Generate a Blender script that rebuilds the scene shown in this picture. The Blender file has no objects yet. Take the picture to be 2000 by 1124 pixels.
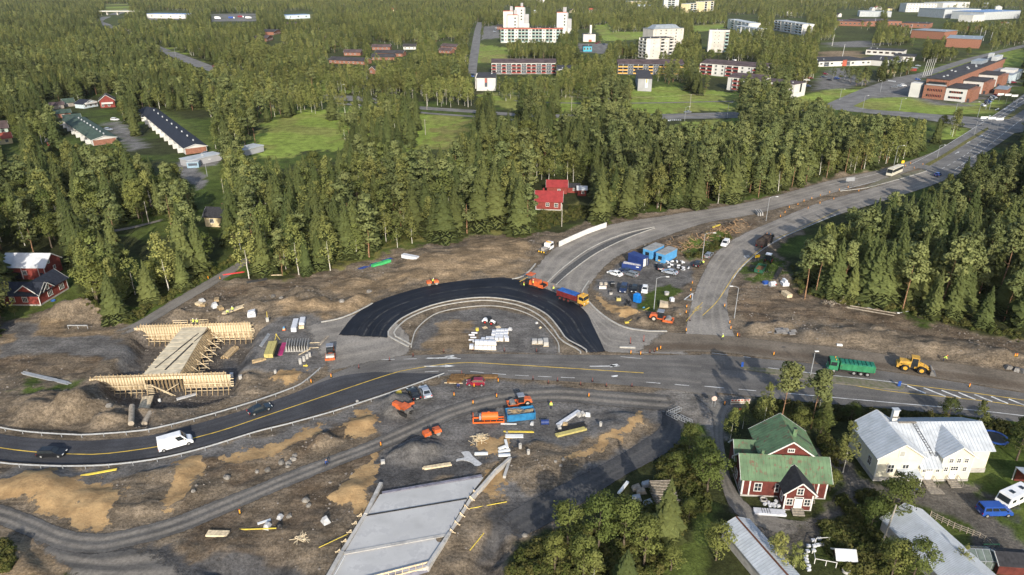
import bpy,math,random
import numpy as np
from mathutils import Vector,Matrix
R=math.radians
random.seed(11);rng=np.random.default_rng(11)
sc=bpy.context.scene
col=sc.collection

# ---------------------------------------------------------------- camera, sky, sun, exposure
FOC=1370.0 # focal length in photo pixels (2000 px wide)
PITCH=math.atan(612.0/FOC) # drone camera tilted down about 24 degrees
CAMH=80.0
cd=bpy.data.cameras.new('camera');cam=bpy.data.objects.new('camera',cd);col.objects.link(cam)
cam.location=(0,0,CAMH);cam.rotation_euler=(R(90)-PITCH,0,0)
cd.sensor_width=36.0;cd.lens=FOC*36.0/2000.0;cd.clip_start=1.0;cd.clip_end=9000.0
sc.camera=cam
SUN_EL,SUN_AZ=R(25.0),R(172.0) # sun behind the camera, a little to the right
w=bpy.data.worlds.new('World');sc.world=w;w.use_nodes=True
nt=w.node_tree;bg=nt.nodes['Background']
sky=nt.nodes.new('ShaderNodeTexSky');sky.sky_type='NISHITA';sky.sun_disc=False
sky.sun_elevation=SUN_EL;sky.sun_rotation=SUN_AZ;sky.air_density=1.0;sky.dust_density=1.5
nt.links.new(sky.outputs[0],bg.inputs[0]);bg.inputs[1].default_value=0.15
sd=bpy.data.lights.new('sun','SUN');sun=bpy.data.objects.new('sun',sd);col.objects.link(sun)
sd.energy=3.8;sd.angle=R(0.6);sd.color=(1.0,0.925,0.80)
sdir=Vector((math.sin(SUN_AZ)*math.cos(SUN_EL),math.cos(SUN_AZ)*math.cos(SUN_EL),math.sin(SUN_EL)))
sun.rotation_euler=(-sdir).to_track_quat('-Z','Y').to_euler()
vs=sc.view_settings;vs.view_transform='Standard';vs.look='None';vs.exposure=0.56;vs.gamma=1.0
try:sc.cycles.max_bounces=5;sc.cycles.use_denoising=True
except Exception:pass

# ---------------------------------------------------------------- survey helpers
CT,ST=math.cos(PITCH),math.sin(PITCH)
def G(px,py,z=0.0):
 """point of the place at height z that the photo shows at pixel (px, py)"""
 u,v=(px-1000.0)/FOC,(562.0-py)/FOC
 d=(u,CT+v*ST,-ST+v*CT)
 t=(z-CAMH)/d[2]
 return Vector((d[0]*t,d[1]*t,z))
def GA(pts,z=0.0):return np.array([[*G(x,y,z)[:2]]for x,y in pts])
def PX(x,y,z):
 dx,dy,dz=x,y,z-CAMH
 f=dy*CT-dz*ST;u=dy*ST+dz*CT
 return 1000+FOC*dx/f,562-FOC*u/f
def scale_at(py):return(FOC*ST+(py-562)*CT)/CAMH # photo pixels per metre on the ground

# ---------------------------------------------------------------- noise and polygons (numpy)
def vnoise(x,y,seed=0):
 xi=np.floor(x).astype(np.int64);yi=np.floor(y).astype(np.int64);fx=x-xi;fy=y-yi
 fx=fx*fx*(3-2*fx);fy=fy*fy*(3-2*fy)
 def h(a,b):
  n=(a*374761393+b*668265263+seed*974711)&0x7fffffff
  n=((n^(n>>13))*1274126177)&0x7fffffff
  return((n^(n>>16))&0xffff)/65535.0
 return(h(xi,yi)*(1-fx)+h(xi+1,yi)*fx)*(1-fy)+(h(xi,yi+1)*(1-fx)+h(xi+1,yi+1)*fx)*fy
def fbm(x,y,s,o=4,seed=0):
 r=np.zeros_like(x);a=0.5
 for k in range(o):
  r+=a*vnoise(x/s,y/s,seed+k);s*=0.5;a*=0.5
 return r/(1-0.5**o)
def sdist(X,Y,P):
 """signed distance to polygon, negative inside"""
 n=len(P);d=np.full(X.shape,1e18);ins=np.zeros(X.shape,bool)
 for i in range(n):
  ax,ay=P[i];bx,by=P[(i+1)%n];ex,ey=bx-ax,by-ay
  t=np.clip(((X-ax)*ex+(Y-ay)*ey)/(ex*ex+ey*ey+1e-12),0,1)
  d=np.minimum(d,(X-ax-t*ex)**2+(Y-ay-t*ey)**2)
  c=((ay>Y)!=(by>Y))&(X<ex*(Y-ay)/(ey if abs(ey)>1e-9 else 1e-9)+ax)
  ins^=c
 d=np.sqrt(d);d[ins]*=-1
 return d
def inside(X,Y,P):
 n=len(P);ins=np.zeros(X.shape,bool)
 for i in range(n):
  ax,ay=P[i];bx,by=P[(i+1)%n]
  if abs(by-ay)<1e-9:continue
  ins^=((ay>Y)!=(by>Y))&(X<(bx-ax)*(Y-ay)/(by-ay)+ax)
 return ins
def smooth(a,b,x):
 t=np.clip((x-a)/(b-a),0,1);return t*t*(3-2*t)
def spline(pts,n):
 P=np.array(pts,float)
 if len(P)==2:
  t=np.linspace(0,1,n)[:,None];return P[0]*(1-t)+P[1]*t
 Q=np.vstack([2*P[0]-P[1],P,2*P[-1]-P[-2]])
 L=np.concatenate([[0],np.cumsum(np.linalg.norm(np.diff(P,axis=0),axis=1))])
 out=[]
 for s in np.linspace(0,L[-1],n):
  i=min(np.searchsorted(L,s,'right')-1,len(P)-2);t=(s-L[i])/max(L[i+1]-L[i],1e-9)
  p0,p1,p2,p3=Q[i:i+4]
  out.append(0.5*(2*p1+(p2-p0)*t+(2*p0-5*p1+4*p2-p3)*t*t+(3*p1-p0-3*p2+p3)*t**3))
 return np.array(out)

# ---------------------------------------------------------------- materials
MATS={}
def nodes(m):return m.node_tree.nodes,m.node_tree.links
def mat(name,c,rough=0.75,var=0.12,scale=1.5,metal=0.0,bump=0.0,rnd=0.0,c2=None,spec=0.3,wear=None,wscale=2.0,wthr=0.6):
 """procedural paint / wood / stone: base colour broken up by two noises, optional worn second colour"""
 if name in MATS:return MATS[name]
 m=bpy.data.materials.new(name);m.use_nodes=True;n,l=nodes(m);b=n['Principled BSDF']
 b.inputs['Roughness'].default_value=rough;b.inputs['Metallic'].default_value=metal
 b.inputs['Specular IOR Level'].default_value=spec
 tc=n.new('ShaderNodeTexCoord');nz=n.new('ShaderNodeTexNoise');nz.inputs['Scale'].default_value=scale;nz.inputs['Detail'].default_value=5
 l.new(tc.outputs['Object'],nz.inputs['Vector'])
 mx=n.new('ShaderNodeMix');mx.data_type='RGBA'
 d=c2 if c2 else tuple(v*(1-2*var)for v in c)
 e=tuple(min(1,v*(1+var))for v in c)
 mx.inputs[6].default_value=(*d,1);mx.inputs[7].default_value=(*e,1)
 rp=n.new('ShaderNodeMapRange');rp.inputs[1].default_value=0.3;rp.inputs[2].default_value=0.62
 l.new(nz.outputs['Fac'],rp.inputs[0]);l.new(rp.outputs[0],mx.inputs[0]);out=mx.outputs[2]
 if wear:
  n2=n.new('ShaderNodeTexNoise');n2.inputs['Scale'].default_value=wscale;n2.inputs['Detail'].default_value=8;n2.inputs['Roughness'].default_value=0.7
  l.new(tc.outputs['Object'],n2.inputs['Vector'])
  r2=n.new('ShaderNodeMapRange');r2.inputs[1].default_value=wthr;r2.inputs[2].default_value=wthr+0.06
  l.new(n2.outputs['Fac'],r2.inputs[0]);m2=n.new('ShaderNodeMix');m2.data_type='RGBA'
  l.new(out,m2.inputs[6]);m2.inputs[7].default_value=(*wear,1);l.new(r2.outputs[0],m2.inputs[0]);out=m2.outputs[2]
 if rnd:
  oi=n.new('ShaderNodeObjectInfo');hv=n.new('ShaderNodeHueSaturation')
  mr=n.new('ShaderNodeMapRange');mr.inputs[3].default_value=1-rnd;mr.inputs[4].default_value=1+rnd
  l.new(oi.outputs['Random'],mr.inputs[0]);l.new(mr.outputs[0],hv.inputs['Value']);l.new(out,hv.inputs['Color']);out=hv.outputs[0]
 l.new(out,b.inputs['Base Color'])
 if bump:
  bp=n.new('ShaderNodeBump');bp.inputs['Strength'].default_value=bump;bp.inputs['Distance'].default_value=0.05
  l.new(nz.outputs['Fac'],bp.inputs['Height']);l.new(bp.outputs[0],b.inputs['Normal'])
 MATS[name]=m;return m
def glass(name='window_glass',c=(0.02,0.025,0.03)):
 m=mat(name,c,0.08,0.1,0.8,spec=0.6);return m
def leafmat(name,c1,c2,yel=None):
 m=bpy.data.materials.new(name);m.use_nodes=True;n,l=nodes(m);b=n['Principled BSDF']
 b.inputs['Roughness'].default_value=0.85;b.inputs['Specular IOR Level'].default_value=0.15
 oi=n.new('ShaderNodeObjectInfo');ge=n.new('ShaderNodeNewGeometry')
 mx=n.new('ShaderNodeMix');mx.data_type='RGBA';mx.inputs[6].default_value=(*c1,1);mx.inputs[7].default_value=(*c2,1)
 l.new(oi.outputs['Random'],mx.inputs[0])
 pn=n.new('ShaderNodeTexNoise');pn.inputs['Scale'].default_value=.014;pn.inputs['Detail'].default_value=3;l.new(oi.outputs['Location'],pn.inputs['Vector']) # stands differ in vigour
 pm=n.new('ShaderNodeMapRange');pm.inputs[1].default_value=.36;pm.inputs[2].default_value=.64;pm.inputs[3].default_value=.72;pm.inputs[4].default_value=1.3;l.new(pn.outputs['Fac'],pm.inputs[0])
 hs=n.new('ShaderNodeHueSaturation');l.new(pm.outputs[0],hs.inputs['Value']);l.new(mx.outputs[2],hs.inputs['Color'])
 hv=n.new('ShaderNodeHueSaturation');mr=n.new('ShaderNodeMapRange');mr.inputs[3].default_value=0.78;mr.inputs[4].default_value=1.2
 l.new(ge.outputs['Random Per Island'],mr.inputs[0]);l.new(mr.outputs[0],hv.inputs['Value']);l.new(hs.outputs[0],hv.inputs['Color'])
 l.new(hv.outputs[0],b.inputs['Base Color'])
 tr=n.new('ShaderNodeBsdfTranslucent');l.new(hv.outputs[0],tr.inputs['Color'])
 ms=n.new('ShaderNodeMixShader');ms.inputs[0].default_value=0.22
 l.new(b.outputs[0],ms.inputs[1]);l.new(tr.outputs[0],ms.inputs[2]);l.new(ms.outputs[0],n['Material Output'].inputs['Surface'])
 MATS[name]=m;return m

# ---------------------------------------------------------------- mesh builder
class MB:
 def __init__(s):s.v=[];s.f=[];s.m=[]
 def add(s,vs,fs,m=0):
  o=len(s.v);s.v+=[tuple(p)for p in vs];s.f+=[tuple(i+o for i in f)for f in fs];s.m+=[m]*len(fs);return s
 def hexa(s,p,m=0): # 8 corners: bottom 4 ccw, top 4 ccw
  return s.add(p,[(3,2,1,0),(4,5,6,7),(0,1,5,4),(1,2,6,5),(2,3,7,6),(3,0,4,7)],m)
 def box(s,x0,x1,y0,y1,z0,z1,m=0):
  return s.hexa([(x0,y0,z0),(x1,y0,z0),(x1,y1,z0),(x0,y1,z0),(x0,y0,z1),(x1,y0,z1),(x1,y1,z1),(x0,y1,z1)],m)
 def beam(s,p,q,w,h=None,m=0):
  p,q=Vector(p),Vector(q);h=h or w;d=(q-p).normalized()
  up=Vector((0,0,1))if abs(d.z)<0.95 else Vector((1,0,0))
  a=d.cross(up).normalized()*(w/2);b=a.cross(d).normalized()*(h/2)
  return s.hexa([p-a-b,p+a-b,q+a-b,q-a-b,p-a+b,p+a+b,q+a+b,q-a+b],m)
 def cyl(s,p,q,r,n=10,m=0,r2=None,cap=True):
  p,q=Vector(p),Vector(q);r2=r if r2 is None else r2;d=(q-p).normalized()
  up=Vector((0,0,1))if abs(d.z)<0.95 else Vector((1,0,0))
  a=d.cross(up).normalized();b=a.cross(d)
  A=[p+(a*math.cos(t)+b*math.sin(t))*r for t in[2*math.pi*i/n for i in range(n)]]
  B=[q+(a*math.cos(t)+b*math.sin(t))*r2 for t in[2*math.pi*i/n for i in range(n)]]
  fs=[(i,(i+1)%n,n+(i+1)%n,n+i)for i in range(n)]
  if cap:fs+=[tuple(range(n-1,-1,-1)),tuple(range(n,2*n))]
  return s.add(A+B,fs,m)
 def ring(s,c,r0,r1,z0,z1,n=20,m=0): # upright tube
  vs=[]
  for i in range(n):
   t=2*math.pi*i/n;x,y=math.cos(t),math.sin(t)
   for r,z in((r1,z0),(r1,z1),(r0,z1),(r0,z0)):vs.append((c[0]+x*r,c[1]+y*r,c[2]+z))
  fs=[]
  for i in range(n):
   j=(i+1)%n
   for k in range(4):fs.append((i*4+k,j*4+k,j*4+(k+1)%4,i*4+(k+1)%4))
  return s.add(vs,fs,m)
 def extr(s,prof,y0,y1,m=0): # profile in (x, z), extruded along y
  n=len(prof);vs=[(x,y0,z)for x,z in prof]+[(x,y1,z)for x,z in prof]
  return s.add(vs,[(i,(i+1)%n,n+(i+1)%n,n+i)for i in range(n)]+[tuple(range(n-1,-1,-1)),tuple(range(n,2*n))],m)
 def extrx(s,prof,x0,x1,m=0): # profile in (y, z), extruded along x
  n=len(prof);vs=[(x0,y,z)for y,z in prof]+[(x1,y,z)for y,z in prof]
  return s.add(vs,[(i,(i+1)%n,n+(i+1)%n,n+i)for i in range(n)]+[tuple(range(n-1,-1,-1)),tuple(range(n,2*n))],m)
 def prism(s,pts,z0,z1,m=0):
  n=len(pts);vs=[(p[0],p[1],z0)for p in pts]+[(p[0],p[1],z1)for p in pts]
  return s.add(vs,[(i,(i+1)%n,n+(i+1)%n,n+i)for i in range(n)]+[tuple(range(n-1,-1,-1)),tuple(range(n,2*n))],m)
 def slab(s,quad,t,m=0): # thick sheet from 4 corner points
  q=[Vector(p)for p in quad];nrm=(q[1]-q[0]).cross(q[3]-q[0]).normalized()*t
  return s.hexa([*q,*[p+nrm for p in q]],m)
 def mesh(s,name,mats,smooth=False,bevel=0):
  me=bpy.data.meshes.new(name);me.from_pydata(s.v,[],s.f);me.validate()
  for x in(mats if isinstance(mats,(list,tuple))else[mats]):me.materials.append(x)
  if len(me.polygons)==len(s.m):me.polygons.foreach_set('material_index',s.m)
  if smooth:me.polygons.foreach_set('use_smooth',[True]*len(me.polygons))
  me.update()
  import bmesh
  bm=bmesh.new();bm.from_mesh(me);bmesh.ops.recalc_face_normals(bm,faces=bm.faces)
  if bevel:bmesh.ops.bevel(bm,geom=[e for e in bm.edges if len(e.link_faces)==2 and e.calc_face_angle(0)>0.5],offset=bevel,segments=2,affect='EDGES',profile=0.7)
  bm.to_mesh(me);bm.free();return me
def link(name,data,parent=None,loc=None,rot=None,scl=None):
 o=bpy.data.objects.new(name,data);col.objects.link(o)
 if parent:o.parent=parent
 if loc is not None:o.location=loc
 if rot is not None:o.rotation_euler=rot if hasattr(rot,'__len__')else(0,0,rot)
 if scl is not None:o.scale=scl if hasattr(scl,'__len__')else(scl,)*3
 return o
def tag(o,label=None,cat=None,group=None,kind=None):
 if label:o['label']=label
 if cat:o['category']=cat
 if group:o['group']=group
 if kind:o['kind']=kind
 return o
def thing(name,label,cat,loc=(0,0,0),rot=0.0,group=None,scl=None):
 return tag(link(name,None,None,loc,rot,scl),label,cat,group)
def part(parent,name,mb,mats,loc=None,rot=None,smooth=False,bevel=0,scl=None,label=None):
 me=mb.mesh(name,mats,smooth,bevel)if isinstance(mb,MB)else mb
 o=link(name,me,parent,loc,rot,scl)
 if label:o['label']=label
 return o
def single(name,mb,mats,label,cat,loc=None,rot=None,group=None,smooth=False,bevel=0,scl=None):
 return tag(part(None,name,mb,mats,loc,rot,smooth,bevel,scl),label,cat,group)
def copy_tree(o,parent=None):
 c=o.copy();col.objects.link(c);c.parent=parent
 for ch in o.children:copy_tree(ch,c)
 return c
def face(p,q):
 """yaw of local +x running from p to q"""
 return math.atan2(q[1]-p[1],q[0]-p[0])
VIS=[] # picture regions that no tree of the woods may stand in front of
def vis(*pts):VIS.append(np.array(pts,float))
def visr(x0,y0,x1,y1):vis((x0,y0),(x1,y0),(x1,y1),(x0,y1))
FOOT=[] # footprints (world) kept free of trees
# ================================================================ ROADS (edges surveyed from the photo, laid on z = 0)
ROADPOLY=[]
def surface_mat(name,c,track=None,dust=None,tv=(0.3,0.7),tw=0.09,streak=0.5,grain=6.0,rough=0.9,edge=0.0,vs=7.0):
 """road surface: grain, patches, long streaks along the lane, worn wheel tracks and dusty edges (uv: u metres along, v across)"""
 m=bpy.data.materials.new(name);m.use_nodes=True;n,l=nodes(m);b=n['Principled BSDF']
 b.inputs['Roughness'].default_value=rough;b.inputs['Specular IOR Level'].default_value=0.2
 uv=n.new('ShaderNodeUVMap');uv.uv_map='UVMap';ge=n.new('ShaderNodeNewGeometry')
 def noise(sc_,src,det=5,rgh=0.6):
  z=n.new('ShaderNodeTexNoise');z.inputs['Scale'].default_value=sc_;z.inputs['Detail'].default_value=det;z.inputs['Roughness'].default_value=rgh
  l.new(src,z.inputs['Vector']);return z.outputs['Fac']
 def mixc(a,bcol,f,mode='MIX'):
  x=n.new('ShaderNodeMix');x.data_type='RGBA';x.blend_type=mode
  if isinstance(a,tuple):x.inputs[6].default_value=(*a,1)
  else:l.new(a,x.inputs[6])
  if isinstance(bcol,tuple):x.inputs[7].default_value=(*bcol,1)
  else:l.new(bcol,x.inputs[7])
  if isinstance(f,float):x.inputs[0].default_value=f
  else:l.new(f,x.inputs[0])
  return x.outputs[2]
 def mrange(v,a,bb,c0=0.0,c1=1.0):
  r=n.new('ShaderNodeMapRange');r.inputs[1].default_value=a;r.inputs[2].default_value=bb;r.inputs[3].default_value=c0;r.inputs[4].default_value=c1
  l.new(v,r.inputs[0]);return r.outputs[0]
 P=ge.outputs['Position']
 lo=tuple(v*0.72 for v in c);hi=tuple(v*1.22 for v in c)
 base=mixc(lo,hi,mrange(noise(0.12,P,6,0.65),0.38,0.62))
 g=mrange(noise(grain*.5,P,6,0.85),0.4,0.6,0.76,1.22)
 mp=n.new('ShaderNodeMapping');mp.inputs['Scale'].default_value=(0.035,vs,1);l.new(uv.outputs[0],mp.inputs[0])
 st=noise(1.0,mp.outputs[0],4,0.7)
 if dust:base=mixc(base,dust,mrange(st,0.50,0.72,0.0,streak))
 sx=n.new('ShaderNodeSeparateXYZ');l.new(uv.outputs[0],sx.inputs[0])
 if track:
  for t in tv:
   s=n.new('ShaderNodeMath');s.operation='SUBTRACT';l.new(sx.outputs[1],s.inputs[0]);s.inputs[1].default_value=t
   a=n.new('ShaderNodeMath');a.operation='ABSOLUTE';l.new(s.outputs[0],a.inputs[0])
   f=mrange(a.outputs[0],tw,tw*0.25,0.0,0.6)
   w2=n.new('ShaderNodeMath');w2.operation='MULTIPLY';l.new(f,w2.inputs[0]);l.new(mrange(noise(0.3,P),0.3,0.6,0.35,1.0),w2.inputs[1])
   base=mixc(base,track,w2.outputs[0])
 vm=n.new('ShaderNodeMix');vm.data_type='RGBA';vm.blend_type='MULTIPLY';vm.inputs[0].default_value=1.0
 l.new(base,vm.inputs[6]);l.new(g,vm.inputs[7]);l.new(vm.outputs[2],b.inputs['Base Color'])
 bp=n.new('ShaderNodeBump');bp.inputs['Strength'].default_value=0.35;bp.inputs['Distance'].default_value=0.03
 l.new(noise(grain*0.7,P,4),bp.inputs['Height']);l.new(bp.outputs[0],b.inputs['Normal'])
 if edge: # ragged gravel margin: the sheet thins out into the soil beside it
  o1=n.new('ShaderNodeMath');o1.operation='SUBTRACT';o1.inputs[0].default_value=1.0;l.new(sx.outputs[1],o1.inputs[1])
  mn=n.new('ShaderNodeMath');mn.operation='MINIMUM';l.new(sx.outputs[1],mn.inputs[0]);l.new(o1.outputs[0],mn.inputs[1]);m0=mn;u2=n.new('ShaderNodeUVMap');u2.uv_map='ends';s2=n.new('ShaderNodeSeparateXYZ');l.new(u2.outputs[0],s2.inputs[0]);mn=n.new('ShaderNodeMath');mn.operation='MINIMUM';l.new(m0.outputs[0],mn.inputs[0]);l.new(s2.outputs[0],mn.inputs[1])
  ad=n.new('ShaderNodeMath');ad.operation='MULTIPLY_ADD';l.new(noise(.55,P,6,.7),ad.inputs[0]);ad.inputs[1].default_value=edge*2.4;l.new(mn.outputs[0],ad.inputs[2])
  al=mrange(ad.outputs[0],edge*1.25,edge*1.75);tb=n.new('ShaderNodeBsdfTransparent');mxs=n.new('ShaderNodeMixShader')
  l.new(al,mxs.inputs[0]);l.new(tb.outputs[0],mxs.inputs[1]);l.new(b.outputs[0],mxs.inputs[2]);l.new(mxs.outputs[0],n['Material Output'].inputs['Surface'])
 MATS[name]=m;return m
M_asph=surface_mat('worn_asphalt',(0.132,0.123,0.113),track=(0.095,0.089,0.085),dust=(0.21,0.19,0.165),tv=(0.2,0.36,0.64,0.8),tw=0.07,streak=0.75)
M_black=surface_mat('fresh_black_asphalt',(0.011,0.013,0.019),dust=(0.05,0.05,0.052),streak=0.6,grain=5,rough=0.62,edge=.018,vs=3.5)
M_dark=surface_mat('dark_new_asphalt',(0.055,0.056,0.062),track=(0.04,0.04,0.045),tv=(0.15,0.35,0.65,0.85),tw=0.07,dust=(0.10,0.095,0.09),streak=0.4)
M_dust=surface_mat('dusty_base_course',(0.225,0.205,0.18),track=(0.30,0.27,0.23),dust=(0.15,0.138,0.125),tv=(0.15,0.33,0.6,0.8),tw=0.05,streak=0.85,grain=4,edge=.05,vs=4.0)
M_grav=surface_mat('gravel_track',(0.10,0.094,0.087),track=(0.30,0.262,0.215),tv=(0.3,0.68),tw=0.15,dust=(0.155,0.14,0.12),streak=0.6,grain=3.5,edge=.10,vs=2.2)
M_ramp=surface_mat('dark_gravel_ramp',(0.062,0.061,0.062),track=(0.10,0.095,0.088),tv=(0.35,0.65),tw=0.1,dust=(0.09,0.086,0.08),streak=0.4,grain=3.5,edge=.05,vs=2.2)
M_dirt=surface_mat('stripped_dirt_lane',(0.155,0.128,0.098),track=(0.085,0.06,0.04),dust=(0.22,0.19,0.155),tv=(0.62,0.78),tw=0.16,streak=0.6,grain=4,edge=.05,vs=3.0)
M_path=surface_mat('light_gravel_path',(0.17,0.155,0.135),track=(0.22,0.20,0.17),tv=(0.3,0.7),tw=0.15,dust=(0.12,0.11,0.09),edge=.12,vs=3.0)
M_cyc=surface_mat('old_far_asphalt',(0.17,0.163,0.155),dust=(0.21,0.2,0.185),streak=0.5,grain=3)
def road(name,U,L,m,z=0.0,n=60,cross=6,keep=True):
 A,B=spline(GA(U),n),spline(GA(L),n)
 me=bpy.data.meshes.new(name);V=[];UVs=[]
 mid=(A+B)/2;ln=np.concatenate([[0],np.cumsum(np.linalg.norm(np.diff(mid,axis=0),axis=1))])
 for i in range(n):
  for j in range(cross+1):
   t=j/cross;p=A[i]*(1-t)+B[i]*t;V.append((p[0],p[1],z));UVs.append((ln[i],t))
 Fs=[];k=cross+1
 for i in range(n-1):
  for j in range(cross):Fs.append((i*k+j,(i+1)*k+j,(i+1)*k+j+1,i*k+j+1))
 me.from_pydata(V,[],Fs);me.update()
 if me.polygons[0].normal.z<0:me.flip_normals()
 ul=me.uv_layers.new(name='UVMap');ue=me.uv_layers.new(name='ends')
 for lp in me.loops:u_=UVs[lp.vertex_index];ul.data[lp.index].uv=u_;ue.data[lp.index].uv=(min(u_[0],ln[-1]-u_[0])*.02,0)
 me.materials.append(m);o=link(name,me);o['kind']='structure'
 if keep:ROADPOLY.append(np.vstack([A[::3],B[::-1][::3]]))
 return o
r_main=road('main_road',
[(-160,815),(-60,835),(0,848),(60,856),(140,861),(180,861),(260,855),(307,848),(400,824),(500,794),(575,768),(640,735),(700,712),(760,697),(900,692),(1000,692),(1150,694),(1300,694),(1400,694)],
[(-160,868),(-60,888),(0,900),(60,905),(140,907),(220,904),(312,892),(360,882),(450,856),(530,832),(600,814),(680,790),(740,771),(800,750),(900,731),(1000,740),(1150,748),(1300,760),(1400,775)],M_asph,0.0,110,8)
r_new=road('resurfaced_lane',
[(-160,815),(-60,835),(0,848),(60,856),(140,861),(180,861),(260,855),(307,848),(400,824),(500,794),(575,768),(650,739),(720,728),(800,729),(868,731)],
[(-160,868),(-60,888),(0,900),(60,905),(140,907),(220,904),(312,892),(360,882),(450,856),(530,832),(600,814),(680,790),(740,771),(800,750),(870,732)],M_dark,0.014,90,6,False)
r_east=road('main_road_east',[(1370,692),(1500,702),(1640,716),(1740,727),(1870,747),(2000,768),(2350,822)],
[(1370,764),(1500,778),(1600,788),(1740,799),(1870,812),(2000,826),(2350,868)],M_asph,0.02,60,8)
r_strip=road('stripped_carriageway',[(1290,650),(1400,655),(1500,665),(1650,681),(1775,699),(1875,712),(2000,730),(2350,780)],
[(1240,688),(1400,689),(1500,701),(1640,715),(1738,726),(1870,746),(2000,767),(2350,821)],M_dirt,0.035,60,6)
r_ne=road('north_road',[(1005,552),(1045,522),(1088,481),(1183,441),(1300,421),(1440,399),(1520,381),(1620,353),(1720,331),(1800,306),(1850,284)],
[(1180,640),(1150,575),(1172,533),(1215,498),(1300,463),(1380,436),(1470,420),(1540,402),(1640,374),(1730,350),(1880,300)],M_dust,0.004,90,8)
r_ap1=road('gravel_apron_road',[(1040,548),(1090,563),(1140,585),(1175,612),(1215,635),(1290,648),(1345,652)],
[(1090,578),(1135,602),(1158,640),(1178,684),(1215,690),(1290,692),(1345,694)],M_dust,0.024,50,6)
r_ap2=road('gravel_apron_road',[(590,636),(650,625),(690,614),(715,603),(745,592)],[(640,728),(700,714),(775,699),(800,690),(800,655)],M_dust,0.008,30,6)
r_e4=road('east_road',[(1335,672),(1345,610),(1365,550),(1395,497),(1440,463),(1510,432),(1600,396),(1700,368),(1800,335),(1880,300)],
[(1442,672),(1426,625),(1421,590),(1432,550),(1465,510),(1520,472),(1610,430),(1720,395),(1840,355),(1930,310)],M_dust,0.012,80,8)
r_arm=road('arterial_road',[(1770,322),(1821,299),(1890,258),(1940,226),(2000,184),(2080,128),(2160,76),(2240,30)],
[(1850,345),(1905,312),(1955,279),(2000,247),(2050,211),(2130,153),(2220,92),(2300,40)],M_cyc,0.03,60,8)
r_cross=road('side_street',[(1640,202),(1700,214),(1770,219),(1830,224),(1900,229),(1960,234)],[(1640,216),(1700,222),(1770,229),(1830,238),(1890,250),(1940,262)],M_cyc,0.022,30)
r_cross2=road('side_street',[(1960,250),(2000,246),(2060,244),(2140,240)],[(1930,268),(2000,258),(2060,254),(2140,250)],M_cyc,0.02,16)
r_st=road('town_street',[(1608,206),(1690,172),(1760,150),(1800,142),(1880,117),(1960,97),(2040,78)],[(1652,214),(1700,192),(1760,166),(1812,149),(1890,122),(1975,99),(2060,79)],M_cyc,0.026,40)
r_mid=road('valley_road',[(522,160),(560,172),(620,183),(660,186),(720,190),(760,200),(820,208),(925,215),(1020,222),(1160,224),(1300,223),(1450,218),(1560,211),(1640,203)],
[(515,166),(555,178),(615,190),(655,196),(715,199),(755,207),(820,214),(925,221),(1020,228),(1160,232),(1300,233),(1450,230),(1560,221),(1650,214)],M_cyc,0.014,70)
r_foot=road('footpath',[(640,199),(740,208),(825,219),(920,226),(1020,234),(1160,239),(1300,235)],[(640,202),(740,211),(825,222),(920,229),(1020,237),(1160,242),(1300,238)],M_cyc,0.006,40,2)
r_foot2=road('footpath',[(1000,196),(1080,200),(1180,201),(1300,200),(1440,197),(1560,197)],[(1000,198),(1080,202),(1180,203),(1300,202),(1440,199),(1560,199)],M_path,0.006,30,2)
r_up=road('woodland_road',[(528,158),(470,147),(420,131),(370,112),(310,90),(260,70),(215,48),(201,42),(215,34),(240,26),(252,20)],[(515,166),(455,152),(400,137),(350,118),(300,95),(250,74),(205,52),(188,42),(205,31),(232,23),(243,18)],M_cyc,0.03,60)
r_s7=road('uphill_street',[(914,150),(916,120),(921,90),(927,60),(932,44)],[(930,150),(933,120),(937,90),(940,60),(942,44)],M_cyc,0.03,20)
r_path=road('gravel_lane',[(222,648),(262,631),(330,590),(400,550),(460,515),(524,474)],[(236,657),(288,636),(352,597),(420,557),(478,520),(532,480)],M_path,0.01,40,4)
r_path2=road('gravel_lane',[(205,452),(260,442),(325,426)],[(208,456),(262,446),(328,429)],M_path,0.01,12,2)
r_g1=road('site_track',[(-90,968),(0,984),(60,1005),(120,1030),(180,1042),(240,1035),(330,1012),(420,978),(500,947),(560,922),(640,892),(720,862),(800,825),(870,795),(960,770),(1080,756),(1200,764),(1320,772)],
[(-90,1005),(0,1028),(60,1052),(120,1076),(190,1082),(250,1070),(345,1045),(430,1010),(510,974),(580,945),(660,912),(740,882),(820,850),(890,818),(980,796),(1080,786),(1200,795),(1330,806)],M_grav,0.006,110,6)
r_g2=road('site_track',[(60,1050),(110,1070),(170,1080),(240,1072),(300,1066)],[(150,1160),(200,1150),(260,1145),(320,1142),(400,1140)],M_grav,0.002,20,6)
r_g3=road('site_track',[(1292,800),(1288,835),(1240,870),(1180,905),(1110,940),(1030,980),(975,1012)],[(1345,812),(1322,868),(1285,895),(1220,930),(1150,975),(1075,1022),(1010,1056)],M_ramp,0.001,50,6)
r_drv=road('driveway',[(1345,772),(1385,800),(1394,850),(1400,900),(1412,960),(1440,1008),(1500,1036),(1560,1056)],[(1480,772),(1425,800),(1414,850),(1420,900),(1434,950),(1468,990),(1525,1012),(1590,1020)],M_path,0.018,50,4)
r_blk=road('fresh_asphalt_ring',[(660,656),(690,619),(730,592),(800,568),(870,553),(940,545),(990,543),(1040,556),(1090,575),(1140,605),(1160,640),(1183,689)],
[(757,661),(762,644),(786,621),(838,599),(895,586),(940,582),(968,582),(1020,592),(1065,613),(1090,640),(1106,664),(1147,690)],M_black,0.07,90,6)
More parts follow.
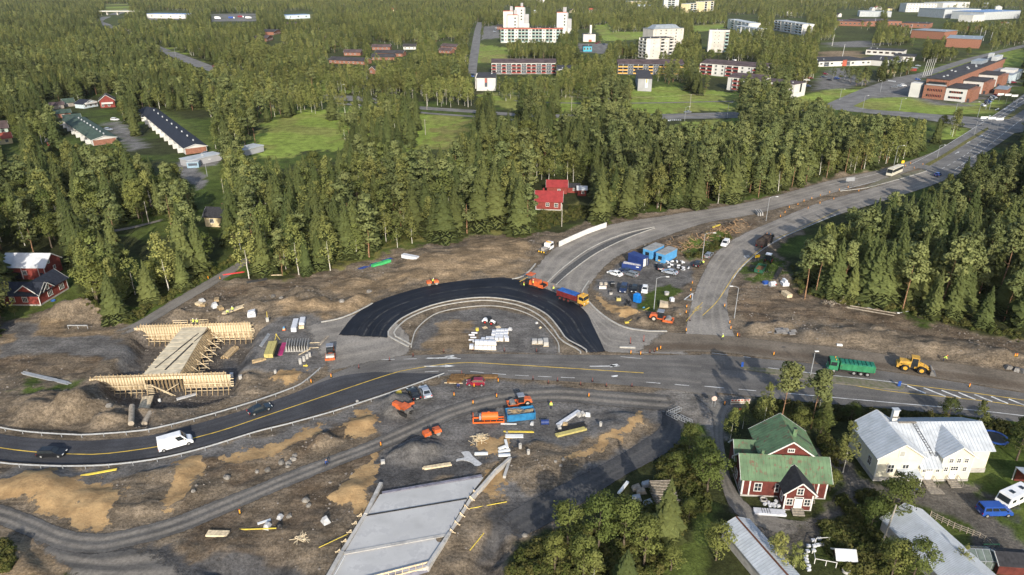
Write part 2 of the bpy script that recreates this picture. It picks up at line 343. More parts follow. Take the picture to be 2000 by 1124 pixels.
# ---- painted markings
_o=GA([(660,656),(690,619),(730,592),(800,568),(870,553),(940,545),(990,543),(1040,556),(1090,575),(1140,605),(1160,640),(1183,689)]);_i=GA([(757,661),(762,644),(786,621),(838,599),(895,586),(940,582),(968,582),(1020,592),(1065,613),(1090,640),(1106,664),(1147,690)])
M_wht=mat('white_road_paint',(0.62,0.62,0.6),0.7,0.25,0.6,wear=(0.16,0.155,0.15),wscale=1.2,wthr=0.58)
M_yel=mat('yellow_road_paint',(0.62,0.42,0.06),0.7,0.2,0.6,wear=(0.16,0.14,0.1),wscale=1.0,wthr=0.66)
def stripe(par,pts,w,m,z=0.03,dash=None,name='road_marking',n=None):
 P=spline(GA(pts),n or max(8,len(pts)*8));mb=MB()
 ln=np.concatenate([[0],np.cumsum(np.linalg.norm(np.diff(P,axis=0),axis=1))])
 def at(s):
  i=min(np.searchsorted(ln,s,'right')-1,len(P)-2);i=max(i,0);t=(s-ln[i])/(ln[i+1]-ln[i]+1e-9);d=P[i+1]-P[i];d=d/np.linalg.norm(d)
  return P[i]+(P[i+1]-P[i])*t,np.array([-d[1],d[0]])
 def seg(a,b):
  k=max(2,int((b-a)/3)+1);vs=[]
  for s in np.linspace(a,b,k):
   p,q=at(s);vs+=[(*(p-q*w/2),z),(*(p+q*w/2),z)]
  mb.add(vs,[(2*i,2*i+2,2*i+3,2*i+1)for i in range(k-1)])
 if dash:
  s=0
  while s<ln[-1]:seg(s,min(s+dash[0],ln[-1]));s+=dash[0]+dash[1]
 else:seg(0,ln[-1])
 o=part(par,name,mb,m);return o
M_seamline=mat('paving_joint',(.045,.045,.047),.8,.3,.4,wear=(.012,.013,.018),wscale=.5,wthr=.52)
for f_,w_ in((.33,.10),(.66,.10),(.5,.5),(.83,.4)):stripe(r_blk,[PX(*(_o[k]*(1-f_)+_i[k]*f_),0)for k in range(12)],w_,M_seamline,.076,name='paving_joint')
stripe(r_main,[(-150,848),(0,875),(76,884),(131,887),(202,887),(313,872),(379,856),(438,840),(500,819),(625,777),(750,735),(800,722),(900,709),(1000,713),(1100,719),(1257,729)],0.22,M_yel,0.03)
for par,pts,wd,m,z,ds in[
(r_main,[(830,727),(900,725),(1000,733),(1130,739)],0.14,M_wht,0.03,(3,2)),(r_main,[(745,703),(830,701),(900,701)],0.14,M_wht,0.03,(3,2)),
(r_main,[(1212,697),(1253,701)],0.16,M_wht,0.03,None),(r_main,[(1262,747),(1349,754),(1365,756)],0.2,M_wht,0.03,(3,3)),(r_east,[(1376,755),(1477,764)],0.2,M_wht,0.04,(4,3)),
(r_east,[(1390,690),(1466,699)],0.16,M_wht,0.04,(3.5,3.5)),(r_east,[(1500,719),(1600,731),(1737,746),(1772,752)],0.2,M_wht,0.04,None),
(r_east,[(1772,752),(1870,764),(2000,782),(2300,825)],0.2,M_yel,0.04,None),(r_east,[(1555,738),(1640,749),(1740,765),(1870,778),(2000,794),(2300,838)],0.18,M_yel,0.04,None),
(r_east,[(1540,769),(1607,775),(1740,787),(1875,799),(1994,812),(2300,850)],0.2,M_wht,0.04,None),
(r_e4,[(1372,617),(1400,590),(1420,560),(1440,530),(1470,500),(1510,470),(1560,448),(1640,410)],0.18,M_yel,0.03,None),
(r_e4,[(1432,545),(1448,523),(1486,490),(1530,463),(1580,442),(1640,417)],0.18,M_wht,0.03,None),
(r_arm,[(1780,321),(1821,300),(1850,283),(1895,255),(1960,214),(2000,188),(2080,136)],0.2,M_wht,0.045,None),
(r_arm,[(1840,330),(1890,300),(1941,254)],0.2,M_wht,0.045,(4,4)),(r_arm,[(1865,332),(1930,285),(2000,230),(2080,172)],0.2,M_wht,0.045,(8,3)),
(r_arm,[(1945,232),(2000,196),(2060,155)],0.2,M_wht,0.045,None),
(r_ne,[(1620,362),(1700,343),(1790,318)],0.18,M_wht,0.02,None),(r_ne,[(1640,372),(1720,352),(1800,332)],0.2,M_wht,0.02,None),
(r_mid,[(1300,227),(1450,223),(1560,215)],0.18,M_yel,0.03,None)]:
 stripe(par,pts,wd,m,z,ds)
for a,b in[((1772,754),(1808,769)),((1804,758),(1847,775)),((1839,763),(1877,778)),((1872,767),(1905,781)),((1903,771),(1938,785)),((1936,775),(1969,789)),((1970,780),(2003,793)),((2004,784),(2040,798))]:
 stripe(r_east,[a,b],0.45,M_wht,0.042,n=4)
for a,b in[((1340,628),(1372,591)),((1357,603),(1368,596)),((1354,607),(1371,600)),((1352,610),(1370,604))]:stripe(r_e4,[a,b],0.15,M_yel,0.03,n=4)
for a,b in[((1336,586),(1353,573)),((1353,573),(1352,587)),((1336,586),(1352,587))]:stripe(r_e4,[a,b],0.3,M_wht,0.032,n=4)
def flat(par,polys,m,z,name='road_marking'):
 mb=MB()
 for p in polys:mb.add([(*G(x,y)[:2],z)for x,y in p],[tuple(range(len(p)))])
 me=mb.mesh(name,m)
 return part(par,name,me,m)
def arrow(par,x,y,s=1.0,flip=1,z=0.035): # lane arrow lying along the road: shaft, head and side barb
 f=flip
 flat(par,[[(x,y-.6),(x+42*f,y-1.2),(x+42*f,y+.5),(x,y+.7)],[(x+40*f,y-3),(x+60*f,y-.6),(x+40*f,y+2)]],M_wht,z)
arrow(r_main,834,700);arrow(r_main,829,716);arrow(r_main,1152,716)
flat(r_main,[[(868,697),(885,694),(888,696),(878,699)]],M_wht,.035);flat(r_main,[[(1190,714),(1205,711),(1208,713),(1198,717)]],M_wht,.035)
flat(r_main,[[(1193,735),(1207,733),(1206,736),(1197,737)]],M_wht,.035)
for x,y in[(1890,279),(1914,267),(1868,299),(1946,233),(1959,230),(1946,214),(1963,213),(1975,216),(1930,228)]: # small turn arrows on the arterial
 flat(r_arm,[[(x-3,y+.9),(x+3,y-1.6),(x+4,y-.6),(x-2,y+1.7)],[(x+2,y-2.4),(x+6,y-1.8),(x+4,y+.4)]],M_wht,.05)
flat(r_mid,[[(1303+i*4,234),(1306+i*4,234),(1308+i*4,237),(1305+i*4,237)]for i in range(7)],M_wht,.03) # zebra crossings
flat(r_st,[[(1735+i*2.6,157+i*.3),(1737+i*2.6,157.2+i*.3),(1736+i*2.6,159.2+i*.3),(1734+i*2.6,159+i*.3)]for i in range(6)],M_wht,.05)
# "50" painted on the east road
def digits(par,x,y,z=.035):
 S=[[(0,0),(6,-1.6)],[(0,0),(2.4,2.2)],[(2.4,2.2),(5.5,1.2)],[(5.5,1.2),(7.5,3.4)],[(7.5,3.4),(2,5)]]
 O=[[(8.5,-1),(13,-2.2)],[(13,-2.2),(16.5,1.4)],[(16.5,1.4),(12,3)],[(12,3),(8.5,-1)]]
 for a,b in S+O:stripe(par,[(x+a[0]*.62,y+a[1]*.75),(x+b[0]*.62,y+b[1]*.75)],.2,M_wht,z,n=4)
digits(r_e4,1453,500.5)
# raised gravel median between the carriageways, arterial median
M_med=mat('median_gravel',(0.15,0.13,0.1),0.95,0.25,1.2,bump=0.5,c2=(0.10,0.11,0.05))
def pad(name,pts,m,z0,z1,kind='structure'):
 q=spline(GA(pts+[pts[0]]),len(pts)*4)[:-1];mb=MB().prism([tuple(p)for p in q],z0,z1)
 o=link(name,mb.mesh(name,m));o['kind']=kind;return o
pad('median_island',[(1447,717),(1500,721),(1600,733),(1737,749),(1768,757),(1764,761),(1725,760),(1600,746),(1545,738),(1480,727),(1450,721)],M_med,0,0.16)
pad('median_island',[(1806,322),(1836,306),(1870,285),(1929,249),(1932,252),(1872,290),(1838,311),(1811,326)],mat('median_grass',(0.13,0.12,0.035),0.95,.3,.8,bump=.5),0.0,0.14)
pad('median_island',[(1958,233),(2000,203),(2060,162),(2066,166),(2003,212),(1964,236)],MATS['median_grass'],0.0,0.14)
pad('traffic_island',[(1690,366),(1720,352),(1760,341),(1805,332),(1800,338),(1760,350),(1724,360),(1700,368)],M_med,0,.14)
# gravel strip between the two kerbs of the north road
pad('traffic_island',[(1075,553),(1108,523),(1157,489),(1207,465),(1279,445),(1215,469),(1165,494),(1120,526),(1088,557)],mat('island_gravel',(0.09,0.087,0.084),.95,.2,2,bump=.5),0,.1)

# ================================================================ TERRAIN
Cd=dict(floor=(0.040,0.045,0.016),grass=(0.062,0.088,0.018),mead=(0.205,0.265,0.05),dry=(0.20,0.185,0.06),dirt=(0.165,0.130,0.092),brown=(0.125,0.092,0.062),
grav=(0.14,0.131,0.122),dark=(0.08,0.077,0.076),sand=(0.36,0.235,0.112),tan=(0.225,0.165,0.103),dust=(0.20,0.182,0.16),lawn=(0.09,0.115,0.028),conc=(.3,.29,.27))
SITE=[(0,626),(60,614),(140,604),(215,622),(262,640),(390,560),(430,545),(560,545),(640,530),(740,498),(860,470),(960,455),(1060,460),(1180,430),(1300,412),(1480,388),(1640,346),(1760,322),(1900,296),(1850,345),(1700,388),(1560,445),(1520,475),(1530,520),(1545,560),(1640,590),(1780,610),(1880,640),(2000,660),(2300,700),(2300,830),(2000,800),(1900,790),(1600,770),(1480,768),(1380,780),(1340,800),(1320,860),(1230,925),(1130,990),(1040,1050),(980,1140),(-200,1140),(-200,640)]
ZONES=[ # colour, photo outline, softness m, edge wobble m
('mead',[(500,310),(495,272),(520,240),(575,222),(660,205),(820,222),(925,228),(920,245),(890,268),(850,290),(780,300),(660,296),(600,296),(550,312)],4,6),
('dry',[(855,250),(925,228),(935,250),(890,285),(850,292)],6,8),
('mead',[(930,186),(1010,176),(1210,178),(1300,170),(1480,185),(1560,190),(1640,170),(1620,205),(1450,217),(1300,222),(1160,224),(1000,218)],3,4),
('mead',[(1440,232),(1330,240),(1320,258),(1480,250),(1620,225),(1600,215)],3,4),('mead',[(1000,228),(1090,232),(1090,250),(1000,245)],4,4),
('mead',[(925,85),(1000,95),(1000,120),(925,125)],3,3),('dry',[(940,108),(1000,108),(1000,122),(935,122)],3,2),
('mead',[(1160,50),(1190,45),(1200,62),(1275,62),(1270,75),(1180,82)],3,4),('mead',[(1350,50),(1420,45),(1420,60),(1350,62)],3,4),('mead',[(205,8),(250,7),(256,22),(205,21)],5,5),
('mead',[(1650,205),(1720,178),(1780,165),(1790,192),(1870,206),(1960,190),(1930,222),(1830,224),(1700,214)],3,3),('mead',[(1570,190),(1690,170),(1620,200),(1560,205)],3,3),
('mead',[(1790,150),(1880,118),(1960,97),(2000,110),(2000,135),(1900,128)],3,3),('mead',[(1830,240),(1890,252),(1880,268),(1830,272)],2,2),('mead',[(1960,100),(2100,90),(2100,140),(1990,135)],3,3),
('mead',[(520,150),(600,178),(700,182),(680,165),(560,150)],4,5),('mead',[(310,88),(420,126),(400,118),(340,92)],4,4),
('cyc',[(1600,150),(1640,130),(1700,160),(1660,172),(1590,176)],2,1),('cyc',[(1690,175),(1760,150),(1800,150),(1790,190),(1700,192)],2,1),('cyc',[(1780,195),(1840,205),(1880,212),(1930,190),(1990,150),(1960,145),(1920,180),(1880,205),(1800,190)],1.5,1),
('cyc',[(1400,128),(1480,125),(1520,150),(1440,150)],2,1),('cyc',[(945,52),(975,50),(975,75),(940,78)],2,1),('cyc',[(1130,85),(1190,85),(1180,106),(1130,102)],2,1),('cyc',[(1615,82),(1700,80),(1720,92),(1620,92)],3,2),('tan',[(1600,100),(1680,98),(1690,118),(1600,112)],3,3),
('cyc',[(405,28),(508,27),(508,42),(405,43)],6,3),('cyc',[(280,30),(370,30),(372,41),(280,41)],6,3),('dry',[(545,30),(615,28),(615,40),(545,41)],6,3),('cyc',[(205,240),(240,238),(290,290),(255,295)],2,1),('cyc',[(340,325),(370,305),(440,300),(420,330),(390,372),(360,350)],2,1),('lawn',[(385,330),(430,320),(440,350),(400,352)],2,2),('lawn',[(270,215),(330,220),(440,290),(410,300)],3,3),
('lawn',[(60,560),(130,545),(180,580),(150,615),(0,622),(0,600)],2,2),('lawn',[(230,455),(330,432),(345,450),(260,480)],3,3),('lawn',[(0,255),(130,270),(160,300),(0,330)],4,4),
('grass',[(255,640),(150,600),(300,600),(390,540),(520,478),(540,500),(420,556),(330,600)],2,2),
('dry',[(560,560),(640,530),(760,490),(860,462),(1000,440),(1060,430),(1170,420),(1250,410),(1180,395),(1000,420),(860,440),(700,500),(560,535)],4,4),
('dirt',SITE,1.5,2.0),
('brown',[(430,555),(560,548),(640,535),(700,540),(560,560),(480,580),(420,600),(380,580)],3,4),('brown',[(1190,505),(1300,462),(1420,440),(1475,425),(1490,440),(1420,470),(1330,500),(1280,500)],2,3),
('brown',[(1450,560),(1560,560),(1640,592),(1780,612),(1880,640),(2000,662),(2000,690),(1800,660),(1600,640),(1440,640),(1430,600)],3,5),('dirt',[(1440,640),(1600,625),(1800,650),(2000,690),(2000,720),(1800,695),(1600,670),(1440,658)],3,4),
('grass',[(1700,595),(1790,612),(1850,630),(1800,625),(1720,618)],3,4),('grass',[(1450,520),(1500,500),(1530,530),(1470,560)],2,3),('grass',[(1340,480),(1420,455),(1440,470),(1380,500),(1330,515)],2,3),
('tan',[(640,560),(760,525),(900,480),(1000,465),(1050,475),(1030,520),(940,540),(800,560),(700,580)],4,5),('tan',[(540,605),(620,590),(740,575),(720,600),(640,622),(560,622)],2,3),
('grav',[(0,630),(85,628),(58,652),(215,655),(272,690),(262,720),(240,702),(180,705),(120,690),(0,694)],1.2,1.5),('brown',[(0,694),(120,690),(200,700),(180,720),(60,730),(0,728)],1.5,2),('grass',[(40,745),(130,748),(110,765),(50,770)],3,5),
('tan',[(66,645),(88,628),(125,628),(118,648),(215,644),(218,656),(62,656)],.8,.8),('tan',[(0,655),(30,652),(20,668),(0,672)],.8,.8),
('grav',[(470,655),(560,622),(640,622),(660,650),(620,660),(630,712),(600,738),(540,735),(470,722),(490,690)],1.2,1.5),('dark',[(440,690),(500,690),(470,730),(420,740)],1.5,2),('sand',[(540,728),(580,732),(582,756),(560,760),(530,748)],1,1.5),
('grav',[(800,684),(812,645),(850,613),(950,600),(1040,618),(1080,650),(1092,690)],1,.5),('tan',[(850,640),(880,627),(935,628),(925,655),(890,685),(845,685)],2,3),
('grav',[(0,905),(140,918),(300,903),(500,850),(640,813),(780,768),(870,742),(980,748),(1300,768),(1390,785),(1345,815),(1320,870),(1260,900),(1150,960),(1050,1010),(990,1010),(960,900),(900,935),(800,930),(740,905),(760,860),(700,830),(560,866),(430,905),(300,935),(0,935)],1.2,1.5),
('dirt',[(1000,880),(1080,860),(1200,845),(1290,800),(1300,830),(1230,870),(1130,925),(1030,975),(980,960),(960,930)],1.5,2.5),('brown',[(430,905),(640,840),(700,835),(720,855),(560,905),(380,965),(330,950)],2,3),
('brown',[(380,1010),(560,950),(700,890),(740,890),(720,1000),(640,1040),(560,1070),(330,1060)],2,3),
('dark',[(150,1078),(300,1060),(350,1078),(470,1072),(620,1080),(650,1140),(140,1140)],1.2,2),('dark',[(950,1010),(1010,975),(1100,945),(1060,1020),(990,1060),(935,1080)],1,1),('dark',[(720,905),(790,900),(960,900),(950,935),(740,960),(715,930)],1,1.5),('dark',[(1180,905),(1300,850),(1330,870),(1260,920),(1120,985),(1020,1040),(1010,1000)],2,2),
('sand',[(-40,940),(0,933),(50,923),(100,935),(112,947),(120,938),(210,930),(233,965),(215,985),(200,1010),(186,1038),(140,1030),(90,1010),(30,985),(-40,975)],.7,1.4),
('sand',[(325,915),(345,905),(400,898),(420,930),(375,960),(370,1000),(318,1014),(308,995),(325,960)],.7,1.6),('sand',[(450,890),(500,868),(560,850),(640,832),(650,848),(560,870),(500,895),(445,905)],.7,1.5),
('sand',[(670,832),(690,803),(712,800),(735,822),(735,845),(700,863),(680,850)],.6,.8),('sand',[(705,915),(745,882),(745,905),(722,960),(700,1000),(672,1012),(648,970)],.7,1.4),('tan',[(0,1045),(60,1060),(112,1082),(150,1124),(150,1140),(0,1140)],.8,1.5),
('sand',[(915,880),(940,862),(985,858),(1000,872),(960,900),(930,893)],.7,1.2),('sand',[(1090,890),(1150,872),(1200,845),(1262,800),(1292,795),(1270,822),(1190,868),(1120,902)],.7,1.8),('sand',[(960,930),(985,905),(1000,925),(985,965),(950,985)],.6,1),
('grav',[(1160,562),(1178,535),(1215,508),(1280,505),(1350,515),(1350,545),(1300,585),(1245,602),(1190,585)],1,1),('grass',[(1275,560),(1310,555),(1330,565),(1290,600),(1285,612),(1240,605),(1262,585)],.8,1),('sand',[(1163,570),(1190,590),(1235,600),(1255,615),(1220,622),(1185,606),(1165,590)],.7,.8),('dark',[(1158,574),(1172,578),(1184,594),(1172,594)],.5,.3),
('dark',[(1380,768),(1480,776),(1470,790),(1390,800)],1,1),('yard',[(1560,1010),(1600,1000),(1640,975),(1650,930),(1680,925),(1760,950),(1900,935),(1930,975),(2000,1050),(2000,1140),(1985,1140),(1900,1035),(1820,985),(1770,980),(1720,985),(1660,960),(1620,1010),(1580,1040)],1.2,1.5),
('dust',[(1285,764),(1480,770),(1462,800),(1422,832),(1412,862),(1394,862),(1380,832),(1335,812)],1.2,1.5),('yard',[(1425,975),(1480,1008),(1560,1012),(1640,1000),(1660,955),(1705,985),(1640,1032),(1590,1052),(1560,1092),(1500,1085),(1465,1030)],1.5,2),('yard',[(1580,870),(1640,890),(1680,925),(1650,940),(1610,905),(1560,880)],.8,.8),('dark',[(1920,960),(2000,990),(2000,1030),(1940,980)],1,1),
('lawn',[(1820,1000),(1900,1050),(1950,1124),(1880,1140),(1830,1060)],1,1),('lawn',[(1880,880),(1940,890),(1960,935),(1900,930),(1860,910)],1,1.5),('lawn',[(1970,1000),(2010,990),(2020,1010),(2000,1020)],.5,.5),('lawn',[(1340,1000),(1400,1000),(1370,1140),(1280,1140)],1.5,2),
]
Cd['cyc']=(0.165,0.158,0.15);Cd['yard']=(0.125,0.112,0.095)
MOUNDS=[ # x, y, radius m, height m (round heaps and spoil ridges)
(120,615,5,1.6),(165,610,6,2.6),(205,618,4,2.0),(330,628,5,2.2),(560,600,6,1.6),(620,600,5,1.8),(690,590,6,1.5),(590,575,6,1.5),(500,600,4,1.2),(520,570,5,1.0),(860,510,14,1.4),(960,490,14,1.2),(1030,480,6,1.0),
(60,790,5,1.6),(110,805,5,2.4),(150,800,4,2.6),(190,800,4,2.2),(215,825,3,1.6),(50,815,4,1.4),(480,745,4,1.0),(560,742,3,.9),(100,960,7,1.0),(190,985,5,.9),(40,950,6,.8),(350,930,4,.6),(770,795,4.5,1.7),(808,885,4.6,1.8),(830,895,3.2,1.2),(700,830,3,.9),(700,960,4,.9),
(640,862,3.5,1.3),(1258,633,2.3,1.2),(1215,610,3,1.1),(1237,612,2.2,1.0),(1480,642,4,1.3),(1505,650,3,.9),(1530,634,2.5,1.1),(1345,470,6,1.8),(1400,462,6,1.9),(1440,445,5,1.5),(1310,490,5,1.2),(1230,815,6,.8),(1060,895,6,.7),(60,1090,6,.9),(110,1110,5,.8),(30,1075,4,.7),(700,548,5,.8),(800,540,6,1.0),
(1600,350,8,1.2),(1660,345,8,1.6),(1700,337,6,1.3),(1560,360,7,.8),(1700,660,8,1.2),(1800,672,8,1.4),(1900,690,8,1.4),(1620,655,8,1.0),(1960,700,7,1.0),(300,945,3,.4),(270,990,4,.6),(1190,840,5,.7),(1320,605,3,1.0)]
PITS=[ # outline, depth m, bank width m
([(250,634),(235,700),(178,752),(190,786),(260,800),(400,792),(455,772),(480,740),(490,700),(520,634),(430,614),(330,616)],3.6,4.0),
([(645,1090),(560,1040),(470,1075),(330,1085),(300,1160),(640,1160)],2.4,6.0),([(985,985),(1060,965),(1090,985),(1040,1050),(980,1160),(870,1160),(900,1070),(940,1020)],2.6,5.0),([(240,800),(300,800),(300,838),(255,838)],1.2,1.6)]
def axis(lo,hi,step,far_lo,far_hi,g):
 a=list(np.arange(lo,hi,step));s=step;x=a[-1]
 while x<far_hi:s*=g;x+=s;a.append(x)
 s=step;x=lo;b=[]
 while x>far_lo:s*=g;x-=s;b.append(x)
 return np.array(b[::-1]+a)
xs=axis(-150,175,0.7,-5200,5200,1.10);ys=axis(68,262,0.62,-700,6500,1.018)
X,Y=np.meshgrid(xs,ys);nx,ny=len(xs),len(ys)
WX=(fbm(X,Y,9,4,3)-.5)*2+(fbm(X,Y,2.4,3,5)-.5)*1.1;WY=(fbm(X,Y,9,4,9)-.5)*2+(fbm(X,Y,2.4,3,7)-.5)*1.1
C=np.zeros((ny,nx,3));C[:]=Cd['floor']
gmix=smooth(.45,.62,fbm(X,Y,30,4,21))[...,None];C=C*(1-gmix)+np.array(Cd['grass'])*gmix
far=smooth(480,900,Y)[...,None];C=C*(1-far*.5)+np.array((0.075,0.085,0.025))*far*.5
LOOSE=np.zeros((ny,nx));SAND=np.zeros((ny,nx))
for key,pts,soft,wob in ZONES:
 P=GA(pts);x0,y0=P.min(0)-20;x1,y1=P.max(0)+20
 i0,i1=np.searchsorted(ys,[y0,y1]);j0,j1=np.searchsorted(xs,[x0,x1])
 if i1<=i0 or j1<=j0:continue
 s_=(slice(i0,i1),slice(j0,j1));k=2.2
 d=sdist(X[s_]+WX[s_]*wob*k,Y[s_]+WY[s_]*wob*k,P)
 a=(1-smooth(-soft/2,soft/2,d))
 if key=='sand':
  SAND[s_]=np.maximum(SAND[s_],1-smooth(-1.7,1.3,d));LOOSE[s_]=LOOSE[s_]*(1-a)+a*.5;continue
 if key=='mead':C[s_]=C[s_]*(1-a[...,None])+np.array(Cd['dry'])*a[...,None];a=a*(.35+.65*smooth(.36,.56,fbm(X[s_],Y[s_],22,5,35)))
 if key in('dry','brown'):a=a*(.35+.65*smooth(.35,.6,fbm(X[s_],Y[s_],7,5,33)))
 C[s_]=C[s_]*(1-a[...,None])+np.array(Cd[key])*a[...,None]
 if key in('dirt','brown','sand','tan','grav','dark'):LOOSE[s_]=np.maximum(LOOSE[s_],a*dict(dirt=1,brown=1,sand=.45,tan=.6,grav=.28,dark=.25)[key])if key in('dirt','brown')else LOOSE[s_]*(1-a)+a*dict(sand=.45,tan=.6,grav=.28,dark=.22)[key]
Z=(fbm(X,Y,11,4,41)-.5)*1.5*LOOSE+(np.abs(fbm(X,Y,4.5,3,43)-.5)-.1)*1.5*LOOSE+(fbm(X,Y,2.2,3,45)-.5)*0.6*LOOSE+(fbm(X,Y,40,2,47)-.5)*.4*(1-LOOSE)
SP=GA(SITE);sel=(Y<420)&(np.abs(X)<250)
for px,py,r,h in MOUNDS:
 c=G(px,py);i0,i1=np.searchsorted(ys,[c.y-2*r,c.y+2*r]);j0,j1=np.searchsorted(xs,[c.x-2*r,c.x+2*r]);s_=(slice(i0,i1),slice(j0,j1))
 rr=np.hypot(X[s_]-c.x+WX[s_]*2.5,(Y[s_]-c.y)*1.1+WY[s_]*2.5)/r
 Z[s_]+=1.35*h*np.clip(1-rr,0,1)**0.8*(.85+.3*fbm(X[s_],Y[s_],2,3,51))
for pts,dep,bank in PITS:
 P=GA(pts);x0,y0=P.min(0)-2;x1,y1=P.max(0)+2
 i0,i1=np.searchsorted(ys,[y0,y1]);j0,j1=np.searchsorted(xs,[x0,x1]);s_=(slice(i0,i1),slice(j0,j1))
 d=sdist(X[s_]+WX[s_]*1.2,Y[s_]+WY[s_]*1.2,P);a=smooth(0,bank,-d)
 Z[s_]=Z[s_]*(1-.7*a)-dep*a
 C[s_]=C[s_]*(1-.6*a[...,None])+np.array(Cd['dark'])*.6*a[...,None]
FLAT=np.zeros((ny,nx));ROADPOLY.append(GA([(800,682),(806,664),(816,642),(850,613),(900,600),(960,595),(1012,603),(1054,622),(1079,648),(1094,668),(1096,690)]))
for P in ROADPOLY:
 x0,y0=P.min(0)-4;x1,y1=P.max(0)+4
 i0,i1=np.searchsorted(ys,[y0,y1]);j0,j1=np.searchsorted(xs,[x0,x1])
 if i1<=i0 or j1<=j0:continue
 s_=(slice(i0,i1),slice(j0,j1));d=sdist(X[s_],Y[s_],P)
 FLAT[s_]=np.maximum(FLAT[s_],1-smooth(0.9,3.2,d))
Z=Z*(1-FLAT)-0.09*smooth(0,1,FLAT)
def hz(x,y):
 j=int(np.clip(np.searchsorted(xs,x)-1,0,nx-2));i=int(np.clip(np.searchsorted(ys,y)-1,0,ny-2))
 tx=(x-xs[j])/(xs[j+1]-xs[j]);ty=(y-ys[i])/(ys[i+1]-ys[i])
 return float((Z[i,j]*(1-tx)+Z[i,j+1]*tx)*(1-ty)+(Z[i+1,j]*(1-tx)+Z[i+1,j+1]*tx)*ty)
def GT(px,py,dz=0.0):
 """spot of the terrain surface seen at a pixel (two refinements for heaps and pits)"""
 p=G(px,py,0)
 for _ in range(4):p=G(px,py,hz(p.x,p.y))
 return Vector((p.x,p.y,hz(p.x,p.y)+dz))
me=bpy.data.meshes.new('ground')
V=np.stack([X,Y,Z],-1).reshape(-1,3)
idx=np.arange(ny*nx).reshape(ny,nx);Q=np.stack([idx[:-1,:-1],idx[:-1,1:],idx[1:,1:],idx[1:,:-1]],-1).reshape(-1,4)
me.vertices.add(len(V));me.vertices.foreach_set('co',V.ravel());me.loops.add(Q.size);me.loops.foreach_set('vertex_index',Q.ravel().astype(np.int32))
me.polygons.add(len(Q));me.polygons.foreach_set('loop_start',np.arange(0,Q.size,4,dtype=np.int32));me.polygons.foreach_set('loop_total',np.full(len(Q),4,np.int32))
me.update(calc_edges=True);me.polygons.foreach_set('use_smooth',[True]*len(Q))
ca=me.color_attributes.new('soil','FLOAT_COLOR','POINT');ca.data.foreach_set('color',np.concatenate([C.reshape(-1,3),LOOSE.reshape(-1,1)],1).astype(np.float32).ravel())
sa_=me.attributes.new('sandmask','FLOAT','POINT');sa_.data.foreach_set('value',SAND.astype(np.float32).ravel())
m=bpy.data.materials.new('ground_cover');m.use_nodes=True;n,l=nodes(m);b=n['Principled BSDF'];b.inputs['Roughness'].default_value=.95;b.inputs['Specular IOR Level'].default_value=.1
at=n.new('ShaderNodeAttribute');at.attribute_name='soil';ge=n.new('ShaderNodeNewGeometry')
def nz(s,d=6,r=.65):
 z=n.new('ShaderNodeTexNoise');z.inputs['Scale'].default_value=s;z.inputs['Detail'].default_value=d;z.inputs['Roughness'].default_value=r;l.new(ge.outputs['Position'],z.inputs['Vector']);return z.outputs['Fac']
def mr(v,a,b_,c,d):
 q=n.new('ShaderNodeMapRange');q.inputs[1].default_value=a;q.inputs[2].default_value=b_;q.inputs[3].default_value=c;q.inputs[4].default_value=d;l.new(v,q.inputs[0]);return q.outputs[0]
def mul(a,b_):
 q=n.new('ShaderNodeMix');q.data_type='RGBA';q.blend_type='MULTIPLY';q.inputs[0].default_value=1;l.new(a,q.inputs[6]);l.new(b_,q.inputs[7]);return q.outputs[2]
c_=mul(at.outputs['Color'],mr(nz(.22),.38,.62,.7,1.27));fx=n.new('ShaderNodeMix');fx.data_type='FLOAT';l.new(mr(at.outputs['Alpha'],.2,.9,.75,1.0),fx.inputs[0]);fx.inputs[2].default_value=1.0;l.new(mr(nz(1.9,8,.85),.40,.60,.52,1.45),fx.inputs[3]);sa=n.new('ShaderNodeMath');sa.operation='SUBTRACT';l.new(at.outputs['Alpha'],sa.inputs[0]);sa.inputs[1].default_value=.45;sb=n.new('ShaderNodeMath');sb.operation='ABSOLUTE';l.new(sa.outputs[0],sb.inputs[0]);fs_=n.new('ShaderNodeMath');fs_.operation='MULTIPLY';l.new(mr(sb.outputs[0],.02,.12,.32,1.0),fs_.inputs[0]);l.new(mr(at.outputs['Alpha'],.2,.9,.8,1.0),fs_.inputs[1]);l.new(fs_.outputs[0],fx.inputs[0]);c_=mul(c_,fx.outputs[0]);c_=mul(c_,mr(nz(.02,4),.35,.65,.82,1.15))
for rz_,cx_,lo_,hi_ in((R(22),.9,.70,1.16),(R(-9),1.1,.74,1.14)): # wheel and bucket streaks
 mp=n.new('ShaderNodeMapping');mp.inputs['Rotation'].default_value=(0,0,-rz_);mp.inputs['Scale'].default_value=(.05,cx_,.2);l.new(ge.outputs['Position'],mp.inputs[0])
 z_=n.new('ShaderNodeTexNoise');z_.inputs['Scale'].default_value=1.0;z_.inputs['Detail'].default_value=5;z_.inputs['Roughness'].default_value=.75;z_.inputs['Distortion'].default_value=.6;l.new(mp.outputs[0],z_.inputs['Vector'])
 fm_=n.new('ShaderNodeMix');fm_.data_type='FLOAT';mk=n.new('ShaderNodeMath');mk.operation='MULTIPLY';l.new(mr(nz(.045,3),.44,.56,0 if rz_>0 else 1,1 if rz_>0 else 0),mk.inputs[0]);l.new(mr(at.outputs['Alpha'],.1,.4,0,1),mk.inputs[1]);l.new(mk.outputs[0],fm_.inputs[0]);fm_.inputs[2].default_value=1.0;l.new(mr(z_.outputs['Fac'],.4,.6,lo_,hi_),fm_.inputs[3]);c_=mul(c_,fm_.outputs[0])
vo=n.new('ShaderNodeTexVoronoi');vo.inputs['Scale'].default_value=2.3;l.new(ge.outputs['Position'],vo.inputs['Vector'])
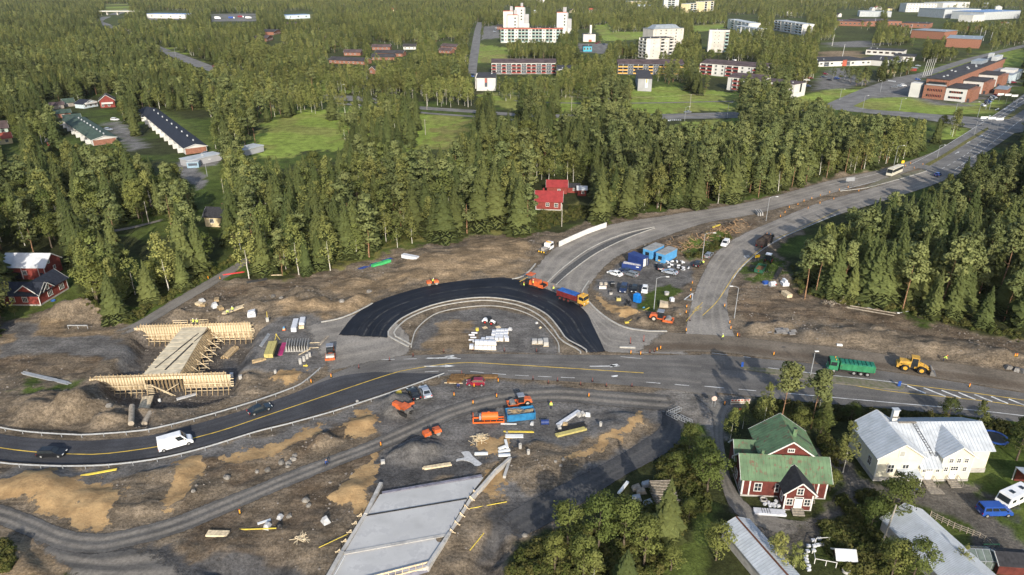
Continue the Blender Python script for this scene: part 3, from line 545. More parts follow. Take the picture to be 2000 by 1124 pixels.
st=n.new('ShaderNodeMath');st.operation='MULTIPLY';l.new(mr(vo.outputs['Distance'],.16,.08,0,1),st.inputs[0]);l.new(mr(at.outputs['Alpha'],.5,1,0,.7),st.inputs[1])
sm=n.new('ShaderNodeMix');sm.data_type='RGBA';l.new(st.outputs[0],sm.inputs[0]);l.new(c_,sm.inputs[6]);sm.inputs[7].default_value=(.30,.27,.24,1)
s_at=n.new('ShaderNodeAttribute');s_at.attribute_name='sandmask' # sand lies in sharp-edged sheets over the soil
s_ad=n.new('ShaderNodeMath');s_ad.operation='MULTIPLY_ADD';l.new(mr(nz(.5,8,.68),.3,.7,-.5,.5),s_ad.inputs[0]);s_ad.inputs[1].default_value=1.15;l.new(s_at.outputs['Fac'],s_ad.inputs[2])
s_c=n.new('ShaderNodeMix');s_c.data_type='RGBA';s_c.inputs[6].default_value=(.255,.165,.082,1);s_c.inputs[7].default_value=(.40,.27,.135,1);l.new(mr(nz(.35,7,.7),.38,.62,0,1),s_c.inputs[0])
s_m=n.new('ShaderNodeMix');s_m.data_type='RGBA';s_g=n.new('ShaderNodeMath');s_g.operation='MULTIPLY';l.new(mr(s_ad.outputs[0],.42,.52,0,1),s_g.inputs[0]);l.new(mr(s_at.outputs['Fac'],.01,.06,0,1),s_g.inputs[1]);l.new(s_g.outputs[0],s_m.inputs[0]);l.new(sm.outputs[2],s_m.inputs[6]);l.new(s_c.outputs[2],s_m.inputs[7])
l.new(s_m.outputs[2],b.inputs['Base Color'])
bp=n.new('ShaderNodeBump');bp.inputs['Strength'].default_value=.9;bp.inputs['Distance'].default_value=.22;l.new(nz(1.6,7,.7),bp.inputs['Height']);l.new(bp.outputs[0],b.inputs['Normal'])
me.materials.append(m);ground=link('ground',me);ground['kind']='structure'
# ================================================================ TREES
L_spruce=leafmat('spruce_needles',(0.072,0.094,0.031),(0.124,0.138,0.045))
L_pine=leafmat('pine_needles',(0.118,0.143,0.052),(0.182,0.196,0.072))
L_birch=leafmat('birch_leaves',(0.148,0.172,0.050),(0.225,0.226,0.070))
L_broad=leafmat('broad_leaves',(0.090,0.116,0.030),(0.152,0.162,0.045))
L_shrub=leafmat('shrub_leaves',(0.060,0.075,0.018),(0.115,0.108,0.034))
B_bark=mat('grey_brown_bark',(0.11,0.085,0.06),.95,.3,3,bump=.4)
B_pine=mat('orange_pine_bark',(0.26,0.15,0.085),.95,.35,2,bump=.4)
B_birch=mat('white_birch_bark',(0.55,0.52,0.45),.85,.15,2,wear=(.06,.05,.045),wscale=4,wthr=.6)
class Leaves:
 def __init__(s):s.P=[];s.N=[];s.S=[];s.A=[]
 def clump(s,c,r,n,size,flat=1.0,shell=.55):
  d=rng.normal(size=(n,3));d/=np.linalg.norm(d,axis=1)[:,None];rad=shell+(1-shell)*rng.random(n)**.5
  s.P.append(np.array(c)+d*np.array(r)*rad[:,None]);nn=d+rng.normal(size=(n,3))*.5+np.array([0,0,.25]);s.N.append(nn/np.linalg.norm(nn,axis=1)[:,None])
  s.S.append(size*rng.uniform(.7,1.3,n));s.A.append(np.full(n,flat))
 def quads(s):
  P=np.vstack(s.P);N=np.vstack(s.N);S=np.concatenate(s.S);n=len(P)
  r=rng.normal(size=(n,3));a=np.cross(N,r);a/=np.linalg.norm(a,axis=1)[:,None]+1e-9;b=np.cross(N,a)
  k=rng.uniform(.55,1.0,n)
  a*=S[:,None];b*=(S*k)[:,None]
  return np.stack([P-a,P-b*.9,P+a,P+b*.9],1).reshape(-1,3)
def puff(me,V,h,nleaf,base=.35,soft=.55):
 """leaf faces carry the crown's own roundness in their normals, so a crown shades as one soft body"""
 Q=V[:nleaf*4].reshape(-1,4,3);c=Q.mean(1);gN=np.cross(Q[:,2]-Q[:,0],Q[:,3]-Q[:,1]);gN/=np.linalg.norm(gN,axis=1)[:,None]+1e-9
 ax=np.column_stack([np.zeros(len(c)),np.zeros(len(c)),np.clip(c[:,2]*.72,base*h,.8*h)]);r=c-ax;r[:,2]=r[:,2]*.5+.25;r/=np.linalg.norm(r,axis=1)[:,None]+1e-9
 n=r*soft+gN*np.sign((gN*r).sum(1))[:,None]*(1-soft);n/=np.linalg.norm(n,axis=1)[:,None]+1e-9
 N=np.zeros((len(me.vertices),3),np.float32);me.vertices.foreach_get('normal',N.ravel())if False else None
 N[:nleaf*4]=np.repeat(n,4,0)
 if len(me.vertices)>nleaf*4:
  t=V[nleaf*4:];q=t*np.array([1,1,0])+1e-6;N[nleaf*4:]=q/np.linalg.norm(q,axis=1)[:,None]
 me.polygons.foreach_set('use_smooth',[True]*len(me.polygons));me.normals_split_custom_set_from_vertices([tuple(x)for x in N])
def orient(V,h,base=.35):
 Q=V.reshape(-1,4,3).copy();c=Q.mean(1);gN=np.cross(Q[:,2]-Q[:,0],Q[:,3]-Q[:,1]);ax=np.column_stack([np.zeros((len(c),2)),np.clip(c[:,2]*.72,base*h,.8*h)]);r=c-ax;r[:,2]=r[:,2]*.5+.25
 f=(gN*r).sum(1)<0;Q[f]=Q[f][:,::-1];return Q.reshape(-1,3)
def raw_mesh(name,V,mats,mi=None,quads=None):
 me=bpy.data.meshes.new(name);nq=len(V)//4 if quads is None else len(quads)
 Q=np.arange(nq*4)if quads is None else quads.ravel()
 me.vertices.add(len(V));me.vertices.foreach_set('co',np.asarray(V,np.float32).ravel());me.loops.add(nq*4);me.loops.foreach_set('vertex_index',Q.astype(np.int32))
 me.polygons.add(nq);me.polygons.foreach_set('loop_start',np.arange(0,nq*4,4,dtype=np.int32));me.polygons.foreach_set('loop_total',np.full(nq,4,np.int32))
 for x in mats:me.materials.append(x)
 if mi is not None:me.polygons.foreach_set('material_index',np.asarray(mi,np.int32))
 me.update(calc_edges=True);return me
def trunk_mb(h,r,limbs=0,z0=.3,spread=2.0,lean=.0):
 mb=MB();pts=[(0,0,-.3)];n=5
 for i in range(1,n+1):t=i/n;pts.append((lean*h*t*t+random.uniform(-.08,.08),random.uniform(-.08,.08),h*t))
 for i in range(n):mb.cyl(pts[i],pts[i+1],r*(1-.85*i/n),6,0,r*(1-.85*(i+1)/n),cap=False)
 for k in range(limbs):
  z=h*random.uniform(z0,.85);a=random.uniform(0,6.28);q=spread*random.uniform(.6,1)*(1-z/h*.5)
  mb.cyl((lean*h*(z/h)**2,0,z),(math.cos(a)*q,math.sin(a)*q,z+q*.7),r*.3,4,0,r*.08,cap=False)
 return mb
def spruce(h=18.0,Rr=2.7):
 V=[]
 nlev=30
 for i in range(nlev):
  t=i/(nlev-1);z=h*(.07+.92*t**.92);r=Rr*(1-t)**.82*random.uniform(.82,1.12)+.12;nb=int(5+6*(1-t));a0=random.uniform(0,6.28)
  for k in range(nb):
   a=a0+6.283*k/nb+random.uniform(-.25,.25);q=r*random.uniform(.72,1.12);dz=-q*random.uniform(.28,.55);wd=max(.22,q*random.uniform(.24,.36))
   c,s=math.cos(a),math.sin(a);tl=random.uniform(-.25,.25)
   def P(d,w,e):return(c*d-s*w,s*d+c*w,z+dz*(d/q)**1.3+e)
   V+=[P(.05*q,0,.12),P(.55*q,-wd,-.08+tl*wd),P(1.0*q,0,.02),P(.6*q,wd,-.08-tl*wd)]
   V+=[P(.45*q,-wd*.5,.03),P(.7*q,-wd*.9,-.42),P(.92*q,0,-.3),P(.8*q,wd*.3,.02)]
   if q>.8:V+=[P(.5*q,wd*.5,.03),P(.75*q,wd*.9,-.42),P(.95*q,.1,-.28),P(.8*q,-wd*.2,.03)]
 V+=[(-.1,0,h*.95),(.1,0,h*.95),(.04,0,h*1.02),(-.04,0,h*1.02)]
 return np.array(V),trunk_mb(h*.6,.2),h
def pine(h=19.0,z0=.44):
 L=Leaves();lean=random.uniform(-.04,.04)
 for k in range(int(14/(1.08-z0))):
  t=random.uniform(.0,1);z=h*(z0+(.98-z0)*t);rr=3.3*(1-.66*t)*random.uniform(.3,1.0);a=random.uniform(0,6.28);s=random.uniform(1.0,1.6)*(1-.35*t)
  L.clump((math.cos(a)*rr+lean*z,math.sin(a)*rr,z),(s*1.2,s*1.2,s*.75),56,.34)
 L.clump((lean*h,0,h*.97),(.8,.8,.9),40,.3)
 return L.quads(),trunk_mb(h*(z0+.22),.2,7,.45,1.7,lean),h
def birch(h=17.0,wd=.145):
 L=Leaves();lean=random.uniform(-.05,.05)
 for k in range(38):
  t=random.random()**.85;z=h*(.26+.72*t);prof=math.sin(math.pi*min(1,(.12+.88*t))**.75)**.7 if t<.97 else.25
  rr=h*wd*max(.2,prof)*random.uniform(.2,.95);a=random.uniform(0,6.28);s=random.uniform(.7,1.25)*(1.15-.5*t)
  L.clump((math.cos(a)*rr+lean*z,math.sin(a)*rr,z),(s,s,s*1.35),34,.25)
 return L.quads(),trunk_mb(h*.55,.15,6,.3,1.4,lean),h
def broad(h=12.0,wd=.3):
 L=Leaves()
 for k in range(34):
  a=random.uniform(0,6.28);e=random.uniform(-.6,1.45);rr=h*wd*random.uniform(.45,.85);z=h*.6+math.sin(e)*h*.33
  q=rr*math.cos(e*.8);s=random.uniform(.85,1.5)*h/12
  L.clump((math.cos(a)*q,math.sin(a)*q,z),(s,s,s*.85),64,.21*(h/12)**.5)
 return L.quads(),trunk_mb(h*.72,.24,8,.3,h*wd*.8),h
def shrub(h=2.4):
 L=Leaves()
 for k in range(9):
  a=random.uniform(0,6.28);q=random.uniform(0,.9);L.clump((math.cos(a)*q,math.sin(a)*q,random.uniform(.4,h*.75)),(.6,.6,.6),22,.2)
 return L.quads(),trunk_mb(h*.5,.05,2,.2,.5),h
SPEC=dict(spruce=([lambda:spruce(18,3.9),lambda:spruce(19,3.3),lambda:spruce(17,4.4),lambda:spruce(18,3.6)],L_spruce,B_bark),
pine=([lambda:pine(19,.48),lambda:pine(18,.22),lambda:pine(20,.55),lambda:pine(18.5,.3)],L_pine,B_pine),
birch=([lambda:birch(17,.19),lambda:birch(16,.23),lambda:birch(18,.17),lambda:birch(17,.2)],L_birch,B_birch),
broad=([lambda:broad(12),lambda:broad(11,.34),lambda:broad(13,.26)],L_broad,B_bark),
shrub=([lambda:shrub(2.4),lambda:shrub(1.9)],L_shrub,B_bark))
PROTO={}
for sp,(fs,lm,bm_)in SPEC.items():
 PROTO[sp]=[]
 for f in fs:
  V,tmb,h=f();V=orient(V,h);nl=len(V)//4
  cm=raw_mesh(sp+'_crown',V,[lm]);tm=tmb.mesh(sp+'_trunk',[bm_],True)
  tv=np.array([v.co[:]for v in tm.vertices]);tq=np.array([list(p.vertices)for p in tm.polygons if len(p.vertices)==4])
  allq=np.vstack([np.arange(len(V)).reshape(-1,4),tq+len(V)])
  whole=raw_mesh(sp+'_tree',np.vstack([V,tv]),[lm,bm_],[0]*(len(V)//4)+[1]*len(tq),allq);puff(cm,V,h,nl);puff(whole,np.vstack([V,tv]),h,nl)
  PROTO[sp].append((cm,tm,whole,h))
HBASE=dict(spruce=18,pine=19,birch=17,broad=12,shrub=2.2)
TREE_NAME=dict(spruce='spruce_tree',pine='pine_tree',birch='birch_tree',broad='broadleaf_tree',shrub='shrub')
def plant(sp,x,y,h,label,group=None,cat='tree',seed=None,parts=True,z=None,wide=1.0):
 k=random.randrange(len(PROTO[sp]))if seed is None else seed;cm,tm,wh,h0=PROTO[sp][k]
 s=h/h0;z=hz(x,y)if z is None else z;rz=random.uniform(0,6.28)
 sc_=(s*wide*random.uniform(.92,1.15),s*wide*random.uniform(.92,1.15),s)
 if parts:
  t=thing(TREE_NAME[sp],label,cat,(x,y,z),rz,group,sc_)
  link('crown',cm,t);link('trunk',tm,t);return t
 return tag(link(TREE_NAME[sp],wh,None,(x,y,z),rz,sc_),label,cat,group)
def scatter(name,meshes,P,rot,scl,idx,label,cat,matl=None):
 """one object: points carrying instances of a few tree shapes"""
 c=bpy.data.collections.new(name+'_shapes')
 for i,mm in enumerate(meshes):o=bpy.data.objects.new(f'{name}_shape_{i}',mm);c.objects.link(o)
 me=bpy.data.meshes.new(name);me.vertices.add(len(P));me.vertices.foreach_set('co',np.asarray(P,np.float32).ravel())
 a=me.attributes.new('rot','FLOAT_VECTOR','POINT');a.data.foreach_set('vector',np.asarray(rot,np.float32).ravel())
 a=me.attributes.new('scl','FLOAT_VECTOR','POINT');a.data.foreach_set('vector',np.asarray(scl,np.float32).ravel())
 a=me.attributes.new('idx','INT','POINT');a.data.foreach_set('value',np.asarray(idx,np.int32))
 me.update();o=link(name,me)
 g=bpy.data.node_groups.new(name,'GeometryNodeTree');g.interface.new_socket('Geometry',in_out='INPUT',socket_type='NodeSocketGeometry');g.interface.new_socket('Geometry',in_out='OUTPUT',socket_type='NodeSocketGeometry')
 gi=g.nodes.new('NodeGroupInput');go=g.nodes.new('NodeGroupOutput');ip=g.nodes.new('GeometryNodeInstanceOnPoints');ci=g.nodes.new('GeometryNodeCollectionInfo')
 ci.inputs['Collection'].default_value=c;ci.inputs['Separate Children'].default_value=True;ci.inputs['Reset Children'].default_value=True
 def attr(nm,ty):
  q=g.nodes.new('GeometryNodeInputNamedAttribute');q.data_type=ty;q.inputs['Name'].default_value=nm;return q.outputs['Attribute']
 g.links.new(gi.outputs[0],ip.inputs['Points']);g.links.new(ci.outputs[0],ip.inputs['Instance']);ip.inputs['Pick Instance'].default_value=True
 g.links.new(attr('idx','INT'),ip.inputs['Instance Index']);g.links.new(attr('rot','FLOAT_VECTOR'),ip.inputs['Rotation']);g.links.new(attr('scl','FLOAT_VECTOR'),ip.inputs['Scale'])
 g.links.new(ip.outputs[0],go.inputs[0])
 md=o.modifiers.new('instances','NODES');md.node_group=g
 tag(o,label,cat,None,'stuff');return o
# ================================================================ HOUSES NEAR THE SITE
M_green=mat('faded_green_sheet_roof',(0.088,0.15,0.078),.7,.18,.5,wear=(.12,.07,.045),wscale=1.1,wthr=.545,spec=.4)
M_barn=mat('dark_red_boarding',(0.105,0.026,0.02),.85,.18,1.2,bump=.2)
M_red=mat('falu_red_boarding',(0.20,0.04,0.032),.85,.15,1.2,bump=.2)
M_white=mat('white_painted_wood',(0.58,0.57,0.54),.6,.06,2)
M_yellow=mat('cream_yellow_boarding',(0.60,0.56,0.43),.7,.05,1.0)
M_silver=mat('grey_zinc_roof',(0.44,0.47,0.50),.45,.10,.6,spec=.5,wear=(.36,.38,.4),wscale=.9,wthr=.6)
M_felt=mat('black_felt_roof',(0.028,0.028,0.032),.9,.2,2,bump=.3)
M_navy=mat('blue_black_felt_roof',(0.02,0.024,0.036),.85,.2,1.5,bump=.2)
M_base=mat('rendered_foundation',(0.38,0.36,0.33),.9,.12,1.5)
M_glass=glass();M_step=mat('weathered_wood_steps',(0.25,0.22,0.18),.9,.2,3)
M_grdoor=mat('pale_grey_door',(0.55,0.57,0.6),.5,.05,2);M_seam=mat('roof_seam_metal',(0.33,0.35,0.38),.5,.1,2)
M_gseam=mat('green_roof_seam',(0.09,0.16,0.08),.6,.2,2);M_brick=mat('red_brick_facade',(0.25,0.115,0.075),.9,.14,1.2,bump=.15)
def gable(t,x0,x1,y0,y1,z0,zw,zr,axis='x',ov=.45,wm=None,rm=None,hip=None,seams=None,seam_m=None,cut=0,trim=M_white,rname='roof',shift=0.0,th=.14):
 """pitched-roof volume in the thing's own frame: walls with gables, two roof slabs, barge boards"""
 w=MB()
 if axis=='x':
  ym=(y0+y1)/2+shift;w.extrx([(y0,z0),(y1,z0),(y1,zw),(ym,zr-.05),(y0,zw)],x0,x1)
 else:
  xm=(x0+x1)/2+shift;w.extr([(x0,z0),(x1,z0),(x1,zw),(xm,zr-.05),(x0,zw)],y0,y1)
 part(t,'wall',w,wm)
 r=MB();s=MB();tr=[]
 if axis=='x':
  for sgn,ye in((-1,y0),(1,y1)):
   k=(zr-zw)/abs(ym-ye);ye2=ye+sgn*ov;ze=zw-k*ov
   a,b,c,d=(x0-ov,ye2,ze),(x1+ov,ye2,ze),(x1+ov,ym,zr),(x0-ov,ym,zr)
   if hip:c,d=(x1+ov-hip,ym,zr),(x0-ov+hip*0,ym,zr)
   r.hexa([a,b,c,d,*[(p[0],p[1],p[2]+th)for p in(a,b,c,d)]])
   if seams:
    x=x0-ov+seams
    while x<x1+ov-.1:
     s.beam((x,ye2,ze+th+.015),(x,ym,zr+th+.015),.045,.05);x+=seams
  for xe in(x0-ov-.02,x1+ov+.02):
   for sgn,ye in((-1,y0),(1,y1)):
    k=(zr-zw)/abs(ym-ye);ye2=ye+sgn*ov;tr.append(MB().beam((xe,ye2,zw-k*ov+.03),(xe,ym,zr+.03),.05,.22))
 else:
  for sgn,xe in((-1,x0),(1,x1)):
   k=(zr-zw)/abs(xm-xe);xe2=xe+sgn*ov;ze=zw-k*ov
   a,b,c,d=(xe2,y0-ov,ze),(xm,y0-ov,zr),(xm,y1+ov,zr),(xe2,y1+ov,ze)
   r.hexa([a,b,c,d,*[(p[0],p[1],p[2]+th)for p in(a,b,c,d)]])
   if seams:
    y=y0-ov+seams
    while y<y1+ov-.1:s.beam((xe2,y,ze+th+.015),(xm,y,zr+th+.015),.045,.05);y+=seams
   for yb in(y0-ov-.02,y1+ov+.02):tr.append(MB().beam((xe2,yb,ze+.03),(xm,yb,zr+.03),.05,.22))
 ro=part(t,rname,r,rm)
 if seams:q=part(ro,'roof_seam',s,seam_m or M_seam);q['kind']='stuff'
 if trim:
  for b_ in tr:part(ro,'barge_board',b_,trim)
 return ro
_WM={}
def window(t,x,y,z,w=1.0,h=1.2,yaw=0.0,nx=2,nz=2,fm=None,name='window',fr=.13,gm=None):
 fm=fm or M_white;gm=gm or M_glass;key=(w,h,nx,nz,fm.name,fr,gm.name)
 if key not in _WM:
  f=MB();f.box(-w/2-fr,w/2+fr,-.06,.04,-fr,0).box(-w/2-fr,w/2+fr,-.06,.04,h,h+fr).box(-w/2-fr,-w/2,-.05,.04,0,h).box(w/2,w/2+fr,-.05,.04,0,h)
  for i in range(1,nx):f.box(-w/2+w*i/nx-.035,-w/2+w*i/nx+.035,-.04,.03,0,h)
  for i in range(1,nz):f.box(-w/2,w/2,-.035,.03,h*i/nz-.035,h*i/nz+.035)
  p=MB().box(-w/2,w/2,-.012,.02,0,h)
  _WM[key]=(f.mesh('window',fm),p.mesh('pane',gm))
 o=link(name,_WM[key][0],t,(x,y,z),yaw);link('pane',_WM[key][1],o);return o
def footprint(t,x0,x1,y0,y1,m=1.0):
 c,s=math.cos(t.rotation_euler.z),math.sin(t.rotation_euler.z)
 FOOT.append([(t.location.x+c*x-s*y,t.location.y+s*x+c*y)for x,y in((x0-m,y0-m),(x1+m,y0-m),(x1+m,y1+m),(x0-m,y1+m))])
LEFT,RIGHT,BACK=R(-90),R(90),R(180)
# ---- red house with rusty green roof and black-roofed porch
p,q=G(1446,968),G(1611,976)
t=thing('house','dark red house with rusty green roof and black-roofed porch','house',(p.x,p.y,0),face(p,q));W_=(q-p).length
gable(t,0,W_,0,5.4,.0,4.0,6.5,'x',.5,M_barn,M_green,seams=.62,seam_m=M_gseam)
gable(t,3.6,12.6,3.2,10.6,.0,6.0,9.2,'y',.5,M_barn,M_green,seams=.62,seam_m=M_gseam)
gable(t,0,5.0,5.0,9.6,.0,3.8,6.0,'x',.4,M_barn,M_green,seams=.62,seam_m=M_gseam)
part(t,'foundation',MB().box(-.05,W_+.05,-.05,9.5,-.3,.25),M_base)
ch=MB().box(8.7,9.3,5.2,5.8,8.2,10.0).box(8.62,9.38,5.12,5.88,10.0,10.12);ch.box(8.78,9.22,5.28,5.72,10.12,10.16,1);part(t,'chimney',ch,[M_green,M_felt])
part(t,'vent_box',MB().box(3.2,3.65,2.7,3.1,6.2,7.3),M_green)
part(t,'roof_ladder',MB().beam((9.4,5.5,8.9),(12.3,5.5,6.8),.06,.06).beam((9.4,5.9,8.9),(12.3,5.9,6.8),.06,.06),M_felt)
for x in(2.6,6.0):window(t,x,-.03,1.2,1.05,1.5)
window(t,W_-3.0,-.03,.95,1.0,1.25)
window(t,8.1,3.17,7.0,.9,.5,0,3,1)
for y in(1.2,3.8,7.0):window(t,-.03,y,.95,1.0,1.25,LEFT)
for x in(.12,1.25,W_-.12,W_-1.5):part(t,'corner_board',MB().box(x-.12,x+.12,-.05,0,.1,3.9),M_white)
for y in(.12,5.2):part(t,'corner_board',MB().box(-.05,0,y-.12,y+.12,.1,3.2),M_white)
# porch
pl=t.matrix_basis.inverted()@G(1527.6,994.5);x0=pl.x;x1=x0+4.5;y0=-3.0
gable(t,x0,x1,y0,.9,.1,3.7,5.7,'y',.45,M_barn,M_felt,rname='porch_roof')
part(t,'foundation',MB().box(x0-.04,x1+.04,y0-.04,0,-.2,.14),M_base)
xm=(x0+x1)/2
window(t,x0+.85,y0-.03,1.15,.85,1.15);window(t,x1-.85,y0-.03,1.15,.85,1.15);window(t,xm,y0-.03,3.3,.85,1.1);window(t,x0-.03,y0+1.4,1.1,.9,1.2,LEFT)
d=MB().box(xm-.65,xm-.01,y0-.07,y0,.15,2.35).box(xm+.01,xm+.65,y0-.07,y0,.15,2.35).box(xm-.75,xm+.75,y0-.06,y0,2.35,2.75);d.box(xm-.6,xm+.6,y0-.075,y0-.05,2.45,2.65,1)
part(t,'door',d,[M_white,M_glass])
for x in(x0+.1,x1-.1):part(t,'corner_board',MB().box(x-.12,x+.12,y0-.05,y0,.1,3.1),M_white)
st=MB();
for i in range(3):st.box(xm-.95,xm+.95,y0-.45*(3-i),y0-.01,.0,.17*(i+1))
part(t,'steps',st,M_step);footprint(t,0,W_,-3,10,1.5)
ld=MB().beam((x1+.6,-1.4,.2),(x1+.45,.1,3.5),.06,.06).beam((x1+1.1,-1.4,.2),(x1+.95,.1,3.5),.06,.06)
for i in range(9):f=i/9;ld.beam((x1+.6-.15*f,-1.4+1.5*f,.3+3.3*f),(x1+1.1-.15*f,-1.4+1.5*f,.3+3.3*f),.05,.05)
tag(part(None,'ladder',ld,M_step,t.location,t.rotation_euler),'wooden ladder leaning on the green-roofed house','ladder')
# ---- cream house with zinc roof
t=thing('house','cream yellow house with pale zinc roof and twin doors','house',(62.3,97.0,0),0.012)
gable(t,0,7.7,0,9.4,.9,5.3,7.9,'y',.5,M_yellow,M_silver,seams=.62)
gable(t,3.8,20.7,2.2,11.4,.9,5.0,7.4,'x',.5,M_yellow,M_silver,seams=.62)
gable(t,11.2,16.4,0,5.5,.35,5.3,7.2,'y',.45,M_yellow,M_silver,seams=.62)
w=MB().box(7.6,11.3,-.1,2.4,.35,3.1);part(t,'wall',w,M_yellow)
r=MB().hexa([(7.3,-.7,2.95),(11.25,-.7,2.95),(11.25,4.3,6.1),(7.3,4.3,6.1),(7.3,-.7,3.1),(11.25,-.7,3.1),(11.25,4.3,6.25),(7.3,4.3,6.25)]);ro=part(t,'roof',r,M_silver)
s=MB();[s.beam((7.9+.62*i,-.7,3.12),(7.9+.62*i,3.2,5.57),.045,.05)for i in range(6)];o=part(ro,'roof_seam',s,M_seam);o['kind']='stuff'
part(t,'foundation',MB().box(-.06,7.76,-.06,9.4,-.2,.92).box(3.8,20.76,2.1,11.4,-.2,.9).box(7.55,16.46,-.15,5,-.2,.36),M_base)
window(t,2.5,-.03,2.0,1.0,1.5,0,2,2);window(t,5.0,-.03,2.0,1.0,1.5,0,2,2);window(t,3.85,-.03,5.3,.8,1.0,0,1,1,gm=mat('curtained_glass',(.35,.35,.32),.3));window(t,-.03,2.2,2.0,1.0,1.6,LEFT);window(t,-.03,6.0,2.0,1.0,1.6,LEFT)
for x in(12.6,13.9,15.2):window(t,x,-.03,3.9,.6,.75,0,2,2)
for x,wd in((8.35,.5),(9.2,1.1),(10.65,.5)):window(t,x,-.13,2.05 if wd<1 else 2.35,wd,.55,0,2 if wd<1 else 3,1)
for x,wd in((12.1,.55),(13.5,1.2),(15.3,.55)):window(t,x,-.03,2.1 if wd<1 else 2.3,wd,.8 if wd<1 else.75,0,2 if wd<1 else 3,2)
for x,y in((9.25,-.1),(13.5,0)):
 d=part(t,'door',MB().box(x-.6,x+.6,y-.07,y,.4,2.3),M_grdoor);part(d,'handle',MB().box(x+.3,x+.36,y-.12,y-.07,1.3,1.5),M_felt)
 st=MB();[st.box(x-.9,x+.9,y-.4*(4-i)-.3,y-.08,0,.11*(i+1))for i in range(4)];o=part(t,'steps',st,M_step)
 for sx in(-.95,.95):part(o,'railing',MB().beam((x+sx,y-.2,1.3),(x+sx,y-1.9,.95),.06,.06).beam((x+sx,y-.2,.3),(x+sx,y-.2,1.3),.06).beam((x+sx,y-1.9,0),(x+sx,y-1.9,.95),.06).beam((x+sx,y-1.05,.2),(x+sx,y-1.05,1.1),.05),M_step)
part(t,'landing',MB().box(8.2,10.6,-3.4,-2.1,.0,.08),M_step)
cn=MB().hexa([(3.6,-2.0,2.1),(7.2,-2.0,2.1),(7.2,0,2.55),(3.6,0,2.55),(3.6,-2.0,2.2),(7.2,-2.0,2.2),(7.2,0,2.65),(3.6,0,2.65)]);c_=part(t,'canopy',cn,M_silver)
for x in(3.75,7.05):part(c_,'post',MB().box(x-.08,x+.08,-1.95,-1.8,0,2.1),M_white)
c_=part(t,'chimney',MB().box(5.6,6.5,7.5,8.2,7.0,9.4),M_white);part(c_,'cap',MB().box(5.45,6.65,7.35,8.35,9.4,9.5),M_silver)
part(t,'roof_walkway',MB().box(6.2,9.3,6.3,6.75,7.55,7.65).box(5.4,6.6,7.0,7.4,8.1,8.2),M_step)
rl=MB().beam((8.6,6.2,7.5),(9.8,1.0,4.5),.06).beam((9.1,6.2,7.5),(10.3,1.0,4.5),.06);[rl.beam((8.6+.1*i,6.2-.43*i,7.5-.25*i),(9.1+.1*i,6.2-.43*i,7.5-.25*i),.05)for i in range(12)];part(t,'roof_ladder',rl,M_felt)
for x,y in((.06,0),(7.64,0)):part(t,'corner_board',MB().box(x-.08,x+.08,-.04,0,.9,5.2),M_white)
for x in(11.26,16.34,7.66):part(t,'corner_board',MB().box(x-.08,x+.08,-.15 if x<8 else-.04,-.1 if x<8 else 0,.4,3.1 if x<8 else 5.2),M_white)
footprint(t,0,21,0,12,1.5)
# ---- outbuildings at the bottom edge
def shed_along(name,label,cat,a,b,width,zw,zr,wm,rm,seams=None,ov=.3):
 rz=face(a,b);t=thing(name,label,cat,(a.x,a.y,0),rz);L_=math.hypot(b.x-a.x,b.y-a.y)
 gable(t,0,L_,-width/2,width/2,-.2,zw,zr,'x',ov,wm,rm,seams=seams);footprint(t,0,L_,-width/2,width/2,1.0);return t
t=shed_along('shed','narrow shed with pale zinc gable roof beside a round bush','shed',Vector((34.7,84.2,0)),Vector((39.2,70.5,0)),4.7,2.3,3.4,M_base,M_silver,.5)
part(t,'ridge_cap',MB().beam((-.3,0,3.58),(14.5,0,3.58),.3,.06),mat('rusty_ridge',(.12,.05,.03),.9))
t=shed_along('long_barn','long outbuilding with grey corrugated roof by the driveway fence','barn',Vector((61.6,86.3,0)),Vector((66.6,66,0)),7.4,2.2,4.2,M_base,M_silver,.28)
t=thing('carport','open carport with curved grey roof behind the caravan','carport',(86.0,92.6,0),-.12)
part(t,'roof',MB().hexa([(0,0,2.6),(9,0,2.6),(9,2,3.1),(0,2,3.1),(0,0,2.68),(9,0,2.68),(9,2,3.18),(0,2,3.18)]).hexa([(0,2,3.1),(9,2,3.1),(9,5,2.6),(0,5,2.6),(0,2,3.18),(9,2,3.18),(9,5,2.68),(0,5,2.68)]),M_silver)
for x in(.1,4.5,8.9):
 for y in(.1,4.9):part(t,'post',MB().box(x-.07,x+.07,y-.07,y+.07,0,2.6),M_white)
part(t,'back_wall',MB().box(.2,8.8,4.6,4.7,0,2.5),M_barn)
t=thing('red_shed','dark red shed with zinc roof at the right edge','shed',(95.5,99.0,0),0.05);gable(t,0,7,0,5,0,2.8,4.2,'x',.4,M_barn,M_silver);part(t,'corner_board',MB().box(-.05,.15,-.05,0,0,2.7),M_white);footprint(t,0,7,0,5)
t=thing('greenhouse','small glass greenhouse beside a black-roofed shed','greenhouse',(*G(1893,1112)[:2],0),-.05)
gh=MB();
for i in range(5):
 x=i*1.0;gh.beam((x,0,0),(x,0,1.6),.06).beam((x,3,0),(x,3,1.6),.06).beam((x,0,1.6),(x,1.5,2.5),.06).beam((x,3,1.6),(x,1.5,2.5),.06)
gh.beam((0,1.5,2.5),(4,1.5,2.5),.06).beam((0,0,1.6),(4,0,1.6),.06).beam((0,3,1.6),(4,3,1.6),.06);part(t,'frame',gh,M_seam)
M_ghg=mat('dull_greenhouse_panes',(.11,.135,.12),.25,.15,1.2,spec=.5)
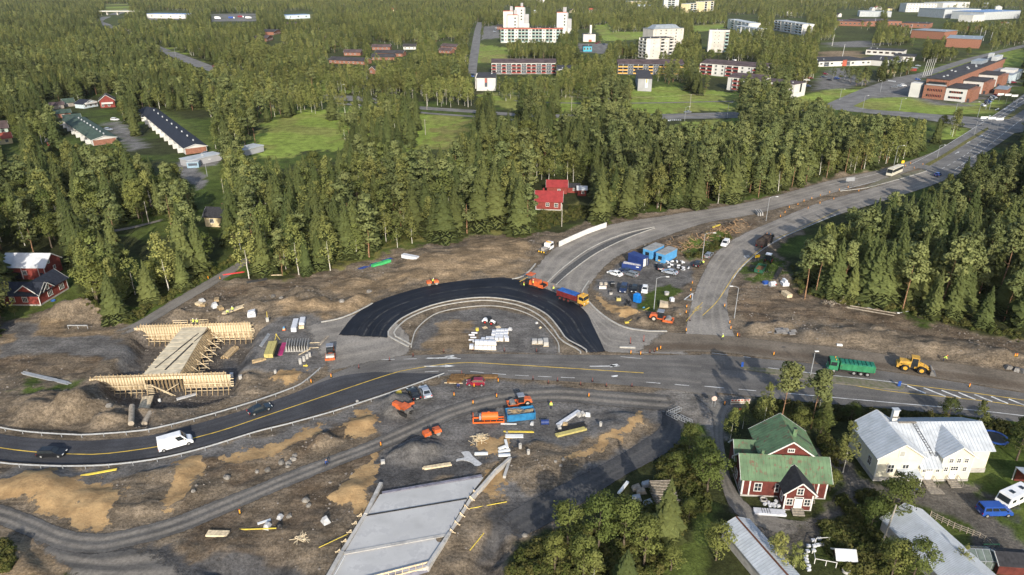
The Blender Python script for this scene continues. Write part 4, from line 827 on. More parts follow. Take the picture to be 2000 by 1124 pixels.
for i in range(4):
 part(t,'pane',MB().box(i+.05,i+.95,.0,.02,.05,1.55),M_ghg);part(t,'roof_pane',MB().slab([(i+.05,.05,1.65),(i+.95,.05,1.65),(i+.95,1.45,2.5),(i+.05,1.45,2.5)],.02),M_ghg);part(t,'roof_pane',MB().slab([(i+.05,1.55,2.5),(i+.95,1.55,2.5),(i+.95,2.95,1.65),(i+.05,2.95,1.65)],.02),M_ghg)
t=thing('garden_shed','garden shed with black felt roof next to the greenhouse','shed',(*G(1946,1122)[:2],0),-.1);gable(t,0,4.6,0,3.2,0,1.9,2.8,'x',.25,M_barn,M_felt)
t=thing('animal_hutch','small wooden hutch with tin roof inside a white rail pen','hutch',(*G(1634,1105)[:2],0),-.08)
gable(t,0,2.3,0,1.8,.0,1.5,2.3,'x',.35,mat('weathered_red_boards',(.20,.09,.06),.9,.25,2),M_silver);part(t,'opening',MB().box(.5,1.3,-.03,.01,.8,1.2),M_felt)
pn=[(1588,1068),(1630,1062),(1632,1085),(1602,1098),(1628,1104),(1590,1105)]
t=thing('pen_fence','white rail pen around the little hutch','fence',(0,0,0));P_=[G(*a)for a in((1586,1082),(1592,1062),(1618,1060),(1590,1102),(1612,1106),(1632,1110))]
for a in P_:part(t,'post',MB().box(a.x-.05,a.x+.05,a.y-.05,a.y+.05,0,1.1),M_white)
for i,j in((0,1),(1,2),(3,4),(4,5),(0,3)):part(t,'rail',MB().beam(P_[i]+Vector((0,0,1.05)),P_[j]+Vector((0,0,1.05)),.06,.1),M_white);
# ---- left farmstead
t=thing('farmhouse','red farmhouse with black roof and white windows by the lawn','house',(-147.5,167.8,0),-.02)
gable(t,0,23.0,0,6.0,0,3.1,5.4,'x',.45,M_red,M_navy);part(t,'foundation',MB().box(-.05,23.05,-.05,6,-.3,.35),M_base)
for x in(13.0,15.8,19.2):window(t,x,-.03,1.1,1.2,1.25,0,3,1)
x_=23.0;t2=thing('farmhouse','red gabled wing of the black-roofed farmhouse facing the lawn','house',(-124.6,167.6,0),R(84))
gable(t2,0,10.8,0,6.5,0,3.3,5.6,'x',.45,M_red,M_navy);part(t2,'foundation',MB().box(-.05,10.85,-.05,6.4,-.3,.35),M_base)
gable(t2,1.6,5.2,-.25,3.5,2.9,3.4,5.0,'y',.3,M_red,M_navy)
window(t2,3.4,-.3,3.3,.7,.9,0,2,1);window(t2,4.0,-.03,1.1,1.5,1.3,0,3,1);window(t2,8.4,-.03,1.1,1.5,1.3,0,3,1)
for x in(.1,10.7):part(t2,'corner_board',MB().box(x-.1,x+.1,-.05,0,.2,3.2),M_white)
part(t,'corner_board',MB().box(22.9,23.1,-.05,0,.2,3.0),M_white);footprint(t,0,23,0,6);footprint(t2,0,11,0,6.5)
t=thing('barn','red barn with white metal roof above the farmhouse','barn',(-145.5,184.9,0),-.02)
gable(t,0,12.2,0,7.4,0,4.0,6.6,'x',.5,M_red,mat('pale_grey_metal_roof',(.52,.53,.54),.5,.08,.6),seams=None)
window(t,6.2,-.03,1.5,1.1,1.1,0,3,1);window(t,12.23,2.4,4.2,.7,.8,RIGHT,2,1);window(t,12.23,4.2,1.8,.8,.9,RIGHT,2,1)
part(t,'door',MB().box(3.0,5.0,-.08,0,.1,2.2),M_felt);part(t,'door',MB().box(10.6,11.5,-.07,0,.1,2.1),[M_navy]);part(t,'door',MB().box(.9,2.2,-.07,0,.1,2.1),M_red)
for x in(.1,12.1,5.4,10.3):part(t,'corner_board',MB().box(x-.1,x+.1,-.06,-.0,.1,3.9),M_white)
footprint(t,0,12,0,8);visr(0,498,135,600)
# ---- red cottage by the wood and its sheds
p,q=G(1046,410),G(1097,411.5);t=thing('cottage','red cottage with bright red sheet roof at the forest edge','cottage',(p.x,p.y,0),face(p,q));M_rr=mat('bright_red_sheet_roof',(.24,.03,.03),.6,.1,.8)
gable(t,0,9.6,0,6.6,0,3.6,6.4,'x',.5,M_red,M_rr);window(t,4.4,-.03,1.5,1.1,1.2);window(t,7.6,-.03,1.3,1.2,1.3);part(t,'chimney',MB().box(2.4,3.0,3.4,4.0,6,7.3),M_rr);part(t,'foundation',MB().box(-.05,9.65,-.05,6.6,-.2,.3),M_base)
for x in(.1,9.5):part(t,'corner_board',MB().box(x-.1,x+.1,-.05,0,.2,3.5),M_white)
footprint(t,0,10,0,7,2)
for nm,lb,cx,cy,w_,d_,zw,zr,rm in(('outbuilding','red outbuilding with red roof behind the forest cottage',1068,379,8,5,3.0,5.0,M_rr),('shed','small red shed with white window beside the forest cottage',1108,377,4.6,3.5,2.4,3.4,M_felt),('shed','tiny red shed with grey tin roof right of the cottage',1128,383,3.4,3,2.6,3.6,M_silver)):
 p=G(cx,cy);t=thing(nm,lb,'shed' if nm=='shed' else 'outbuilding',(p.x,p.y,0),-.05);gable(t,0,w_,0,d_,0,zw,zr,'x',.4,M_red,rm);window(t,w_*.6,-.03,1.0,.9,.9);footprint(t,0,w_,0,d_)
p=G(402,443);t=thing('cottage','small cream cottage with black roof among the trees','cottage',(p.x,p.y,0),-.12);gable(t,0,8,0,6,0,3.8,6.2,'x',.5,mat('cream_render',(.62,.5,.3),.8,.08),M_felt);window(t,2.6,-.03,1.5,1.3,1.3,0,3,1);part(t,'chimney',MB().box(5.5,6.1,3,3.6,6,7.6),M_brick);footprint(t,0,8,0,6,1.5)
# ================================================================ BUILDINGS FARTHER OFF
M_fw=mat('white_render',(0.54,0.53,0.50),.8,.06,.2);M_fg=mat('grey_render',(0.33,0.33,0.34),.85,.08,.2);M_fb=mat('beige_render',(0.50,0.47,0.42),.85,.07,.2)
M_slate=mat('slate_blue_panel',(0.075,0.09,0.115),.7,.12,.3);M_rust=mat('rust_red_band',(0.42,0.10,0.06),.7,.1,.4);M_fr=mat('dark_flat_roof',(0.045,0.042,0.045),.9,.2,.25);M_brr=mat('brown_flat_roof',(0.085,0.06,0.06),.9,.2,.25)
M_teal=mat('teal_balcony_panel',(.30,.45,.42),.6);M_ylp=mat('amber_balcony_panel',(.62,.34,.07),.6);M_dkr=mat('dark_red_balcony_panel',(.25,.03,.025),.6);M_pale=mat('pale_blue_panel',(.5,.58,.62),.6);M_tin=mat('grey_standing_seam_roof',(.22,.25,.28),.5,.1,.3);M_rtile=mat('red_tile_roof',(.34,.08,.05),.8,.12,.4);M_mul=mat('dark_window_frame',(.05,.05,.055),.5)
M_blu=mat('blue_metal_cladding',(.12,.22,.42),.5,.1,.3);M_lgw=mat('light_grey_cladding',(.40,.42,.43),.6,.08,.3);M_yr=mat('pale_yellow_render',(.68,.56,.33),.8,.06,.3)
_BM={}
def balcony_mesh(w,h,pm):
 k=(round(w,1),round(h,1),pm.name)
 if k not in _BM:
  b=MB().box(-w/2,w/2,-1.3,0,-.12,0,1).box(-w/2,w/2,-1.32,-1.24,0,1.0,0).box(-w/2-.06,-w/2+.06,-1.3,0,0,h,1).box(w/2-.06,w/2+.06,-1.3,0,0,h,1).box(-w*.4,w*.4,-.05,.02,.2,h-.5,2)
  _BM[k]=b.mesh('balcony',[pm,M_fw,M_glass])
 return _BM[k]
def facade(t,W_,H_,floors,pat,pm=None,z0=.8,yaw=0,ox=0,oy=0,win=(1.5,1.4),fm=None,ch=None):
 """pat: w window, b balcony, s slate strip with windows, v small window, blank nothing"""
 n=len(pat);cw=W_/n;fh=(H_-z0)/floors;c,s=math.cos(yaw),math.sin(yaw)
 def L(x,y):return ox+c*x-s*y,oy+s*x+c*y
 for i,ch_ in enumerate(pat):
  x=(i+.5)*cw
  if ch_=='s':
   X_,Y_=L(x,-.04);part(t,'slate_panel',MB().box(-cw*.47,cw*.47,-.04,.04,.3,H_-.4),M_slate,(X_,Y_,0),yaw)
  for f in range(floors):
   z=z0+f*fh
   if ch_ in 'wsv':
    for dx in((-.22,.22)if ch_=='s' and cw>4 else(0,)):
     X_,Y_=L(x+dx*cw,-.11 if ch_=='s' else-.03);ww=win if ch_!='v' else(.8,.8);window(t,X_,Y_,z+.45*fh-ww[1]/2+.15,ww[0],ww[1],yaw,2 if ww[0]>1 else 1,1,fm,fr=.1)
   elif ch_=='b':
    X_,Y_=L(x,0);link('balcony',balcony_mesh(cw*.92,fh*.92,pm),t,(X_,Y_,z),yaw)
def block(name,label,cat,a,b,depth,H_,wm,rm,floors=3,pat='',pm=None,side=None,sidepat='',roof='flat',over=.3,win=(1.5,1.4),fm=None,parapet=None,group=None,zr=2.0,m=2.0,names='wall',z0=.8):
 p,q=G(*a),G(*b);W_=(q-p).length;t=thing(name,label,cat,(p.x,p.y,0),face(p,q),group)
 if roof=='flat':
  part(t,'wall',MB().box(0,W_,0,depth,-.5,H_),wm);ro=part(t,'roof',MB().box(-over,W_+over,-over,depth+over,H_+.002,H_+.35),rm)
  if parapet:part(ro,'parapet',MB().box(-over-.02,W_+over+.02,-over-.06,-over-.01,H_-.5,H_+.5),parapet)
  for k in range(max(1,int(W_/14))):x=random.uniform(1,W_-1);y=random.uniform(1,depth-1);part(ro,'roof_vent',MB().box(x-.4,x+.4,y-.4,y+.4,H_+.35,H_+1.1),M_lgw)
 elif roof=='pent':
  part(t,'wall',MB().extrx([(0,-.5),(depth,-.5),(depth,H_+zr),(0,H_)],0,W_),wm);part(t,'roof',MB().hexa([(-over,-over,H_),(W_+over,-over,H_),(W_+over,depth+over,H_+zr),(-over,depth+over,H_+zr),(-over,-over,H_+.3),(W_+over,-over,H_+.3),(W_+over,depth+over,H_+zr+.3),(-over,depth+over,H_+zr+.3)]),rm)
 else:gable(t,0,W_,0,depth,-.3,H_,H_+zr,roof,.5,wm,rm)
 if pat:facade(t,W_,H_,floors,pat,pm,z0,win=win,fm=fm)
 if sidepat:
  if side=='L':facade(t,depth,H_,floors,sidepat,pm,z0,LEFT,0,depth,win,fm)
  else:facade(t,depth,H_,floors,sidepat,pm,z0,RIGHT,W_,0,win,fm)
 footprint(t,0,W_,0,depth,m);return t,W_
def pxbox(t,org,xl,xr,yt,yb,y0,y1,m,name='wall',z0=None):
 """box whose silhouette on plane y (depth offset y0 behind origin row) matches photo columns"""
 s=scale_at(org[1]);p=G(*org);X0,X1=(xl-org[0])/s,(xr-org[0])/s;o=part(t,name,MB().box(X0,X1,y0,y1,((org[1]-yb)/s if z0 is None else z0),(org[1]-yt)/s),m);return X0,X1,(org[1]-yt)/s
# ---- white tower pair behind the long block
org=(983,66);p=G(*org);t=thing('apartment_tower','stepped white apartment tower with grey stair cores','tower',(p.x,p.y,0))
for xl,xr,yt,y0,y1,m_ in((983,1002,26,6,16,M_fw),(991,1010.5,32.5,0,12,M_fw),(1010.5,1014,32,2,12,M_fg),(1006,1023,19,14,26,M_fw),(1023,1026,19.5,15,26,M_fg),(1003.5,1010,24,12,16,M_fg),(1026,1033,32,17,28,M_fg),(996,1001.5,17,10,15,M_fg),(1017,1021.5,11.5,18,24,M_fg),(1022,1034,48.5,12,17,M_fw)):X0,X1,ZT=pxbox(t,org,xl,xr,yt,66,y0,y1,m_)
s=scale_at(66)
for k,(xx,yy,yo)in enumerate([(1006,38,0),(1006,44.5,0),(1006,50,0),(1006,55.5,0),(1018.5,24.5,14),(1018.5,30,14),(1018.5,35.5,14),(1018.5,41,14)]):window(t,(xx-983)/s,yo-.03,(66-yy)/s-1,2.2,1.9,0,2,1,M_fg)
for xl,xr,yt,y0 in((983,1002,26,6),(991,1010.5,32.5,0),(1006,1023,19,14)):part(t,'roof',MB().box((xl-983)/s-.2,(xr-983)/s+.2,y0-.25,y0+10,(66-yt)/s+.01,(66-yt)/s+.7),M_rust)
footprint(t,0,42,0,30,3)
org=(1087,66);p=G(*org);t=thing('apartment_tower','single white apartment tower with grey lift head','tower',(p.x,p.y,0))
for xl,xr,yt,y0,y1,m_ in((1087,1106,28,0,12,M_fw),(1106,1109,28,1,12,M_fg),(1099,1105.5,18.5,3,9,M_fg),(1109,1116,39.5,4,14,M_fg),(1109,1118,57,0,4,M_fw)):pxbox(t,org,xl,xr,yt,66,y0,y1,m_)
part(t,'roof',MB().box(-.2,19/s+.2,-.25,10,38/s+.01,38/s+.7),M_rust)
for yy in(33,39,44.5,50):window(t,15/s,-.03,(66-yy)/s-1,2.2,1.9,0,2,1,M_fg)
footprint(t,0,24,0,15,3)
block('apartment_block','long white balcony block with rust red roof band','apartments',(978,84),(1099,84),13,17.0,M_fw,M_fr,4,'bwbbwbbbwbbbwbbwbb',M_teal,parapet=M_rust,z0=1.5)
t,_=block('service_building','white boxy building with thin chimney beside a lawn','building',(1139,82),(1163,82),14,9.2,M_fw,M_fr,2,'');part(t,'chimney',MB().box(8.5,11,5,7.5,9,20),M_fw);part(t,'door',MB().box(7,11,-.08,0,0,2.6),M_rust)
block('kiosk_building','small turquoise and yellow building with dark roof','building',(1139,101),(1156,101),10,5.5,mat('turquoise_cladding',(.05,.33,.45),.6),M_fr,1,'www',win=(1.6,2.2),fm=M_yr,z0=.6)
for k,(a,b,lb)in enumerate([((968,43),(982,43),'small white house with red roof left of the tower'),((971,58),(981,58),'small orange-brick shed beside the tower car park')]):
 block('house',lb,'house',a,b,9,4.5,M_fw if k==0 else M_brick,M_rtile if k==0 else M_fr,1,'ww',roof='x',zr=2.6)
block('apartment_block','three-storey block with red balconies and slate panels','apartments',(960,145),(1086,145),12,9.2,M_fw,M_brr,3,'bsbsbbsbbsbsb',M_dkr,roof='pent',zr=2.2)
t,W_=block('apartment_block','white end-on block with dark roof and red slot window','apartments',(931,178),(968,178),30,9.4,M_fw,M_fr,3,'',side='L',sidepat='bwbwbw',pm=M_dkr,roof='flat');part(t,'slot_window',MB().box(W_*.43,W_*.57,-.08,.01,3,9.2),M_slate);part(t,'red_panel',MB().box(W_*.46,W_*.53,-.12,-.08,6,9.2),M_rust)
block('apartment_block','dark-roofed block half hidden behind birches','apartments',(1090,156),(1118,156),24,8.5,M_fw,M_fr,3,'wbw',M_dkr)
block('apartment_block','three-storey block with amber balconies and slate panels','apartments',(1206,146),(1334,147),12,9.0,M_slate,M_brr,3,'bbsbbsbsbbsbb',M_ylp,roof='pent',zr=2.4)
p,q=G(1245,178),G(1272,179);t=thing('apartment_block','grey end-on block with dark roof and pale slot window','apartments',(p.x,p.y,0),face(p,q));W_=(q-p).length
part(t,'wall',MB().hexa([(0,0,-.5),(W_,0,-.5),(W_-6,50,-.5),(-6,50,-.5),(0,0,9),(W_,0,9),(W_-6,50,9),(-6,50,9)]),M_fg);part(t,'roof',MB().hexa([(-.5,-.4,9.01),(W_+.5,-.4,9.01),(W_-6,50,9.01),(-7,50,9.01),(-.5,-.4,9.5),(W_+.5,-.4,9.5),(W_-6,50,9.5),(-7,50,9.5)]),M_fr);part(t,'slot_window',MB().box(W_*.52,W_*.72,-.08,.01,2.5,8.8),M_pale);part(t,'amber_panel',MB().box(W_*.58,W_*.66,-.12,-.08,6,8.8),M_ylp);footprint(t,-8,14,0,50)
# beige towers
t,W_=block('apartment_tower','beige tower with balconies and white corner fin','tower',(1262,117),(1312,115),16,20.5,M_fb,M_fr,6,' v bvb',M_fw,side='L',sidepat='bb',z0=1);part(t,'corner_fin',MB().box(-.6,3.4,-.3,.0,0,20.8),M_fw)
t,W_=block('apartment_tower','tall beige tower with grey standing-seam roof','tower',(1273,102),(1332,99),20,24,M_fb,M_tin,7,'vwwvwv',M_fw,z0=1);part(t,'attic',MB().hexa([(3,3,24.3),(W_-3,3,24.3),(W_-3,17,24.3),(3,17,24.3),(8,6,28),(W_-8,6,28),(W_-8,14,28),(8,14,28)]),M_tin)
t,W_=block('apartment_tower','grey and white tower with corner balconies','tower',(1382,102),(1420,103),20,23,M_fb,M_fr,6,' vv b',M_teal,side='L',sidepat='wbw',z0=1);part(t,'corner_fin',MB().box(-.3,3.2,-.2,0,0,23.3),M_fw);part(t,'roof_rim',MB().box(-.3,W_+.3,-.45,-.3,21.5,23.6),M_fw)
block('apartment_block','white block with dark red balconies and brown roof, upper of two','apartments',(1366,146),(1494,157),13,9.6,M_fw,M_brr,3,'bbwwbbwwbb',M_dkr,roof='pent',zr=2.2)
block('apartment_block','white block with dark red balconies, lower of two, behind round willows','apartments',(1419,176),(1490,183),12,9.4,M_fw,M_brr,3,' bbwbbw',M_dkr,roof='pent',zr=2.0)
t,W_=block('apartment_block','white end-on block with black slot window by the car park','apartments',(1548,192),(1571,187),26,9.2,M_fw,M_brr,3,'',side='L',sidepat='bwbwbw',pm=M_dkr);part(t,'slot_window',MB().box(W_*.5,W_*.64,-.08,.01,3.2,9.0),M_glass)
for a,b,h,d,lb,pt,sd in[((1420,56),(1462,66),14,16,'white terraced slab block with pale roof, left of two','wbwbwb',None),((1432,64),(1480,72),10,12,'low white slab block in front of the terraced one','wbwbwb',None),((1511,60),(1566,70),15,16,'white slab block with pale roof and balcony front','bbwbbwbb',None),((1296,16),(1325,16),20,14,'white balcony tower at the upper edge','wbbw',None),((1340,26),(1366,24),19,14,'white tower left of the yellow one at upper edge','wbbw',None),((1368,24),(1392,22),22,14,'pale yellow tower at the upper edge','wbwb',None)]:
 block('apartment_block',lb,'apartments',a,b,d,h,M_yr if 'yellow' in lb else M_fw,M_lgw,4,pt,M_pale,z0=1.5)
# ---- nursery school with flat roofs
t,W_=block('nursery_school','low white school with black flat roofs and brown panels','school',(1598,131),(1700,128),34,4.6,M_fw,M_fr,1,'wsw wsw ww',win=(2.4,1.4));part(t,'entrance_panel',MB().box(W_*.45,W_*.53,-.2,0,0,5.6),M_rust)
block('nursery_school','rear school wing with roof light and orange columns','school',(1690,107),(1762,111),26,5.2,M_fw,M_fr,1,'wwwwww',win=(3.4,1.6),fm=M_brick);block('nursery_school','right school wing with wide eaves','school',(1745,118),(1785,120),20,4.6,M_fw,M_fr,1,'wwww',over=1.2,fm=M_brick);block('nursery_school','white school wing facing the small car park','school',(1726,130),(1760,122),24,4.8,M_fw,M_fr,1,'wsws')
block('bin_shed','pale shed with dark roof by the school street','shed',(1732,146),(1751,142),8,4.0,M_yr,M_fr,1,'v',roof='pent',zr=.8);block('bus_shelter','small dark red shelter beside the street','shelter',(1776,139),(1790,139),4,2.4,M_dkr,M_tin,1,'',over=.8)
# ---- brick office with white wings
p=G(1800,192);q=G(1842,196);t=thing('office_building','orange brick office with three white wings and black roofs','office',(p.x,p.y,0),face(p,q));yw=t.rotation_euler.z
fwd=(G(1925,141)-G(1805,191));ang=math.atan2(fwd.y,fwd.x)-yw;Lf=math.hypot(fwd.x,fwd.y);dv=Vector((math.cos(ang),math.sin(ang),0));sx=Vector((1,0,0))
def para(x0,x1,d0,d1,z0,z1,m_,name='wall',par=None):
 c=[sx*x0+dv*d0,sx*x1+dv*d0,sx*x1+dv*d1,sx*x0+dv*d1];return part(par or t,name,MB().hexa([(v.x,v.y,z0)for v in c]+[(v.x,v.y,z1)for v in c]),m_)
Wb=(q-p).length;para(0,Wb,0,Lf*.98,-.5,9.2,M_brick);para(-.4,Wb+.4,4,Lf*.98+1,9.21,13.0,M_brick);r_=para(-1,Wb+1,3.5,Lf,13.01,13.6,M_fr,'roof');para(-9,-2.6,1,10,-.5,9.6,M_fw);para(-2.6,0,2,9,-.5,8.6,M_slate);para(2,Wb-1,.2,4,9.21,11.6,M_glass,'terrace_glazing');para(1,Wb,-.4,.4,9.2,10.1,M_fg,'terrace_parapet')
for k in range(12):x,d_=random.uniform(2,Wb-2),random.uniform(10,Lf*.9);para(x,x+1,d_,d_+1.6,13.6,14.3,M_lgw,'roof_vent',r_)
para(2,Wb-4,Lf*.62,Lf*.74,13.6,16,M_tin,'plant_room',r_);para(6,9,Lf*.82,Lf*.86,13.6,19,M_lgw,'exhaust_stack',r_);para(Wb-4,Wb,Lf*.8,Lf*.92,13.6,17,M_lgw,'plant_room',r_)
for z in(1.6,5.4):para(2.2,Wb-2,-.1,.05,z,z+1.5,M_glass,'ribbon_window')
for x in np.linspace(3.4,Wb-3,8):
 for z in(1.6,5.4):para(x,x+.25,-.16,-.1,z,z+1.5,M_rust,'mullion')
q2=t.matrix_basis.inverted()@G(1885,199);Ww=q2.x-Wb
for k,d0 in enumerate((0.0,Lf*.25,Lf*.50)):
 para(Wb+.3,Wb+Ww,d0,d0+Lf*.13,-.5,8.4,M_fw,'wing_wall');para(Wb,Wb+Ww+.6,d0-.4,d0+Lf*.14,8.41,8.9,M_fr,'wing_roof');para(Wb+Ww,Wb+Ww+3.4,d0+1,d0+Lf*.12,-.5,8.2,M_brick,'stair_tower')
 for z in(1.6,5.2):para(Wb+2.5,Wb+Ww-2.2,d0-.1,d0+.05,z,z+1.4,M_glass,'ribbon_window')
 for x in np.linspace(Wb+4,Wb+Ww-4,6):
  for z in(1.6,5.2):para(x,x+.25,d0-.16,d0-.1,z,z+1.4,M_rust,'mullion')
 para(Wb+Ww+1,Wb+Ww+2.4,d0+.9,d0+1,0,2.4,M_mul,'door')
para(Wb,Wb+Ww+5,Lf*.66,Lf*.92,-.5,6.0,M_pale,'rear_hall_wall');para(Wb,Wb+Ww+5,Lf*.66,Lf*.92,6.01,6.4,M_tin,'rear_hall_roof');para(Wb+Ww*.5,Wb+Ww+3,Lf*.74,Lf*.84,6.4,8.4,M_fw,'roof_screen');footprint(t,-8,Wb+Ww+40,-2,110,2)
block('brick_shed','low orange brick outbuilding by the office car park','shed',(1941,184),(1964,186),20,3.6,M_brick,M_tin,1,'')
# ---- sports hall, school, works halls
block('sports_hall','orange brick hall with curved grey roof','hall',(1846,92),(1912,95),55,10,M_brick,M_tin,1,'',roof='flat',over=.6);block('sports_hall','orange brick drum-like hall with green fascia','hall',(1778,74),(1842,78),40,10,M_brick,M_tin,1,'',over=.8)
for a,b,d,h,wm,rm,pt,lb,nm in[((1622,50),(1690,52),60,7,M_brick,M_brr,'wwwwwwww','long brick school with brown roof and white window band','school_building'),((1690,52),(1760,52),70,8,M_brick,M_brr,'wwww wwww','wide brick school range with dark roof','school_building'),((1760,54),(1812,56),40,7,M_brick,M_fr,'wwww','low brick range right of the school','school_building'),((1678,33),(1740,34),40,10,M_lgw,M_lgw,'','white saw-roofed works hall','works_hall'),((1768,24),(1827,24),30,18,M_fw,M_lgw,'wwwwwwwwww','long white four-storey block with red-roofed end','apartment_block'),((1842,36),(1912,35),70,16,M_lgw,M_tin,'','grey metal works hall with red doors','works_hall'),((1918,40),(1990,36),60,14,M_lgw,M_blu,'','pale works hall with blue roof','works_hall'),((1898,44),(1922,42),24,12,M_fw,M_lgw,'','white boxy annex between the works halls','works_annex'),((1840,18),(1892,16),50,14,M_fw,M_lgw,'www','white stepped hall at the upper right edge','works_hall'),((1860,58),(1900,60),30,6,M_brick,M_fr,'wwww','brick pavilion with white band below the works hall','pavilion'),((560,38),(606,36),24,7,M_pale,M_blu,'www','pale warehouse with blue roof at the far clearing','warehouse'),((288,36),(362,37),30,8,M_fw,M_blu,'wwww','white depot with blue band at the upper left','depot'),((1225,10),(1264,10),40,9,M_yr,M_tin,'www','low grey-roofed hall between far trees','works_hall'),((1245,17),(1270,17),24,8,M_lgw,M_blu,'','small blue-roofed hall between far trees','works_hall'),((1046,6),(1064,6),16,10,M_fw,M_lgw,'ww','white house at the upper edge above the towers','house')]:
 block(nm,lb,nm.split('_')[-1]if nm!='apartment_block' else 'apartments',a,b,d,h,wm,rm,4 if h>15 and pt else 1,pt,win=(3.0,1.8)if h<12 else(1.8,1.6))
for k,(x,y,w_,h,rm,wm,lb)in enumerate([(1716,19,16,5,M_rtile,M_fw,'white house with red roof in the far suburb'),(1736,21,18,5,M_fr,M_yr,'yellow house with black roof in the far suburb'),(1706,21,10,4.5,M_tin,M_fw,'white house with grey roof in the far suburb'),(1614,11,10,6,M_fr,M_yr,'pale yellow gable house in the far suburb'),(1650,8,12,6,M_fr,M_fw,'white gable house at far upper right'),(1568,6,10,6,M_tin,M_yr,'cream house at the far upper edge'),(1640,34,9,5,M_fr,M_fw,'white house beside the long brick school'),(1155,25,10,6,M_rtile,M_fw,'white house with orange roof among far birches'),(1119,26,9,6,M_fr,M_yr,'cream gable house beside the single tower'),(1048,28,9,5,M_lgw,M_fw,'small white roof showing between birches'),(1540,31,12,6,M_rtile,M_fw,'white house with terracotta roof right of slab blocks'),(1928,14,14,7,M_lgw,M_fw,'white far house at the upper right'),(1950,20,14,7,M_lgw,M_fw,'large white far house right of the stepped hall'),(768,24,9,5,M_rtile,M_yr,'tiny pink house in the far forest'),(826,34,12,4,M_rtile,M_yr,'far cottage with pink walls between trees'),(1690,2,12,6,M_fr,M_fw,'white house touching the upper edge'),(1965,55,20,6,M_rtile,M_fw,'white pavilion with red roof near right edge'),(1462,4,12,6,M_fr,M_yr,'cream house at the upper edge above white slabs'),(1500,52,8,4,M_rtile,M_fw,'small red-roofed house between slab blocks')]):
 p=G(x,y);t=thing('house',lb,'house',(p.x,p.y,0),random.uniform(-.4,.4),'houses in the far suburb');gable(t,-w_/2,w_/2,0,9,-.3,h,h+3,'x' if k%2 else 'y',.5,wm,rm);footprint(t,-w_/2,w_/2,0,9,3)
 for dx in(-w_*.25,w_*.25):window(t,dx,-.03,1.4,1.3,1.4)
# ---- brick row houses in the valley wood
for k,(x0,y0,x1,y1,d,h,rz,lb)in enumerate([(643,124,712,127,14,3.4,'x','long brick row house with black roof in the wood'),(672,109,704,109,12,3.4,'x','brick house with white gable edge, left of a pair'),(733,110,786,111,13,3.4,'x','wide brick house with brown roof in the wood'),(727,98,762,98,12,3.4,'x','brick house with brown roof behind the wide one'),(788,97,812,97,10,3.4,'x','white terrace house with dark roof in the wood'),(861,96,890,98,12,3.4,'x','brick house with brown roof near the uphill street'),(722,144,734,145,12,3.6,'y','small black-roofed brick house under birches'),(521,82,534,78,18,4.5,'y','brick gable house beside the bend, nearer one'),(535,69,549,66,18,4.5,'y','brick gable house beside the bend, farther one'),(562,53,586,52,14,4,'x','brown-roofed house at the wood clearing'),(727,118,770,118,12,3.2,'x','low black-roofed row between birches'),(857,104,880,105,10,3.2,'x','low brick annex near the uphill street')]):
 p,q=G(x0,y0),G(x1,y1);W_=(q-p).length;t=thing('row_house',lb,'house',(p.x,p.y,0),face(p,q),'brick houses in the valley wood');gable(t,0,W_,0,d,-.3,h,h+2.4,rz,.7,M_brick if k!=4 else M_fw,M_brr if k%2 else M_fr);footprint(t,0,W_,0,d,2)
 for x in np.arange(2,W_-1,5):window(t,x,-.03,1.0,1.4,1.3)
# ---- row houses on the left hillside
def rowhouse(label,a,b,width,h,zr,wm,rm,endm):
 A,B=G(*a),G(*b);L_=math.hypot(B.x-A.x,B.y-A.y);t=thing('row_house',label,'house',(A.x,A.y,0),face(A,B));ro=gable(t,0,L_,-width/2,width/2,-.3,h,h+zr,'x',.6,wm,rm)
 for k in range(9):x=L_*(k+.7)/10;part(ro,'roof_vent',MB().box(x,x+.7,-1.5,-.9,h+zr*.7,h+zr*.7+1.0),M_lgw)
 for x in np.arange(3,L_-2,6):window(t,x,-width/2-.03,1,1.5,1.3);window(t,x,width/2+.03,1,1.5,1.3,BACK)
 for x in np.arange(5.5,L_,11):part(t,'party_wall',MB().box(x-.15,x+.15,width/2,width/2+2.4,0,2.4),M_fw)
 part(t,'gable_wall',MB().box(-.12,-.01,-width/2+.2,width/2-.2,0,h-.4),endm);footprint(t,0,L_,-width/2,width/2,2);return t
rowhouse('long row house with blue-black roof and brick gable end',(384,300),(290,224),10,3.2,1.4,M_fw,M_navy,M_brick);rowhouse('long row house with dark green roof and white fins',(206,282),(146,242),11,3.0,1.3,M_fw,mat('dark_green_felt_roof',(.055,.085,.065),.9,.15,.4),M_brick)
